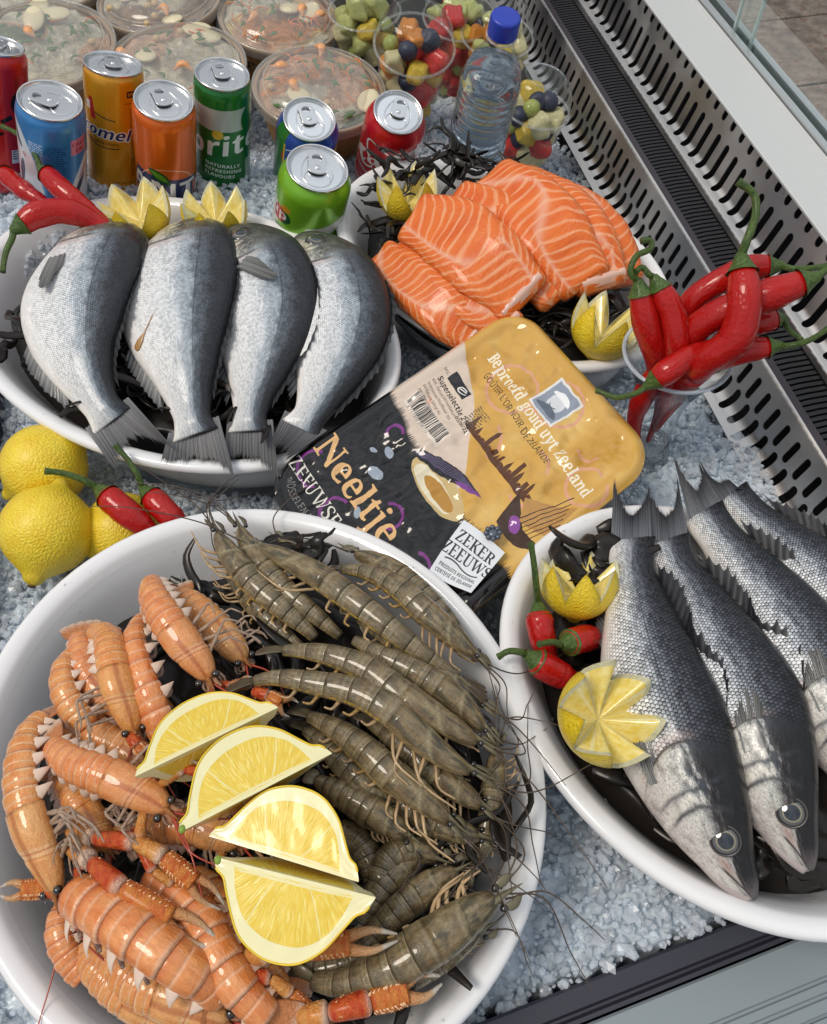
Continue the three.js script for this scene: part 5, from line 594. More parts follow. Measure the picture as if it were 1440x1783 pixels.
chilli('chilli lying behind the upright one in the glass', gG, [[.2806, .178, -.5405], [.2662, .176, -.5415], [.2409, .166, -.5358], [.2217, .148, -.5293], [.2155, .115, -.5123], [.2165, .06, -.5114]], 0.0115, [[.2935, .182, -.533], [.3102, .184, -.5319], [.3231, .186, -.5335]]);
chilli('low chilli pointing right with a long thin stem', gG, [[.2782, .145, -.4859], [.2554, .142, -.4839], [.2333, .132, -.4826], [.2203, .105, -.4845], [.2153, .045, -.4979]], 0.0112, [[.2902, .15, -.4821], [.3034, .156, -.4821], [.3171, .164, -.4874]]);
chilli('front chilli whose thin stem trails towards the packet', gG, [[.1876, .128, -.4655], [.2013, .138, -.4706], [.2218, .142, -.4839], [.2474, .14, -.5031]], 0.0108, [[.1745, .122, -.4589], [.1602, .118, -.4577], [.145, .116, -.4668]]);
chilli('small chilli end peeping out under the thick one', gG, [[.287, .15, -.5113], [.2715, .15, -.5074], [.2517, .14, -.5063], [.2355, .11, -.5107]], 0.0105, [[.2947, .148, -.5031], [.3036, .146, -.4924]]);
chilli('chilli reaching down to the bottom of the glass', gG, [[.2025, .11, -.4976], [.1959, .085, -.4953], [.1946, .045, -.4946], [.2037, .012, -.484]], 0.0105, null, 0.35);
chilli('chilli standing upright by the rim of the sea bass bowl', gR, [[.0874, .09, -.2828], [.0884, .086, -.2698], [.094, .074, -.258], [.1066, .062, -.2461]], 0.0108, [[.0845, .108, -.2937], [.0819, .122, -.306], [.0798, .13, -.3153]]);
chilli('chilli pointing its green end at the viewer in the sea bass bowl', gR, [[.105, .09, -.2591], [.1181, .08, -.2674], [.1337, .066, -.2761], [.1491, .055, -.2829]], 0.0108, [[.0931, .1, -.2551], [.0829, .105, -.251]]);
chilli('lower chilli with a hooked stem over the sea bass bowl rim', gR, [[.0822, .084, -.2499], [.0954, .076, -.2451], [.1116, .066, -.2418], [.1291, .056, -.2401]], 0.0112, [[.0729, .092, -.2513], [.0642, .094, -.2512], [.057, .09, -.2488]]);

// ---------- glass ----------
{
  const p = A([.2166, 0, -.5071]), o = thing('glass', 'flared clear glass full of red chillies beside the packet', 'glass', V(p.x, -0.012, p.z)); origin.set(o, V(0, 0, 0));
  const prof = smoothProfile([[0.0, 0.0], [0.022, 0.0], [0.0235, 0.004], [0.02, 0.02], [0.019, 0.045], [0.022, 0.075], [0.031, 0.103], [0.043, 0.128], [0.0445, 0.1295], [0.0425, 0.128], [0.0298, 0.103], [0.0208, 0.075], [0.0178, 0.045], [0.0185, 0.02], [0.016, 0.01], [0, 0.009]], 90);
  local('vessel', lathe(prof, 56), mat({ color: rgb(0.97, 0.99, 1), transmission: 1, thickness: 0.004, roughness: 0.01, ior: 1.45 }), o);
  local('rim', new THREE.TorusGeometry(0.0437, 0.0017, 10, 64).rotateX(Math.PI / 2).translate(0, 0.129, 0), mat({ color: rgb(0.85, 0.92, 1), transmission: 0.65, roughness: 0.02, thickness: 0, ior: 1.5 }), o);
}

// ---------- printed packet of mussels ----------
{
  const tl0 = A([.0723, .085, -.5813]), tr0 = A([.1719, .08, -.4113]), bl0 = A([-.1233, .066, -.4189]), X0 = tr0.clone().sub(tl0), Y0 = bl0.clone().sub(tl0), TL = tl0.clone().addScaledVector(Y0, -0.12), X = X0.clone().multiplyScalar(1.03), Y = Y0.clone().multiplyScalar(1.12), Nn = V(0, 0, 0).crossVectors(Y, X).normalize(), W = X.length(), L = Y.length(); if (Nn.y < 0) Nn.negate();
  const art = canvasTex(1100, 1524, (c, w, h) => {
    const fx = (a) => a / 1.03 * w, fy = (b) => (b + 0.12) / 1.12 * h;
    c.fillStyle = '#d3a651'; c.fillRect(0, 0, w, h); for (let i = 0; i < 46; i++) { const g = c.createRadialGradient(0, 0, 0, 0, 0, 1); const x = rnd() * w, y = rnd() * h * 0.55, r = 40 + rnd() * 130; g.addColorStop(0, rnd() < 0.5 ? 'rgba(240,208,136,.55)' : 'rgba(182,130,42,.35)'); g.addColorStop(1, 'rgba(200,150,60,0)'); c.save(); c.translate(x, y); c.scale(r, r * 1.6); c.fillStyle = g; c.fillRect(-1, -1, 2, 2); c.restore(); }
    c.fillStyle = '#d8c5b4'; c.beginPath(); c.moveTo(0, fy(0.14)); c.bezierCurveTo(fx(0.12), fy(0.2), fx(0.3), fy(0.24), fx(0.36), fy(0.3)); c.bezierCurveTo(fx(0.5), fy(0.42), fx(0.62), fy(0.44), fx(0.6), fy(0.56)); c.lineTo(0, fy(0.6)); c.fill();
    c.strokeStyle = 'rgba(222,160,140,.75)'; c.lineWidth = 16; for (let i = 0; i < 9; i++) { c.beginPath(); c.arc(fx(rr(0.05, 0.95)), fy(rr(-0.05, 0.42)), 40 + 110 * rnd(), rnd() * 6, rnd() * 6 + 1.4); c.stroke(); }
    c.fillStyle = '#57300f'; c.beginPath(); c.moveTo(fx(0.36), fy(0.335)); c.lineTo(fx(0.37), fy(0.26)); c.lineTo(fx(0.385), fy(0.3)); for (let i = 0; i <= 18; i++) { const a = 0.39 + i * 0.024, t = 0.318 - 0.03 * hash(i, 4) - (i === 4 || i === 12 ? 0.045 : 0); c.lineTo(fx(a), fy(t)); if (i % 3 === 1) { c.lineTo(fx(a + 0.009), fy(t - 0.022)); } c.lineTo(fx(a + 0.018), fy(t)); c.lineTo(fx(a + 0.02), fy(0.322)); } c.lineTo(fx(0.85), fy(0.345)); c.closePath(); c.fill();
    c.fillStyle = '#3e2410'; c.beginPath(); c.moveTo(fx(0.76), fy(0.33)); c.lineTo(fx(0.8), fy(0.45)); c.quadraticCurveTo(fx(0.95), fy(0.48), fx(1.02), fy(0.4)); c.lineTo(fx(0.9), fy(0.4)); c.fill(); c.fillStyle = '#b98a4a'; c.beginPath(); c.moveTo(fx(0.8), fy(0.33)); c.lineTo(fx(0.98), fy(0.22)); c.lineTo(fx(1.0), fy(0.36)); c.lineTo(fx(0.86), fy(0.39)); c.fill(); c.strokeStyle = '#2c1b10'; c.lineWidth = 4; for (let i = 0; i < 6; i++) { c.beginPath(); c.moveTo(fx(0.84 + 0.02 * i), fy(0.42)); c.lineTo(fx(0.93 + 0.012 * i), fy(0.2 + 0.02 * i)); c.stroke(); } c.fillStyle = '#8a4b9a'; c.beginPath(); c.ellipse(fx(0.86), fy(0.41), 44, 26, 0.6, 0, 7); c.fill();
    // black lower part with a brushed fringe
    c.fillStyle = '#0c0a0c'; c.beginPath(); c.moveTo(0, h); c.lineTo(0, fy(0.475)); for (let i = 0; i <= 260; i++) { const a = i / 260 * 1.03, b = 0.48 + 0.055 * Math.sin(Math.min(1, a / 0.5) * 1.57) + 0.006 * Math.sin(a * 30), k = i % 2 ? -0.012 - 0.018 * hash(i, 3) : 0; c.lineTo(fx(a), fy(b + k)); } c.lineTo(w, h); c.fill();
    c.strokeStyle = '#7b2f80'; c.lineWidth = 15; for (const [a, b, r, s] of [[0.12, 0.84, 85, 0.5], [0.2, 0.55, 40, 2], [0.5, 0.72, 60, 3.6], [0.34, 0.86, 70, 1], [0.75, 0.75, 70, 4]]) { c.beginPath(); c.arc(fx(a), fy(b), r, s, s + 3.6); c.stroke(); } for (let i = 0; i < 24; i++) { c.fillStyle = `rgba(120,50,130,${0.3 * rnd()})`; c.beginPath(); c.ellipse(fx(rnd()), fy(rr(0.6, 1)), 10 + 40 * rnd(), 6 + 10 * rnd(), rnd() * 6, 0, 7); c.fill(); }
    // open mussel
    c.save(); c.translate(fx(0.5), fy(0.5)); c.rotate(-0.42); c.fillStyle = '#c9b07a'; c.beginPath(); c.ellipse(0, 60, 190, 74, 0.42, 0, 7); c.fill(); c.fillStyle = '#e5dcc0'; c.beginPath(); c.ellipse(-18, 70, 145, 46, 0.42, 0, 7); c.fill(); c.fillStyle = '#b48434'; c.beginPath(); c.ellipse(20, 80, 110, 32, 0.42, 0, 7); c.fill(); c.fillStyle = '#14121c'; c.beginPath(); c.moveTo(-215, -40); c.quadraticCurveTo(-20, -120, 205, 4); c.quadraticCurveTo(-10, 34, -215, -40); c.fill(); c.strokeStyle = '#5d5270'; c.lineWidth = 5; for (let i = 0; i < 5; i++) { c.beginPath(); c.moveTo(-190, -42); c.quadraticCurveTo(-20, -96 + i * 20, 180, 2); c.stroke(); } c.fillStyle = '#7a3f8f'; c.beginPath(); c.moveTo(60, 6); c.quadraticCurveTo(140, -30, 205, 4); c.quadraticCurveTo(130, 26, 60, 6); c.fill(); c.restore();
    c.fillStyle = '#9aa6b4'; for (const [a, b, r] of [[0.25, 0.6, 34], [0.3, 0.68, 44], [0.2, 0.64, 20], [0.4, 0.8, 26]]) { c.beginPath(); c.ellipse(fx(a), fy(b), r, r * 0.6, rnd() * 3, 0, 7); c.fill(); }
    const text = (t, a, b, size, rot, col, font, weight = '', sx = 1) => { c.save(); c.translate(fx(a), fy(b)); c.rotate(rot); c.scale(sx, 1); c.font = `${weight} ${size}px ${font}`; c.textAlign = 'left'; c.textBaseline = 'middle'; c.fillStyle = col; c.fillText(t, 0, 0); c.restore(); };
    text('Beproefd goud uyt Zeeland', 0.15, 0.095, 84, 0.1, '#f2ead6', 'serif', 'bold', 0.76); text("GOÛTER L'OR NOIR DE ZÉLANDE", 0.205, 0.155, 46, 0.1, '#2b1a08', 'sans-serif', '', 0.86);
    c.save(); c.translate(fx(0.535), fy(0.03)); c.rotate(0.06); c.fillStyle = '#e2e2e0'; c.fillRect(-92, -100, 184, 200); c.fillStyle = '#8e98a8'; c.fillRect(-80, -88, 160, 176); c.fillStyle = '#d5d9de'; c.beginPath(); c.ellipse(0, 0, 46, 54, 0, 0, 7); c.fill(); c.fillStyle = '#5d6675'; c.beginPath(); c.ellipse(0, 70, 70, 40, 0, 3.14, 6.28); c.fill(); c.fillStyle = '#eef0f2'; c.beginPath(); c.ellipse(0, -28, 58, 34, 0, 3.14, 6.28); c.fill(); c.strokeStyle = '#444c5a'; c.lineWidth = 4; c.beginPath(); c.arc(0, 10, 22, 0.4, 2.7); c.stroke(); c.restore();
    c.save(); c.translate(fx(0.2), fy(0.265)); c.rotate(0.1); c.fillStyle = '#16161a'; c.fillRect(-90, -28, 150, 56); c.strokeStyle = '#f0ece4'; c.lineWidth = 6; c.beginPath(); c.ellipse(20, 0, 30, 15, -0.3, 0.4, 5.4); c.stroke(); c.beginPath(); c.moveTo(-8, 8); c.lineTo(40, -12); c.stroke(); c.restore(); text('MSC-C-57191', 0.07, 0.265, 20, 0.1, '#222', 'sans-serif');
    text('Superselectie 2 KG', 0.09, 0.3, 40, 0.12, '#1c1512', 'sans-serif', 'bold', 0.9); for (let i = 0; i < 4; i++) text(['Min. datum/Vervaldatum', 'Tenminste houdbaar tot', 'Meilleure balise au', 'Lieu 05222022  L0102'][i], 0.08, 0.325 + i * 0.021, 21, 0.1, '#2a211c', 'sans-serif', i > 2 ? 'bold' : ''); text('03/06/22', 0.3, 0.34, 24, 0.1, '#1c1512', 'sans-serif', 'bold');
    c.save(); c.translate(fx(0.1), fy(0.425)); c.rotate(0.02); c.fillStyle = '#e6d9cc'; c.fillRect(-8, -44, 290, 92); c.fillStyle = '#0d0c0e'; let x = 0; let k = 0; while (x < 272) { const b = 2 + Math.floor(hash(k, 5) * 6); if (k % 2 === 0) c.fillRect(x, -42, b, 74); x += b; k++; } c.font = '20px monospace'; c.fillText('8 717895 308712', 20, 48); c.restore(); tinyText(c, fx(0.33), fy(0.25), 90, 8, 9, '#6a5846');
    text('Neeltje', 0.03, 0.765, 172, -0.03, '#e2b57c', 'serif', 'bold', 0.98); text('ZEEUWSE', 0.02, 0.885, 92, -0.03, '#ece6dc', 'serif', '', 0.9); text('MOSSELEN', 0.06, 0.945, 46, -0.03, '#8f8a86', 'sans-serif', '', 1); text('ZZ4', 1.0, 0.27, 30, 0.3, '#4a3010', 'sans-serif');
    // film wrinkles in the print
    for (let i = 0; i < 60; i++) { c.strokeStyle = `rgba(${rnd() < 0.5 ? '240,220,180' : '90,60,20'},${0.12 * rnd()})`; c.lineWidth = 1 + 4 * rnd(); c.beginPath(); const px = rnd() * w, py = rnd() * h * 0.55; c.moveTo(px, py); c.quadraticCurveTo(px + rr(-60, 60), py + rr(-60, 60), px + rr(-140, 140), py + rr(-140, 140)); c.stroke(); }
  });
  const g = thing('mussel_packet', 'gold and black printed packet of mussels resting on the bowl rims', 'food packet', TL.clone().lerp(TL.clone().add(X).add(Y), 0.5).addScaledVector(Nn, -0.035)), NX = 76, NY = 100, cr = 0.16, pos = [], rows = [];
  const inset = (x, y) => { const rx = 0.2, ry = rx * W / L, dx = Math.max(rx - x, x - 1 + rx, 0) / rx, dy = Math.max(ry - y, 0) / ry; return Math.hypot(dx, dy); };
  const film = (x, y, k) => { // rounded corners at the far end by squeezing the grid
    const r = 0.034; let X1 = x * W, Y1 = y * L; const cx = X1 < r ? r : X1 > W - r ? W - r : X1, cy = Y1 < r ? r : Y1 > L - r ? L - r : Y1, dx = X1 - cx, dy = Y1 - cy, big = Math.max(Math.abs(dx), Math.abs(dy)), len = Math.hypot(dx, dy); if (len > 0 && dx !== 0 && dy !== 0) { X1 = cx + dx * big / len; Y1 = cy + dy * big / len; } const e = Math.min(r - (dx !== 0 && dy !== 0 ? big : r), 0) === 0 && dx !== 0 && dy !== 0 ? r - big : Math.min(X1, W - X1, Y1, L - Y1), flat = ss(0.014, 0.02, e), xx = X1 / W; y = Y1 / L; const lip = 0.003 * ss(0.002, 0.005, e) * ss(0.0145, 0.012, e);
    const wr = 0.0075 * fbm(x * 8 + 3, y * 10, 2, 4) + 0.0035 * Math.abs(fbm(x * 4, y * 3 + x * 2, 8, 3)) * 2 - 0.0022 * Math.abs(N3(x * 9 + y * 3, y * 3 - x * 5, 4)) - 0.0065 * Math.abs(fbm(x * 13 + 2 * N3(x * 3, y * 3), y * 17, 6, 2)) + 0.0045 * Math.abs(N3(x * 22 - y * 9, y * 8, 3)); return TL.clone().addScaledVector(X, xx).addScaledVector(Y, y).addScaledVector(Nn, k + flat * (wr - 0.002) + lip - 0.002 * (1 - ss(0, 0.003, e))); };
  const press = (p, off = 0) => { const q = inBowl(BOWLS.shellfish, p.x, p.z); if (q < 1.08) p.y = Math.min(p.y, lerp(0.068, -0.012, ss(1.0, 0.7, q)) + 0.03 * ss(1.0, 1.08, q) + off); const q2 = inBowl(BOWLS.bream, p.x, p.z); if (q2 < 1.02) p.y = Math.max(p.y, 0.0655 + off); return p; };
  for (let i = 0; i <= NY; i++) rows.push(Array.from({ length: NX + 1 }, (_, j) => press(film(j / NX, i / NY, 0)))); void pos; void cr; void inset;
  part('printed_film', loft(rows, { closed: false, uv: (i, j) => [j / NX, 1 - i / NY] }), mat({ map: art, roughness: 0.32, clearcoat: 1, clearcoatRoughness: 0.02, specularIntensity: 0.3 }), g);
  const ringPts = []; for (let j = 0; j <= 30; j++) ringPts.push([j / 30, 0]); for (let i = 1; i <= 40; i++) ringPts.push([1, i / 40]); for (let j = 29; j >= 0; j--) ringPts.push([j / 30, 1]); for (let i = 39; i > 0; i--) ringPts.push([0, i / 40]);
  const wall = [[0, 0], [0, -0.0035], [0.045, -0.006], [0.075, -0.03], [0.5, -0.031]].map(([k, d]) => ringPts.map(([x, y]) => film(x, y, 0).lerp(film(0.5, 0.5, 0), k).addScaledVector(Nn, d)).map((p) => press(p, d))); part('tray', loft(wall), mat({ color: rgb(0.5, 0.35, 0.12), roughness: 0.35, clearcoat: 0.4 }), g);
  // white paper tag
  const at = (a, b, k) => TL.clone().addScaledVector(X, a / 1.03).addScaledVector(Y, (b + 0.12) / 1.12).addScaledVector(Nn, k), ca = [[0.735, 0.545], [0.945, 0.5], [0.985, 0.655], [0.81, 0.725]].map(([a, b]) => at(a, b, 0.009)), trs = []; for (let i = 0; i <= 12; i++) trs.push(Array.from({ length: 13 }, (_, j) => { const u = j / 12, v = i / 12, p = ca[0].clone().lerp(ca[1], u).lerp(ca[3].clone().lerp(ca[2], u), v); return p.addScaledVector(Nn, 0.002 * Math.sin(u * 4 + v * 3) - 0.004 * v * v); }));
  const tg = thing('paper_tag', 'white certification tag lying on the packet corner by the round bowl', 'tag', ca[3].clone());
  part('tag_face', loft(trs, { closed: false, uv: (i, j) => [j / 12, 1 - i / 12] }), mat({ map: canvasTex(512, 512, (c, w, h) => { c.fillStyle = '#dfe3e8'; c.fillRect(0, 0, w, h); c.fillStyle = '#2b3036'; c.textAlign = 'center'; c.save(); c.translate(w / 2, 0); c.scale(0.86, 1); c.font = 'bold 150px serif'; c.fillText('ZEKER', 0, h * 0.36); c.fillText('ZEEUWS', 0, h * 0.62); c.restore(); c.lineWidth = 12; c.strokeStyle = '#2b3036'; c.beginPath(); c.moveTo(60, h * 0.68); c.quadraticCurveTo(w * 0.3, h * 0.62, w * 0.5, h * 0.69); c.quadraticCurveTo(w * 0.75, h * 0.75, w - 60, h * 0.68); c.stroke(); c.font = 'bold 42px sans-serif'; c.fillText('PRODUITS REGIONAL', w / 2, h * 0.82); c.fillText('CERTIFIÉ DE ZÉLANDE', w / 2, h * 0.92); }), roughness: 0.5 }), tg);
  part('emblem', flatten([0, 1, 2, 3, 4, 5, 6, 7].map((k) => new THREE.SphereGeometry(0.0022, 8, 6).translate(Math.cos(k * 0.785) * 0.005, 0, Math.sin(k * 0.785) * 0.005)).concat([new THREE.SphereGeometry(0.0038, 12, 8).scale(1, 0.5, 1)])).applyQuaternion(new THREE.Quaternion().setFromUnitVectors(UP, Nn)).translate(...at(0.86, 0.5, 0.012).toArray()), mat({ color: rgb(0.12, 0.14, 0.18), roughness: 0.35, metalness: 0.5 }), tg);
}

// ---------- prawns and langoustines ----------
// shells are mapped: u from snout (0) to tail (1), v once round the body (0.25 = back)
const round3 = (v, k) => [Math.cos(v * Math.PI * 2) * k, Math.sin(v * Math.PI * 2) * k];
const segAt = (u, t0) => u < t0 ? -1 : ((u - t0) / (0.93 - t0) * 6) % 1;
function prawnTexture(k) {
  return colorTex(1024, 384, (u, v) => {
    const [cx, cy] = round3(v, 1), back = 0.5 + 0.5 * cy, q = segAt(u, 0.36), n = fbm(u * 18 + k, cx * 2.2, cy * 2.2 + k, 4), n2 = fbm(u * 75 + k, cx * 7, cy * 7, 3), n3 = fbm(u * 9, cx * 12 + k, cy * 12, 3);
    let c = mix3([0.11, 0.085, 0.042], [0.28, 0.225, 0.125], clamp(0.42 + 1.5 * n)); c = mix3(c, [0.24, 0.13, 0.05], clamp(0.2 + 2 * n3) * 0.6);
    if (q >= 0) { const band = ss(0.52, 0.8, q + 0.3 * n) * (0.4 + 0.6 * back); c = mix3(c, [0.028, 0.028, 0.022], band * 0.45); c = mix3(c, [0.34, 0.32, 0.23], 0.45 * ss(0.14, 0.04, q) + 0.3 * Math.exp(-(((q - 0.3) / 0.06) ** 2))); c = mix3(c, [0.03, 0.025, 0.018], 0.6 * ss(0.95, 1, q)); }
    else { const bl = fbm(u * 13 + k * 3, cx * 2.6, cy * 2.6, 3); c = mix3(c, [0.035, 0.035, 0.025], clamp((bl - 0.02) * 5) * 0.75 * (0.35 + 0.65 * back)); c = mix3(c, [0.4, 0.34, 0.2], Math.exp(-(((u - 0.2 - 0.05 * cy) / 0.012) ** 2)) * 0.5); }
    c = mix3(c, [0.46, 0.33, 0.16], ss(0.42, 0.12, back) * 0.75); const dots = hash(Math.floor(u * 64), 3) > 0.45 && Math.abs(back - 0.26) < 0.035 && u > 0.36 ? 0.85 : 0; c = mix3(c, [0.72, 0.46, 0.05], dots);
    const m = 1 + 0.5 * n2; return c.map((x) => clamp(x * m));
  });
}
function langTexture(k) {
  return colorTex(1024, 384, (u, v) => {
    const [cx, cy] = round3(v, 1), back = 0.5 + 0.5 * cy, q = segAt(u, 0.43), n = fbm(u * 12 + k, cx * 1.6, cy * 1.6 + k, 3), n2 = fbm(u * 60 + k, cx * 9, cy * 9, 3), n3 = fbm(u * 7 + k, cx * 3, cy * 3, 2);
    let c = mix3([0.64, 0.19, 0.035], [0.82, 0.42, 0.15], clamp(0.5 + 0.9 * n));
    if (q >= 0) { c = mix3(c, [0.52, 0.13, 0.03], 0.55 * ss(0.32, 0.0, q)); c = mix3(c, [0.84, 0.56, 0.33], 0.7 * Math.exp(-(((q - 0.44 + 0.06 * n) / 0.045) ** 2)) + 0.8 * ss(0.86, 0.97, q + 0.1 * n)); c = mix3(c, [0.3, 0.06, 0.02], ss(0.985, 1, q)); c = mix3(c, [0.84, 0.6, 0.46], ss(0.62, 0.36, back) * ss(0.2, 0.8, q)); }
    else { c = mix3(c, [0.74, 0.42, 0.16], clamp(0.45 + 0.7 * n3)); const g = Math.abs(u - 0.25 + 0.02 * cx); c = mix3(c, [0.4, 0.1, 0.03], 0.7 * Math.exp(-((g / 0.004) ** 2))); c = mix3(c, [0.8, 0.55, 0.32], 0.5 * Math.exp(-(((g - 0.012) / 0.008) ** 2))); const sp = fbm(u * 120, cx * 16, cy * 16, 2); if (sp > 0.24) c = mix3(c, [0.5, 0.17, 0.05], 0.35); c = mix3(c, [0.36, 0.08, 0.02], 0.6 * Math.exp(-(((back - 1) / 0.006) ** 2))); }
    c = mix3(c, [0.78, 0.58, 0.46], ss(0.36, 0.08, back) * 0.9); const m = 1 + 0.28 * n2; return c.map((x) => clamp(x * m));
  });
}
const shellRelief = (t0) => greyTex(1024, 256, (u, v) => { const [cx, cy] = round3(v, 1), q = segAt(u, t0); return 0.5 + 0.35 * fbm(u * 40, cx * 4, cy * 4, 4) + 0.25 * fbm(u * 140, cx * 14, cy * 14, 2) - (q >= 0 ? 0.3 * Math.exp(-(((q - 0.42) / 0.04) ** 2)) : 0.3 * Math.exp(-(((u - 0.22 + 0.02 * cx) / 0.005) ** 2))); });
const reliefP = shellRelief(0.36), reliefL = shellRelief(0.43), shell = (map, bumpMap, o = {}) => mat({ map, bumpMap, bumpScale: 0.001, roughness: 0.34, clearcoat: 0.75, clearcoatRoughness: 0.06, specularIntensity: 0.6, ...o });
const prawnMats = [1, 2, 3].map((k) => shell(prawnTexture(k * 7), reliefP)), langMats = [1, 2, 3].map((k) => shell(langTexture(k * 5), reliefL, { color: rgb(1, [1, 0.86, 0.93][k - 1], [1, 0.9, 0.8][k - 1]) })), langPale = shell(langTexture(23), reliefL, { color: rgb(1, 1, 1) });
let shellMat = prawnMats[0];
const legMat = mat({ vertexColors: true, roughness: 0.4, clearcoat: 0.3 });
const eyeMat = mat({ color: rgb(0.012, 0.01, 0.01), roughness: 0.08, clearcoat: 1 });
// one shell ring: rows of a body section between t0 and t1 on the spine, rf(q, a) radius factor
function shellSection(c, t0, t1, up, width, height, { n = 6, m = 22, shape, belly = 0.75, mapT = (t) => t, lo, hi }) {
  const rows = []; for (let i = 0; i <= n; i++) { const q = i / n, t = lerp(t0, t1, q), f = frameAt(c, t, up), row = []; for (let j = 0; j < m; j++) { const a = j / m * Math.PI * 2, ca = Math.cos(a), sa = Math.sin(a), k = shape(q, a), h = height(t) * (sa > 0 ? 1 : belly); row.push(f.p.clone().addScaledVector(f.B, ca * width(t) * k).addScaledVector(f.N, sa * h * k)); } rows.push(row); }
  return loft(rows, { uv: (i, j) => [mapT(clamp(lerp(t0, t1, i / n), lo ?? 0, hi ?? 1)), j / m], capStart: true, capEnd: true });
}
const tint = (c, k) => c.map((x) => Math.max(0, x * k));
function prawnColor() { // t: head 0 -> tail 1, a: angle (pi/2 = back)
  const base = [[0.13, 0.11, 0.06], [0.25, 0.22, 0.13]], dark = [0.045, 0.04, 0.026];
  return (t, a, q, s) => { const back = 0.5 + 0.5 * Math.sin(a), n = fbm(t * 22 + s, Math.cos(a) * 2, Math.sin(a) * 2 + s, 3), n2 = fbm(t * 70 + s, Math.cos(a) * 6, Math.sin(a) * 6, 2); let c = mix3(base[0], base[1], clamp(0.45 + 1.3 * n)); const band = t > 0.4 ? Math.max(0, Math.sin(t * 52 + s * 3) + 0.35 * n) : 0.55 * Math.max(0, fbm(t * 14 + s, Math.cos(a) * 3, s, 2) * 3); c = mix3(c, dark, clamp(0.75 * band) * (0.35 + 0.65 * back)); c = mix3(c, [0.3, 0.24, 0.13], ss(0.4, 0.05, back) * 0.7); return tint(c, 1 + 0.45 * n2); };
}
const CLIMB = new Map();
function prawn(label, pts, size, up, opt = {}) {
  shellMat = prawnMats[Math.floor(rnd() * 3)]; size *= 0.8; const rostMat = legMat; const c = curveOf(pts), s = rnd() * 50, col = prawnColor(), g = thing('prawn', label, 'prawn', c.getPointAt(0.5).addScaledVector(UP, -size), 'grey prawns in the round bowl'), L = c.getLength();
  const hw = (t) => size * 0.88 * table([[0, 0.16], [0.06, 0.42], [0.14, 0.72], [0.25, 0.93], [0.36, 1], [0.45, 0.98], [0.6, 0.88], [0.75, 0.7], [0.86, 0.5], [0.93, 0.38], [1, 0.3]], t), hh = (t) => hw(t) * 1.08;
  part('carapace', shellSection(c, 0.05, 0.375, up, hw, hh, { n: 14, m: 26, shape: (q, a) => (1.02 + 0.05 * ss(0.86, 1, q)) * (1 + 0.03 * Math.sin(a * 2 + 1)) * (q < 0.03 ? 0.8 : 1) * (1 - 0.05 * Math.exp(-(((q - 0.45) / 0.05) ** 2))), hi: 0.359 }), shellMat, g);
  const cuts = [0.36, 0.455, 0.55, 0.645, 0.735, 0.82, 0.925];
  for (let k = 0; k < 6; k++) part('tail_segment', shellSection(c, cuts[k] - 0.008, cuts[k + 1] + 0.004, up, hw, hh, { n: 8, m: 24, lo: cuts[k] + 0.001, hi: cuts[k + 1] - 0.001, mapT: (t) => 0.36 + 0.57 * (k + clamp((t - cuts[k]) / (cuts[k + 1] - cuts[k]), 0.01, 0.99)) / 6, shape: (q, a) => (0.97 + 0.05 * Math.sqrt(q) - (q > 0.93 ? 0.025 : 0)) * (Math.sin(a) < -0.1 && Math.abs(Math.cos(a)) > 0.4 ? 1.1 : 1) }), shellMat, g);
  const fe = frameAt(c, 0.93, up), tip = frameAt(c, 1, up); // tail fan
  if (!opt.cut) { const fan = part('tail_fan', flatten([-1, -0.5, 0, 0.5, 1].map((k) => { const d = tip.T.clone().addScaledVector(fe.B, k * 0.5).normalize(), o = fe.p; return tube([o, o.clone().addScaledVector(d, L * 0.05).addScaledVector(fe.N, 0.001 * Math.abs(k)), o.clone().addScaledVector(d, L * 0.115)], (t) => size * 0.3 * (0.45 + 0.75 * Math.sin(Math.PI * clamp(0.1 + 0.85 * t))), { n: 8, m: 10, flat: 0.28, up: fe.N, color: (t, q) => tint(mix3(col(0.8, 1.6, 0.5, s), [0.1, 0.05, 0.03], 0.6 * t), 0.9) }); })), legMat, g); void fan; }
  const f0 = frameAt(c, 0.06, up), fr = frameAt(c, 0.0, up), fwd = fr.T.clone().negate();
  part('rostrum', tube([f0.p.clone().addScaledVector(f0.N, hh(0.06) * 0.55).addScaledVector(f0.T, L * 0.04), f0.p.clone().addScaledVector(f0.N, hh(0.06) * 0.5).addScaledVector(fwd, L * 0.05), f0.p.clone().addScaledVector(f0.N, hh(0.06) * 0.75).addScaledVector(fwd, L * 0.14)], (t) => size * 0.2 * (1 - 0.92 * t), { n: 12, m: 8, flat: 1.4, up, color: (t) => tint(col(0.1, 1.6, 0.5, s), 1.1 - 0.3 * t) }), rostMat, g);
  for (const k of [-1, 1]) { const e = f0.p.clone().addScaledVector(f0.B, k * size * 0.44).addScaledVector(f0.N, size * 0.28).addScaledVector(fwd, L * 0.02); part('eye', new THREE.SphereGeometry(size * 0.17, 12, 10).translate(e.x, e.y, e.z), eyeMat, g); part('antenna_scale', tube([e, e.clone().addScaledVector(fwd, L * 0.05).addScaledVector(f0.B, k * 0.001), e.clone().addScaledVector(fwd, L * 0.105).addScaledVector(f0.N, -0.002)], (t) => size * 0.22 * Math.sin(Math.PI * clamp(0.12 + 0.84 * t)), { n: 8, m: 7, flat: 0.4, up, color: () => tint(col(0.1, 1.6, 0.5, s), 0.9) }), rostMat, g); }
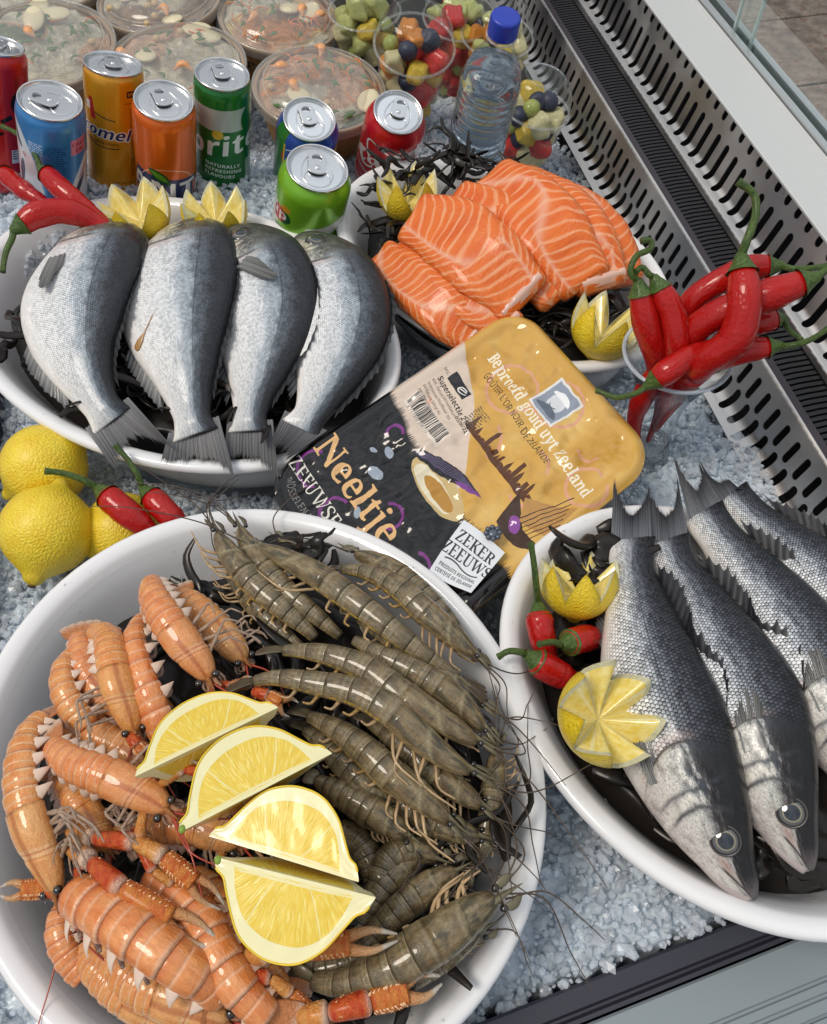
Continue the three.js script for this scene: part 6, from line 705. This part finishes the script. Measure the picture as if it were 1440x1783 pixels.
  // legs: long walking legs from the carapace, short paddles under the tail
  const leg = (t, side, len, bend, thick, colr) => { const f = frameAt(c, t, up), o = f.p.clone().addScaledVector(f.N, -hh(t) * 0.72).addScaledVector(f.B, side * hw(t) * 0.35), out = f.B.clone().multiplyScalar(side * 0.75).addScaledVector(f.N, -0.45).addScaledVector(f.T, -0.55 + bend).normalize(), p1 = o.clone().addScaledVector(out, len * 0.45), p2 = p1.clone().addScaledVector(f.T, (-0.5 + bend) * len * 0.55).addScaledVector(f.N, 0.1 * len).addScaledVector(out, len * 0.12); for (const p of [p1, p2]) { p.y = Math.max(p.y, opt.floor ?? 0.07); } return tube([o, p1, p2], (q) => thick * (1 - 0.6 * q), { n: 8, m: 6, color: (q, w) => tint(colr, 0.7 + 0.6 * hash(Math.floor(q * 7), Math.floor(s + t * 90))) }); };
  const lc = [0.44, 0.3, 0.16]; for (let k = 0; k < 5; k++) for (const sd of opt.legs || [-1, 1]) part('leg', leg(0.16 + k * 0.045, sd, L * rr(0.17, 0.26), rr(-0.5, 0.3), size * 0.11, lc), legMat, g);
  for (let k = 0; k < 5; k++) for (const sd of opt.legs || [-1, 1]) part('swimming_leg', leg(0.42 + k * 0.085, sd, L * 0.095, 0.9, size * 0.13, k % 2 ? [0.42, 0.26, 0.09] : lc), legMat, g);
  // antennae sweep back or out
  for (let k = 0; k < (opt.feelers ?? 3); k++) { const o = f0.p.clone().addScaledVector(fwd, L * 0.05).addScaledVector(f0.B, rr(-1, 1) * size * 0.3), sw = rr(-0.9, 0.9), d1 = fwd.clone().addScaledVector(f0.B, sw).addScaledVector(UP, 0.35).normalize(), p1 = o.clone().addScaledVector(d1, L * 0.18), d2 = fwd.clone().multiplyScalar(rr(-0.4, 0.8)).addScaledVector(f0.B, sw * 2).addScaledVector(UP, rr(-0.1, 0.3)).normalize(), p2 = p1.clone().addScaledVector(d2, L * rr(0.18, 0.3)), p3 = p2.clone().addScaledVector(d2, L * rr(0.1, 0.3)).addScaledVector(UP, -0.008); for (const p of [p1, p2, p3]) p.y = Math.max(p.y, 0.075); part('antenna', tube([o, p1, p2, p3], (t) => 0.00062 * (1 - 0.6 * t), { n: 22, m: 5, color: () => [0.075, 0.05, 0.032] }), legMat, g); }
  return g;
}
const PU = V(0.15, 1, -0.1);
// low, dark ones first
prawn('dark prawn under the second lemon wedge', [[-.0594, .088, -.2021], [-.0474, .09, -.187], [-.0314, .09, -.168], [-.0211, .086, -.1453], [-.0277, .08, -.1233]], 0.0125, V(0.2, 1, 0), { feelers: 1 });
prawn('dark prawn along the inner right wall of the bowl', [[.0542, .09, -.1907], [.0508, .09, -.1687], [.0462, .088, -.1448], [.0407, .084, -.1257], [.0314, .08, -.1103]], 0.0105, V(-0.6, 1, 0), { feelers: 4 });
prawn('dark prawn with its silvery head below the middle of the heap', [[.0075, .09, -.1249], [-.0061, .092, -.1148], [-.0186, .092, -.1023], [-.0289, .088, -.0871], [-.0391, .08, -.0705]], 0.0125, V(0.1, 1, 0.1), { feelers: 3 });
prawn('dark prawn between the lemon wedges and the inner heap', [[-.0556, .082, -.1295], [-.0452, .085, -.1354], [-.031, .086, -.1285], [-.0237, .084, -.1095], [-.0328, .08, -.0946]], 0.0125, V(0.1, 1, 0.1), { feelers: 0 });
prawn('dark prawn lying beneath the orange claw at the bottom', [[-.0098, .085, -.0757], [-.0258, .086, -.0697], [-.0434, .084, -.0642], [-.0613, .08, -.0618], [-.0783, .076, -.0652]], 0.013, V(0, 1, 0.2), { feelers: 1 });
prawn('dark prawn in the shade near the upper rim', [[-.1028, .084, -.3476], [-.084, .088, -.3311], [-.0662, .088, -.3146], [-.0489, .086, -.2946], [-.0321, .084, -.2752]], 0.0105, PU, { feelers: 1 });
prawn('prawn in the dark middle with a greenish collar', [[-.0007, .1, -.1278], [-.0101, .104, -.1339], [-.0237, .106, -.1419], [-.0427, .104, -.1533], [-.0634, .098, -.1655]], 0.0135, V(0.1, 1, -0.15), { feelers: 2 });
// upper, paler ones
prawn('pale prawn at the upper left with its head raised over the rim', [[-.1437, .108, -.341], [-.1313, .108, -.3207], [-.1108, .108, -.2956], [-.0863, .106, -.2744], [-.0676, .1, -.2593], [-.062, .094, -.2529]], 0.0135, V(0.8, 0.8, -0.35), { legs: [-1, 1], feelers: 4, cut: true });
prawn('prawn second from the upper left, beside the raised one', [[-.1296, .1, -.3504], [-.1143, .104, -.3231], [-.0876, .106, -.2904], [-.0653, .104, -.2719], [-.0503, .1, -.2602], [-.0418, .096, -.2553]], 0.0125, V(0.5, 0.9, -0.3), { feelers: 3, cut: true });
prawn('long banded prawn running down to the right rim', [[-.1184, .104, -.3309], [-.0879, .112, -.3116], [-.0605, .116, -.2928], [-.0304, .118, -.268], [-.0075, .116, -.2498], [.0149, .11, -.2347], [.0402, .1, -.2215]], 0.0135, V(0.5, 0.8, -0.55), { feelers: 1 });
prawn('prawn curling over the upper right edge of the heap', [[.0449, .098, -.2418], [.0275, .106, -.2547], [.0069, .11, -.2723], [-.0102, .11, -.2899], [-.032, .106, -.305], [-.0589, .1, -.3123]], 0.0132, V(0.55, 0.75, -0.6), { feelers: 3 });
prawn('prawn with a pale cut end in the middle of the heap', [[.0472, .104, -.1887], [.0288, .112, -.2065], [.0051, .116, -.2233], [-.0177, .116, -.236], [-.0367, .114, -.2483], [-.0453, .112, -.2542]], 0.0125, V(0.5, 0.8, -0.6), { feelers: 3, cut: true });
prawn('prawn with its tail pointing left over the langoustine', [[.0442, .11, -.1793], [.0279, .118, -.1858], [.0077, .124, -.1958], [-.0106, .126, -.2083], [-.0287, .126, -.2228], [-.0538, .124, -.2338], [-.0754, .12, -.2389], [-.0941, .116, -.2408]], 0.0138, V(0.5, 0.75, -0.65), { feelers: 3 });
prawn('prawn crossing the middle just right of the top lemon wedge', [[.0404, .112, -.1604], [.0205, .12, -.1681], [.0027, .126, -.18], [-.0138, .13, -.1942], [-.0343, .13, -.2059], [-.0587, .128, -.2127], [-.0873, .124, -.2183], [-.1109, .118, -.2155]], 0.0138, V(0.5, 0.75, -0.65), { feelers: 3 });
prawn('greenish prawn below the crossing one, head to the right', [[.0241, .106, -.1327], [.0067, .114, -.1457], [-.0115, .118, -.1579], [-.0268, .118, -.1723], [-.0479, .114, -.1894], [-.0724, .106, -.2036]], 0.014, V(0.5, 0.8, -0.55), { feelers: 3 });
prawn('big prawn at the bottom pointing its snout to the right rim', [[.0507, .108, -.098], [.029, .11, -.0847], [.0062, .11, -.07], [-.0148, .104, -.0597], [-.0373, .096, -.0539], [-.0633, .088, -.057]], 0.0175, V(0.25, 0.9, 0.5), { feelers: 4 });

prawn('prawn deep in the heap against the upper right wall', [[-.0482, .086, -.3353], [-.0216, .09, -.3206], [.0041, .092, -.2982], [.0258, .09, -.2744], [.0415, .086, -.2524]], 0.012, V(0.5, 0.8, -0.5), { feelers: 1 });
prawn('prawn filling the gap below the long banded one', [[.0479, .098, -.2083], [.026, .102, -.2223], [.0038, .104, -.2399], [-.0192, .104, -.2586], [-.0432, .1, -.2767]], 0.0125, V(0.5, 0.8, -0.5), { feelers: 2 });
prawn('prawn half hidden right of the greenish one', [[.0442, .096, -.1453], [.0263, .102, -.1559], [.0077, .106, -.1686], [-.0107, .106, -.185], [-.0327, .102, -.2014]], 0.0125, V(0.5, 0.8, -0.5), { feelers: 3 });
prawn('prawn low at the right, its head by the inner wall', [[.0431, .092, -.1297], [.0246, .096, -.134], [.0069, .098, -.1408], [-.0104, .098, -.1516], [-.0284, .094, -.1675]], 0.012, V(0.3, 0.9, -0.4), { feelers: 3 });
prawn('prawn under the big bottom one, nearest the rim', [[.0415, .084, -.0842], [.0227, .086, -.0732], [.0026, .086, -.0611], [-.0178, .082, -.0514], [-.0382, .076, -.0453]], 0.0125, V(0.2, 0.9, 0.4), { feelers: 2 });
prawn('prawn behind the big bottom one with brown legs', [[.0288, .094, -.1131], [.0105, .097, -.1038], [-.0065, .098, -.0915], [-.0218, .094, -.0779], [-.035, .088, -.0609]], 0.0125, V(0.3, 0.9, -0.3), { feelers: 3 });
prawn('prawn beside the lowest lemon wedge on its right', [[.0169, .09, -.1178], [-.0014, .094, -.1234], [-.0148, .095, -.1167], [-.0211, .092, -.0986], [-.0262, .086, -.0815]], 0.012, V(0.3, 0.9, 0.1), { feelers: 2 });
prawn('prawn just right of the second lemon wedge', [[-.0069, .1, -.1456], [-.0241, .104, -.1553], [-.0384, .105, -.1675], [-.0534, .103, -.1825], [-.0729, .098, -.1984]], 0.0125, V(0.4, 0.8, -0.4), { feelers: 1 });
prawn('prawn between the raised one and the langoustines', [[-.1361, .09, -.3206], [-.1217, .094, -.3017], [-.1064, .096, -.2815], [-.09, .095, -.2652], [-.0697, .092, -.2496]], 0.0115, V(0.6, 0.8, -0.2), { feelers: 2 });
// langoustines
const langCol = (pale) => (t, a, q, s) => { const back = 0.5 + 0.5 * Math.sin(a), n = fbm(t * 20 + s, Math.cos(a) * 2, Math.sin(a) * 2 + s, 3), n2 = fbm(t * 60 + s, Math.cos(a) * 7, Math.sin(a) * 7, 2); let c = mix3([0.56, 0.19, 0.055], [0.72, 0.34, 0.13], clamp(0.5 + 1.2 * n)); if (t > 0.4) c = mix3(c, [0.78, 0.5, 0.33], 0.75 * ss(0.72, 0.98, q)); else c = mix3(c, [0.68, 0.42, 0.22], 0.45 + 0.4 * n); c = mix3(c, [0.74, 0.56, 0.44], ss(0.42, 0.1, back) * 0.85); if (pale) c = mix3(c, [0.7, 0.52, 0.36], pale); return tint(c, 1 + 0.3 * n2); };
const limb = mat({ bumpMap: scaled(grain, 60, 60), bumpScale: 0.0016, vertexColors: true, roughness: 0.36, specularIntensity: 0.6, clearcoat: 0.25, clearcoatRoughness: 0.15 });
const spineMat = mat({ color: rgb(0.8, 0.48, 0.26), roughness: 0.35, clearcoat: 0.3 });
const paleEdge = mat({ color: rgb(0.78, 0.6, 0.48), roughness: 0.38, clearcoat: 0.35 });
function claw(parent, pts, r, tips) { r *= 0.86; // arm pieces, palm with rows of spines, two fingers
  const P = pts.map(A), n = P.length, arm = [];
  for (let i = 0; i < n - 2; i++) { const a = P[i], b = P[i + 1], red = i % 2 === 1 || n < 4; part('claw_arm', tube([a, a.clone().lerp(b, 0.5).addScaledVector(UP, r * 0.15), b], (t) => r * (0.54 + 0.22 * t) * (0.62 + 0.38 * Math.min(1, Math.sqrt(t / 0.16), Math.sqrt((1 - t) / 0.12))), { n: 18, m: 16, color: (t, q) => tint(red ? mix3(mix3([0.5, 0.03, 0.008], [0.68, 0.15, 0.03], clamp(0.5 + 1.8 * fbm(t * 9, q * 8, i, 3))), [0.8, 0.56, 0.42], clamp(0.9 * ss(0.82, 1, t) + 0.8 * ss(0.14, 0, t))) : mix3(mix3([0.64, 0.2, 0.03], [0.78, 0.4, 0.12], clamp(0.5 + 1.8 * fbm(t * 9, q * 8, i + 5, 3))), [0.8, 0.6, 0.46], ss(0.7, 1, t)), 1) }), limb, parent); { const dd = b.clone().sub(a), l = dd.length(); dd.normalize(); const sdv = V(0, 0, 0).crossVectors(dd, UP).normalize(), q = []; for (let k = 0; k < 10; k++) { const w = rr(-1.4, 1.4), o = a.clone().addScaledVector(dd, l * rr(0.15, 0.9)), dr = UP.clone().multiplyScalar(Math.cos(w)).addScaledVector(sdv, Math.sin(w)); o.addScaledVector(dr, r * 0.66); q.push(alignY(new THREE.ConeGeometry(r * 0.1, r * 0.34, 5), dr.clone().addScaledVector(dd, 0.7)).translate(o.x, o.y, o.z)); } part('spines', flatten(q), spineMat, parent); } arm.push(b); }
  const a = P[n - 2], b = P[n - 1], d = b.clone().sub(a), L = d.length(); d.normalize(); const side = V(0, 0, 0).crossVectors(d, V(0.1, 1, 0.1)).normalize(), upv = V(0, 0, 0).crossVectors(side, d);
  const palm = part('claw', tube([a, a.clone().addScaledVector(d, L * 0.25), a.clone().addScaledVector(d, L * 0.52)], (t) => r * (0.56 + 0.26 * Math.sin(Math.PI * clamp(0.18 + 0.55 * t))) * (t < 0.03 ? 0.6 : 1), { n: 18, m: 18, flat: 0.8, color: (t, q) => tint(mix3(mix3([0.68, 0.24, 0.045], [0.58, 0.1, 0.02], clamp(0.4 + 2 * fbm(t * 9, q * 6, L * 99, 3))), [0.82, 0.56, 0.46], clamp(ss(0.42, 0.62, q) * 0.9)), 1) }), limb, parent);
  for (const k of [-1, 1]) { const o = a.clone().addScaledVector(d, L * 0.46).addScaledVector(side, k * r * 0.32), e = a.clone().addScaledVector(d, L).addScaledVector(side, k * r * (tips || 0.2)); part('finger', tube([o, o.clone().lerp(e, 0.5).addScaledVector(side, k * r * 0.32), e], (t) => r * 0.44 * (1 - 0.84 * t), { n: 12, m: 9, color: (t) => t > 0.72 ? [0.8, 0.72, 0.62] : mix3([0.68, 0.27, 0.08], [0.78, 0.58, 0.36], t) }), limb, palm); }
  const sp = []; for (const row of [-1, -0.3, 0.5, 1]) for (let i = 0; i < 8; i++) { const q = 0.04 + i * 0.058 + rr(-0.02, 0.02), R = r * (0.56 + 0.26 * Math.sin(Math.PI * clamp(0.18 + q))) * 0.95, dir = side.clone().multiplyScalar(row * 0.95).addScaledVector(upv, row ? 0.35 : 0.8).normalize(), o = a.clone().addScaledVector(d, L * q).addScaledVector(dir, R); sp.push(alignY(new THREE.ConeGeometry(r * rr(0.07, 0.12), r * rr(0.16, 0.34), 5), dir.clone().addScaledVector(d, 0.6)).translate(o.x, o.y, o.z)); } part('spines', flatten(sp), spineMat, palm);
}
function langoustine(label, pts, size, up, opt = {}) {
  shellMat = opt.pale > 0.3 ? langPale : langMats[Math.floor(rnd() * 3)]; size *= 0.7; const mapT = (t) => opt.headless ? 0.43 + 0.5 * clamp((t - 0.02) / 0.91) : t < 0.43 ? t : t;
  const c = curveOf(pts), s = rnd() * 50, col = langCol(opt.pale || 0), L = c.getLength(), g = thing('langoustine', label, 'langoustine', c.getPointAt(0.5).addScaledVector(UP, -size), 'langoustines in the round bowl');
  const t0 = opt.headless ? 0.02 : 0.42, W = opt.headless ? (t) => size * table([[0, 0.96], [0.3, 1], [0.6, 0.92], [0.85, 0.74], [1, 0.5]], t) : (t) => size * table([[0, 0.16], [0.06, 0.44], [0.14, 0.74], [0.24, 0.93], [0.34, 1], [0.43, 0.98], [0.55, 0.97], [0.75, 0.86], [0.9, 0.68], [1, 0.48]], t), H = (t) => W(t) * 0.86;
  if (!opt.headless) {
    part('carapace', shellSection(c, 0.05, 0.43, up, W, H, { n: 18, m: 28, shape: (q, a) => 1.02 * (q < 0.03 ? 0.75 : 1) * (1 - 0.07 * Math.exp(-(((q - 0.52) / 0.04) ** 2))) * (1 + 0.035 * ss(0.93, 1, q)) * (1 - 0.03 * Math.exp(-(((Math.sin(a) - 1) / 0.02) ** 2))), hi: 0.429 }), shellMat, g);
    const f0 = frameAt(c, 0.07, up), fwd = frameAt(c, 0, up).T.clone().negate();
    part('rostrum', tube([f0.p.clone().addScaledVector(f0.N, H(0.07) * 0.6).addScaledVector(fwd, -L * 0.05), f0.p.clone().addScaledVector(f0.N, H(0.07) * 0.55).addScaledVector(fwd, L * 0.04), f0.p.clone().addScaledVector(f0.N, H(0.07) * 0.75).addScaledVector(fwd, L * 0.11)], (t) => size * 0.24 * (1 - 0.93 * t), { n: 10, m: 8, up, color: () => [0.64, 0.26, 0.08] }), limb, g);
    for (const k of [-1, 1]) { const e = f0.p.clone().addScaledVector(f0.B, k * size * 0.52).addScaledVector(f0.N, size * 0.34).addScaledVector(fwd, L * 0.012); part('eye', new THREE.SphereGeometry(size * 0.22, 14, 12).scale(1, 0.9, 1).translate(e.x, e.y, e.z), eyeMat, g); }
    for (let k = 0; k < 5; k++) for (const sd of opt.legs || [-1, 1]) { const t = 0.17 + k * 0.052, f = frameAt(c, t, up), o = f.p.clone().addScaledVector(f.N, -H(t) * 0.45).addScaledVector(f.B, sd * W(t) * 0.6), p1 = o.clone().addScaledVector(f.B, sd * L * rr(0.1, 0.2)).addScaledVector(f.T, L * rr(-0.12, 0.06)).addScaledVector(UP, rr(0.002, 0.014)), p2 = p1.clone().addScaledVector(f.B, sd * L * rr(-0.02, 0.08)).addScaledVector(f.T, L * rr(-0.16, -0.02)).addScaledVector(UP, rr(-0.006, 0.006)), p3 = p2.clone().addScaledVector(f.T, -L * rr(0.04, 0.09)).addScaledVector(f.B, sd * L * rr(-0.03, 0.04)); for (const p of [p1, p2, p3]) p.y = Math.max(p.y, 0.07); part('leg', tube([o, o.clone().lerp(p1, 0.92), p1, p1.clone().lerp(p2, 0.92), p2, p3], (q) => size * 0.12 * (1 - 0.68 * q) * (1 + 0.12 * Math.sin(q * 30)), { n: 22, m: 8, color: (q) => tint(mix3([0.72, 0.48, 0.33], [0.78, 0.62, 0.5], fbm(q * 9, k, s, 2) + 0.5), 0.95) }), limb, g); }
    for (const k of [-1, 1]) { const o = f0.p.clone().addScaledVector(f0.B, k * size * 0.22).addScaledVector(f0.N, -size * 0.05); part('antenna_base', tube([o, o.clone().addScaledVector(fwd, L * 0.045), o.clone().addScaledVector(fwd, L * 0.09).addScaledVector(f0.B, k * size * 0.15)], (t) => size * 0.2 * (1 - 0.55 * t), { n: 9, m: 9, color: (t) => mix3([0.62, 0.2, 0.05], [0.78, 0.5, 0.34], fbm(t * 9, k, s, 2) + 0.5) }), limb, g); for (let i = 0; i < 2; i++) { const m = f0.p.clone().addScaledVector(f0.N, -size * 0.5).addScaledVector(f0.B, k * size * (0.25 + 0.2 * i)); part('mouth_leg', tube([m, m.clone().addScaledVector(fwd, L * 0.05).addScaledVector(f0.B, k * 0.002), m.clone().addScaledVector(fwd, L * rr(0.06, 0.1)).addScaledVector(f0.N, size * rr(-0.2, 0.3))], (t) => size * 0.1 * (1 - 0.5 * t), { n: 8, m: 6, color: () => [0.76, 0.52, 0.4] }), limb, g); } }
    for (let k = 0; k < (opt.feelers ?? 2); k++) { const o = f0.p.clone().addScaledVector(fwd, L * 0.04), sd = k % 2 ? 1 : -1, p1 = o.clone().addScaledVector(fwd, L * 0.25).addScaledVector(f0.B, sd * L * 0.1).addScaledVector(UP, 0.01), p2 = p1.clone().addScaledVector(fwd, L * 0.3).addScaledVector(f0.B, sd * L * rr(-0.2, 0.3)); for (const p of [p1, p2]) p.y = Math.max(p.y, 0.078); part('antenna', tube([o, p1, p2], (t) => 0.0008 * (1 - 0.6 * t), { n: 18, m: 5, color: () => [0.4, 0.05, 0.025] }), legMat, g); }
  }
  const K = 6, cut = (k) => lerp(t0, 0.93, k / K);
  for (let k = 0; k < K; k++) {
    const seg = part('tail_segment', shellSection(c, cut(k) - 0.006, cut(k + 1) + 0.006, up, W, H, { n: 9, m: 26, belly: 0.55, shape: (q, a) => (0.9 + 0.15 * Math.sqrt(q) - 0.045 * Math.exp(-(((q - 0.42) / 0.07) ** 2)) - (q > 0.95 ? 0.06 : 0)), mapT: (t) => 0.43 + 0.5 * (k + clamp((t - cut(k)) / (cut(k + 1) - cut(k)), 0.01, 0.99)) / 6 }), shellMat, g);
    for (const sd of [-1, 1]) { const f = frameAt(c, lerp(cut(k), cut(k + 1), 0.55), up), w = W(lerp(cut(k), cut(k + 1), 0.55)), o = f.p.clone().addScaledVector(f.B, sd * w * 0.88).addScaledVector(f.N, -w * 0.02), e = f.p.clone().addScaledVector(f.B, sd * w * 1.42).addScaledVector(f.N, -w * 0.6).addScaledVector(f.T, L * 0.035); part('side_spike', tube([o, o.clone().lerp(e, 0.5).addScaledVector(f.B, sd * w * 0.1), e], (t) => w * 0.4 * (1 - 0.95 * t), { n: 7, m: 9, flat: 0.34, up: f.B }), paleEdge, seg); }
  }
  const fe = frameAt(c, 0.92, up), d0 = opt.fanDir ? opt.fanDir.clone().normalize() : fe.T;
  for (const k of [-1, -0.5, 0, 0.5, 1]) { const d = d0.clone().addScaledVector(fe.B, k * 0.62).normalize(), o = fe.p.clone().addScaledVector(fe.B, k * size * 0.3); part('tail_fan', tube([o, o.clone().addScaledVector(d, size * 0.7), o.clone().addScaledVector(d, size * 1.45)], (t) => size * 0.36 * (0.5 + 0.6 * Math.sin(Math.PI * clamp(0.15 + 0.72 * t))), { n: 9, m: 12, flat: 0.24, up: fe.N, color: (t) => mix3([0.62, 0.24, 0.09], [0.8, 0.6, 0.46], ss(0.6, 1, t)) }), limb, g); }
  if (opt.under) for (let k = 0; k < 5; k++) for (const sd of [-1, 1]) { const f = frameAt(c, cut(k + 0.5), up), w = W(cut(k + 0.5)), o = f.p.clone().addScaledVector(f.N, -w * 0.5).addScaledVector(f.B, sd * w * 0.3); part('swimming_leg', tube([o, o.clone().addScaledVector(f.N, -w * 0.3).addScaledVector(f.B, sd * w * 0.4), o.clone().addScaledVector(f.N, -w * 0.2).addScaledVector(f.B, sd * w * 0.7).addScaledVector(f.T, w * 0.5)], (t) => w * 0.17 * (1 - 0.5 * t), { n: 7, m: 7, flat: 0.5, color: () => [0.74, 0.55, 0.46] }), limb, g); }
  if (!opt.claws && !opt.headless) { const f = frameAt(c, 0.16, up), fwd = frameAt(c, 0.02, up).T.clone().negate(); opt.claws = [-1, 1].map((k) => { const o = f.p.clone().addScaledVector(f.B, k * size * 0.7), st = (a, b, h) => { const p = o.clone().addScaledVector(fwd, L * a).addScaledVector(f.B, k * L * b); p.y = Math.max(p.y + h, 0.082); return p.toArray(); }; return { pts: [st(0, 0, 0), st(0.08, 0.14, 0.004), st(0.24, 0.2, 0.006), st(0.36, 0.18, 0.004), st(0.78, rr(0, 0.16), -0.002)], r: size * 0.5 }; }); }
  for (const q of opt.claws || []) claw(g, q.pts, q.r || size * 0.48, q.open);
  return g;
}
langoustine('langoustine leaning on the upper left inside of the bowl, back upwards', [[-.1253, .118, -.2155], [-.1336, .124, -.2275], [-.1458, .13, -.2405], [-.158, .132, -.2557], [-.1708, .126, -.2749], [-.1804, .112, -.2969]], 0.0165, V(-0.1, 1, 0.35), { legs: [1], feelers: 2, fanDir: V(0.2, -1, 0.1), claws: [{ pts: [[-.1253, .11, -.2212], [-.1158, .112, -.218], [-.102, .114, -.221]], r: 0.0055, open: 0.6 }] });
langoustine('langoustine half hidden behind the topmost one, its shell greyish', [[-.1089, .1, -.2376], [-.1204, .104, -.2506], [-.1358, .106, -.2666], [-.15, .104, -.2816], [-.1634, .098, -.2939]], 0.0155, V(0.3, 1, 0), { pale: 0.45, legs: [1], claws: [{ pts: [[-.1004, .118, -.212], [-.0898, .12, -.2085], [-.0734, .12, -.1996]], r: 0.007, open: 0.85 }] });
langoustine('langoustine tail lying on its side with white spikes facing right', [[-.1537, .1, -.1872], [-.1616, .108, -.2028], [-.1717, .112, -.2211], [-.1812, .11, -.242], [-.1859, .1, -.2662], [-.1825, .092, -.28]], 0.0165, V(-0.75, 1, 0.1), { headless: true, under: true });
langoustine('curled langoustine with pale legs folded over its body', [[-.1714, .105, -.1854], [-.1782, .112, -.2013], [-.1863, .118, -.2185], [-.1944, .116, -.2384], [-.2057, .104, -.2582], [-.2222, .092, -.2676]], 0.0155, V(0.35, 1, 0.1), { legs: [-1], pale: 0.15, fanDir: V(-0.7, -0.3, 0.6), claws: [{ pts: [[-.1754, .108, -.188], [-.1691, .108, -.1807], [-.1604, .106, -.1721]], r: 0.007 }] });
langoustine('langoustine curled against the left wall behind its neighbours', [[-.2055, .096, -.1953], [-.2153, .1, -.206], [-.2254, .102, -.2207], [-.2308, .098, -.2385], [-.2276, .092, -.253]], 0.0145, V(-0.75, 1, 0), { headless: true, under: true });
langoustine('langoustine along the far left wall with a pale head at the bottom', [[-.2018, .092, -.0949], [-.2108, .1, -.1137], [-.2228, .108, -.1335], [-.2317, .11, -.1528], [-.2379, .108, -.1743], [-.2398, .1, -.1953], [-.2337, .092, -.2099]], 0.0178, V(-0.7, 1, 0.05), { pale: 0.4, legs: [1, 1], feelers: 2, claws: [{ pts: [[-.2013, .105, -.1317], [-.1826, .115, -.1247], [-.1556, .124, -.1207], [-.1374, .126, -.1123], [-.1035, .118, -.088]], r: 0.0085 }, { pts: [[-.2014, .1, -.1252], [-.181, .116, -.1121], [-.1576, .126, -.0958], [-.1021, .122, -.0683]], r: 0.0098 }] });
langoustine('langoustine left of the lemon wedges facing right, back upwards', [[-.1363, .122, -.1356], [-.149, .124, -.1441], [-.1636, .126, -.1507], [-.1816, .126, -.158], [-.2014, .12, -.1661], [-.2247, .108, -.1836]], 0.0165, V(0, 1, 0.3), { legs: [1, -1], feelers: 3 });
langoustine('large langoustine at the bottom left with a spiky side', [[-.19, .104, -.0976], [-.1659, .118, -.0851], [-.1421, .124, -.0719], [-.1214, .122, -.0597], [-.108, .112, -.0523], [-.1019, .096, -.0431]], 0.0205, V(0.35, 1, -0.1), { headless: true, under: true, claws: [{ pts: [[-.2024, .09, -.1002], [-.2108, .092, -.1023], [-.2378, .096, -.1003]], r: 0.0085 }] });
langoustine('pale langoustine just below the large one, its head at the bottom edge', [[-.0942, .092, -.0344], [-.1102, .096, -.041], [-.1302, .098, -.0467], [-.1507, .096, -.055], [-.1694, .09, -.0681], [-.1817, .084, -.0812]], 0.019, V(-0.2, 1, 0.5), { pale: 0.85, legs: [1, -1, 1] });
langoustine('langoustine at the bottom centre with its tail towards the viewer', [[-.1505, .1, -.1063], [-.1304, .108, -.0944], [-.1149, .112, -.0804], [-.1017, .114, -.0628], [-.0887, .112, -.0475], [-.0699, .104, -.0331]], 0.0182, V(-0.05, 1, 0.1), { headless: true, claws: [{ pts: [[-.0925, .108, -.0647], [-.0765, .114, -.0667], [-.0602, .118, -.0678], [-.0085, .12, -.073]], r: 0.0098 }, { pts: [[-.0605, .1, -.0375], [-.0446, .104, -.0393], [-.0223, .106, -.0444], [.0147, .106, -.0545]], r: 0.011 }] });
langoustine('langoustine mostly hidden beneath the lemon wedges', [[-.0992, .096, -.1242], [-.1135, .1, -.131], [-.1296, .1, -.1349], [-.1465, .098, -.1355], [-.164, .092, -.133]], 0.016, V(0.1, 1, 0.2), { legs: [1, -1], feelers: 1 });
langoustine('slender langoustine between the left wall and the lemon side heap', [[-.1766, .094, -.1201], [-.1869, .1, -.133], [-.1989, .1, -.1476], [-.2123, .096, -.1612], [-.2249, .088, -.173]], 0.014, V(0.4, 1, 0.2), { legs: [1, -1], feelers: 1, pale: 0.2 });
langoustine('langoustine curled up at the bottom left under the claws', [[-.1826, .08, -.0584], [-.193, .084, -.0677], [-.2008, .086, -.0791], [-.2029, .084, -.0908], [-.1987, .08, -.0989]], 0.0135, V(-0.5, 1, 0.3), { headless: true, under: true });
langoustine('langoustine lying across between the upper pair and the left wall', [[-.1857, .088, -.206], [-.1982, .094, -.2177], [-.2117, .096, -.2313], [-.2229, .094, -.2487], [-.23, .088, -.2688]], 0.016, V(0.1, 1, 0.2), { legs: [1, -1], feelers: 1 });
langoustine('langoustine with folded claws under the middle one', [[-.1525, .09, -.1651], [-.1668, .096, -.174], [-.1831, .098, -.1842], [-.2011, .096, -.1916], [-.2208, .09, -.196]], 0.016, V(0.2, 1, 0.2), { legs: [1, -1], feelers: 1, pale: 0.2 });
langoustine('langoustine at the bottom beside the tail pointing at the viewer', [[-.1296, .094, -.1075], [-.1127, .1, -.0941], [-.0983, .102, -.0791], [-.0836, .1, -.0623], [-.068, .094, -.0465]], 0.0165, V(0.3, 1, 0.1), { headless: true });
langoustine('langoustine low at the bottom left with its legs against the bowl', [[-.1212, .084, -.036], [-.1392, .088, -.0416], [-.157, .09, -.0496], [-.1743, .088, -.0609], [-.1897, .082, -.0761]], 0.0165, V(-0.3, 1, 0.4), { pale: 0.5, legs: [1, -1], claws: [] });
scene.traverse((o) => { if (o.isMesh) { o.castShadow = true; o.receiveShadow = true; } });
renderer.render(scene, camera);
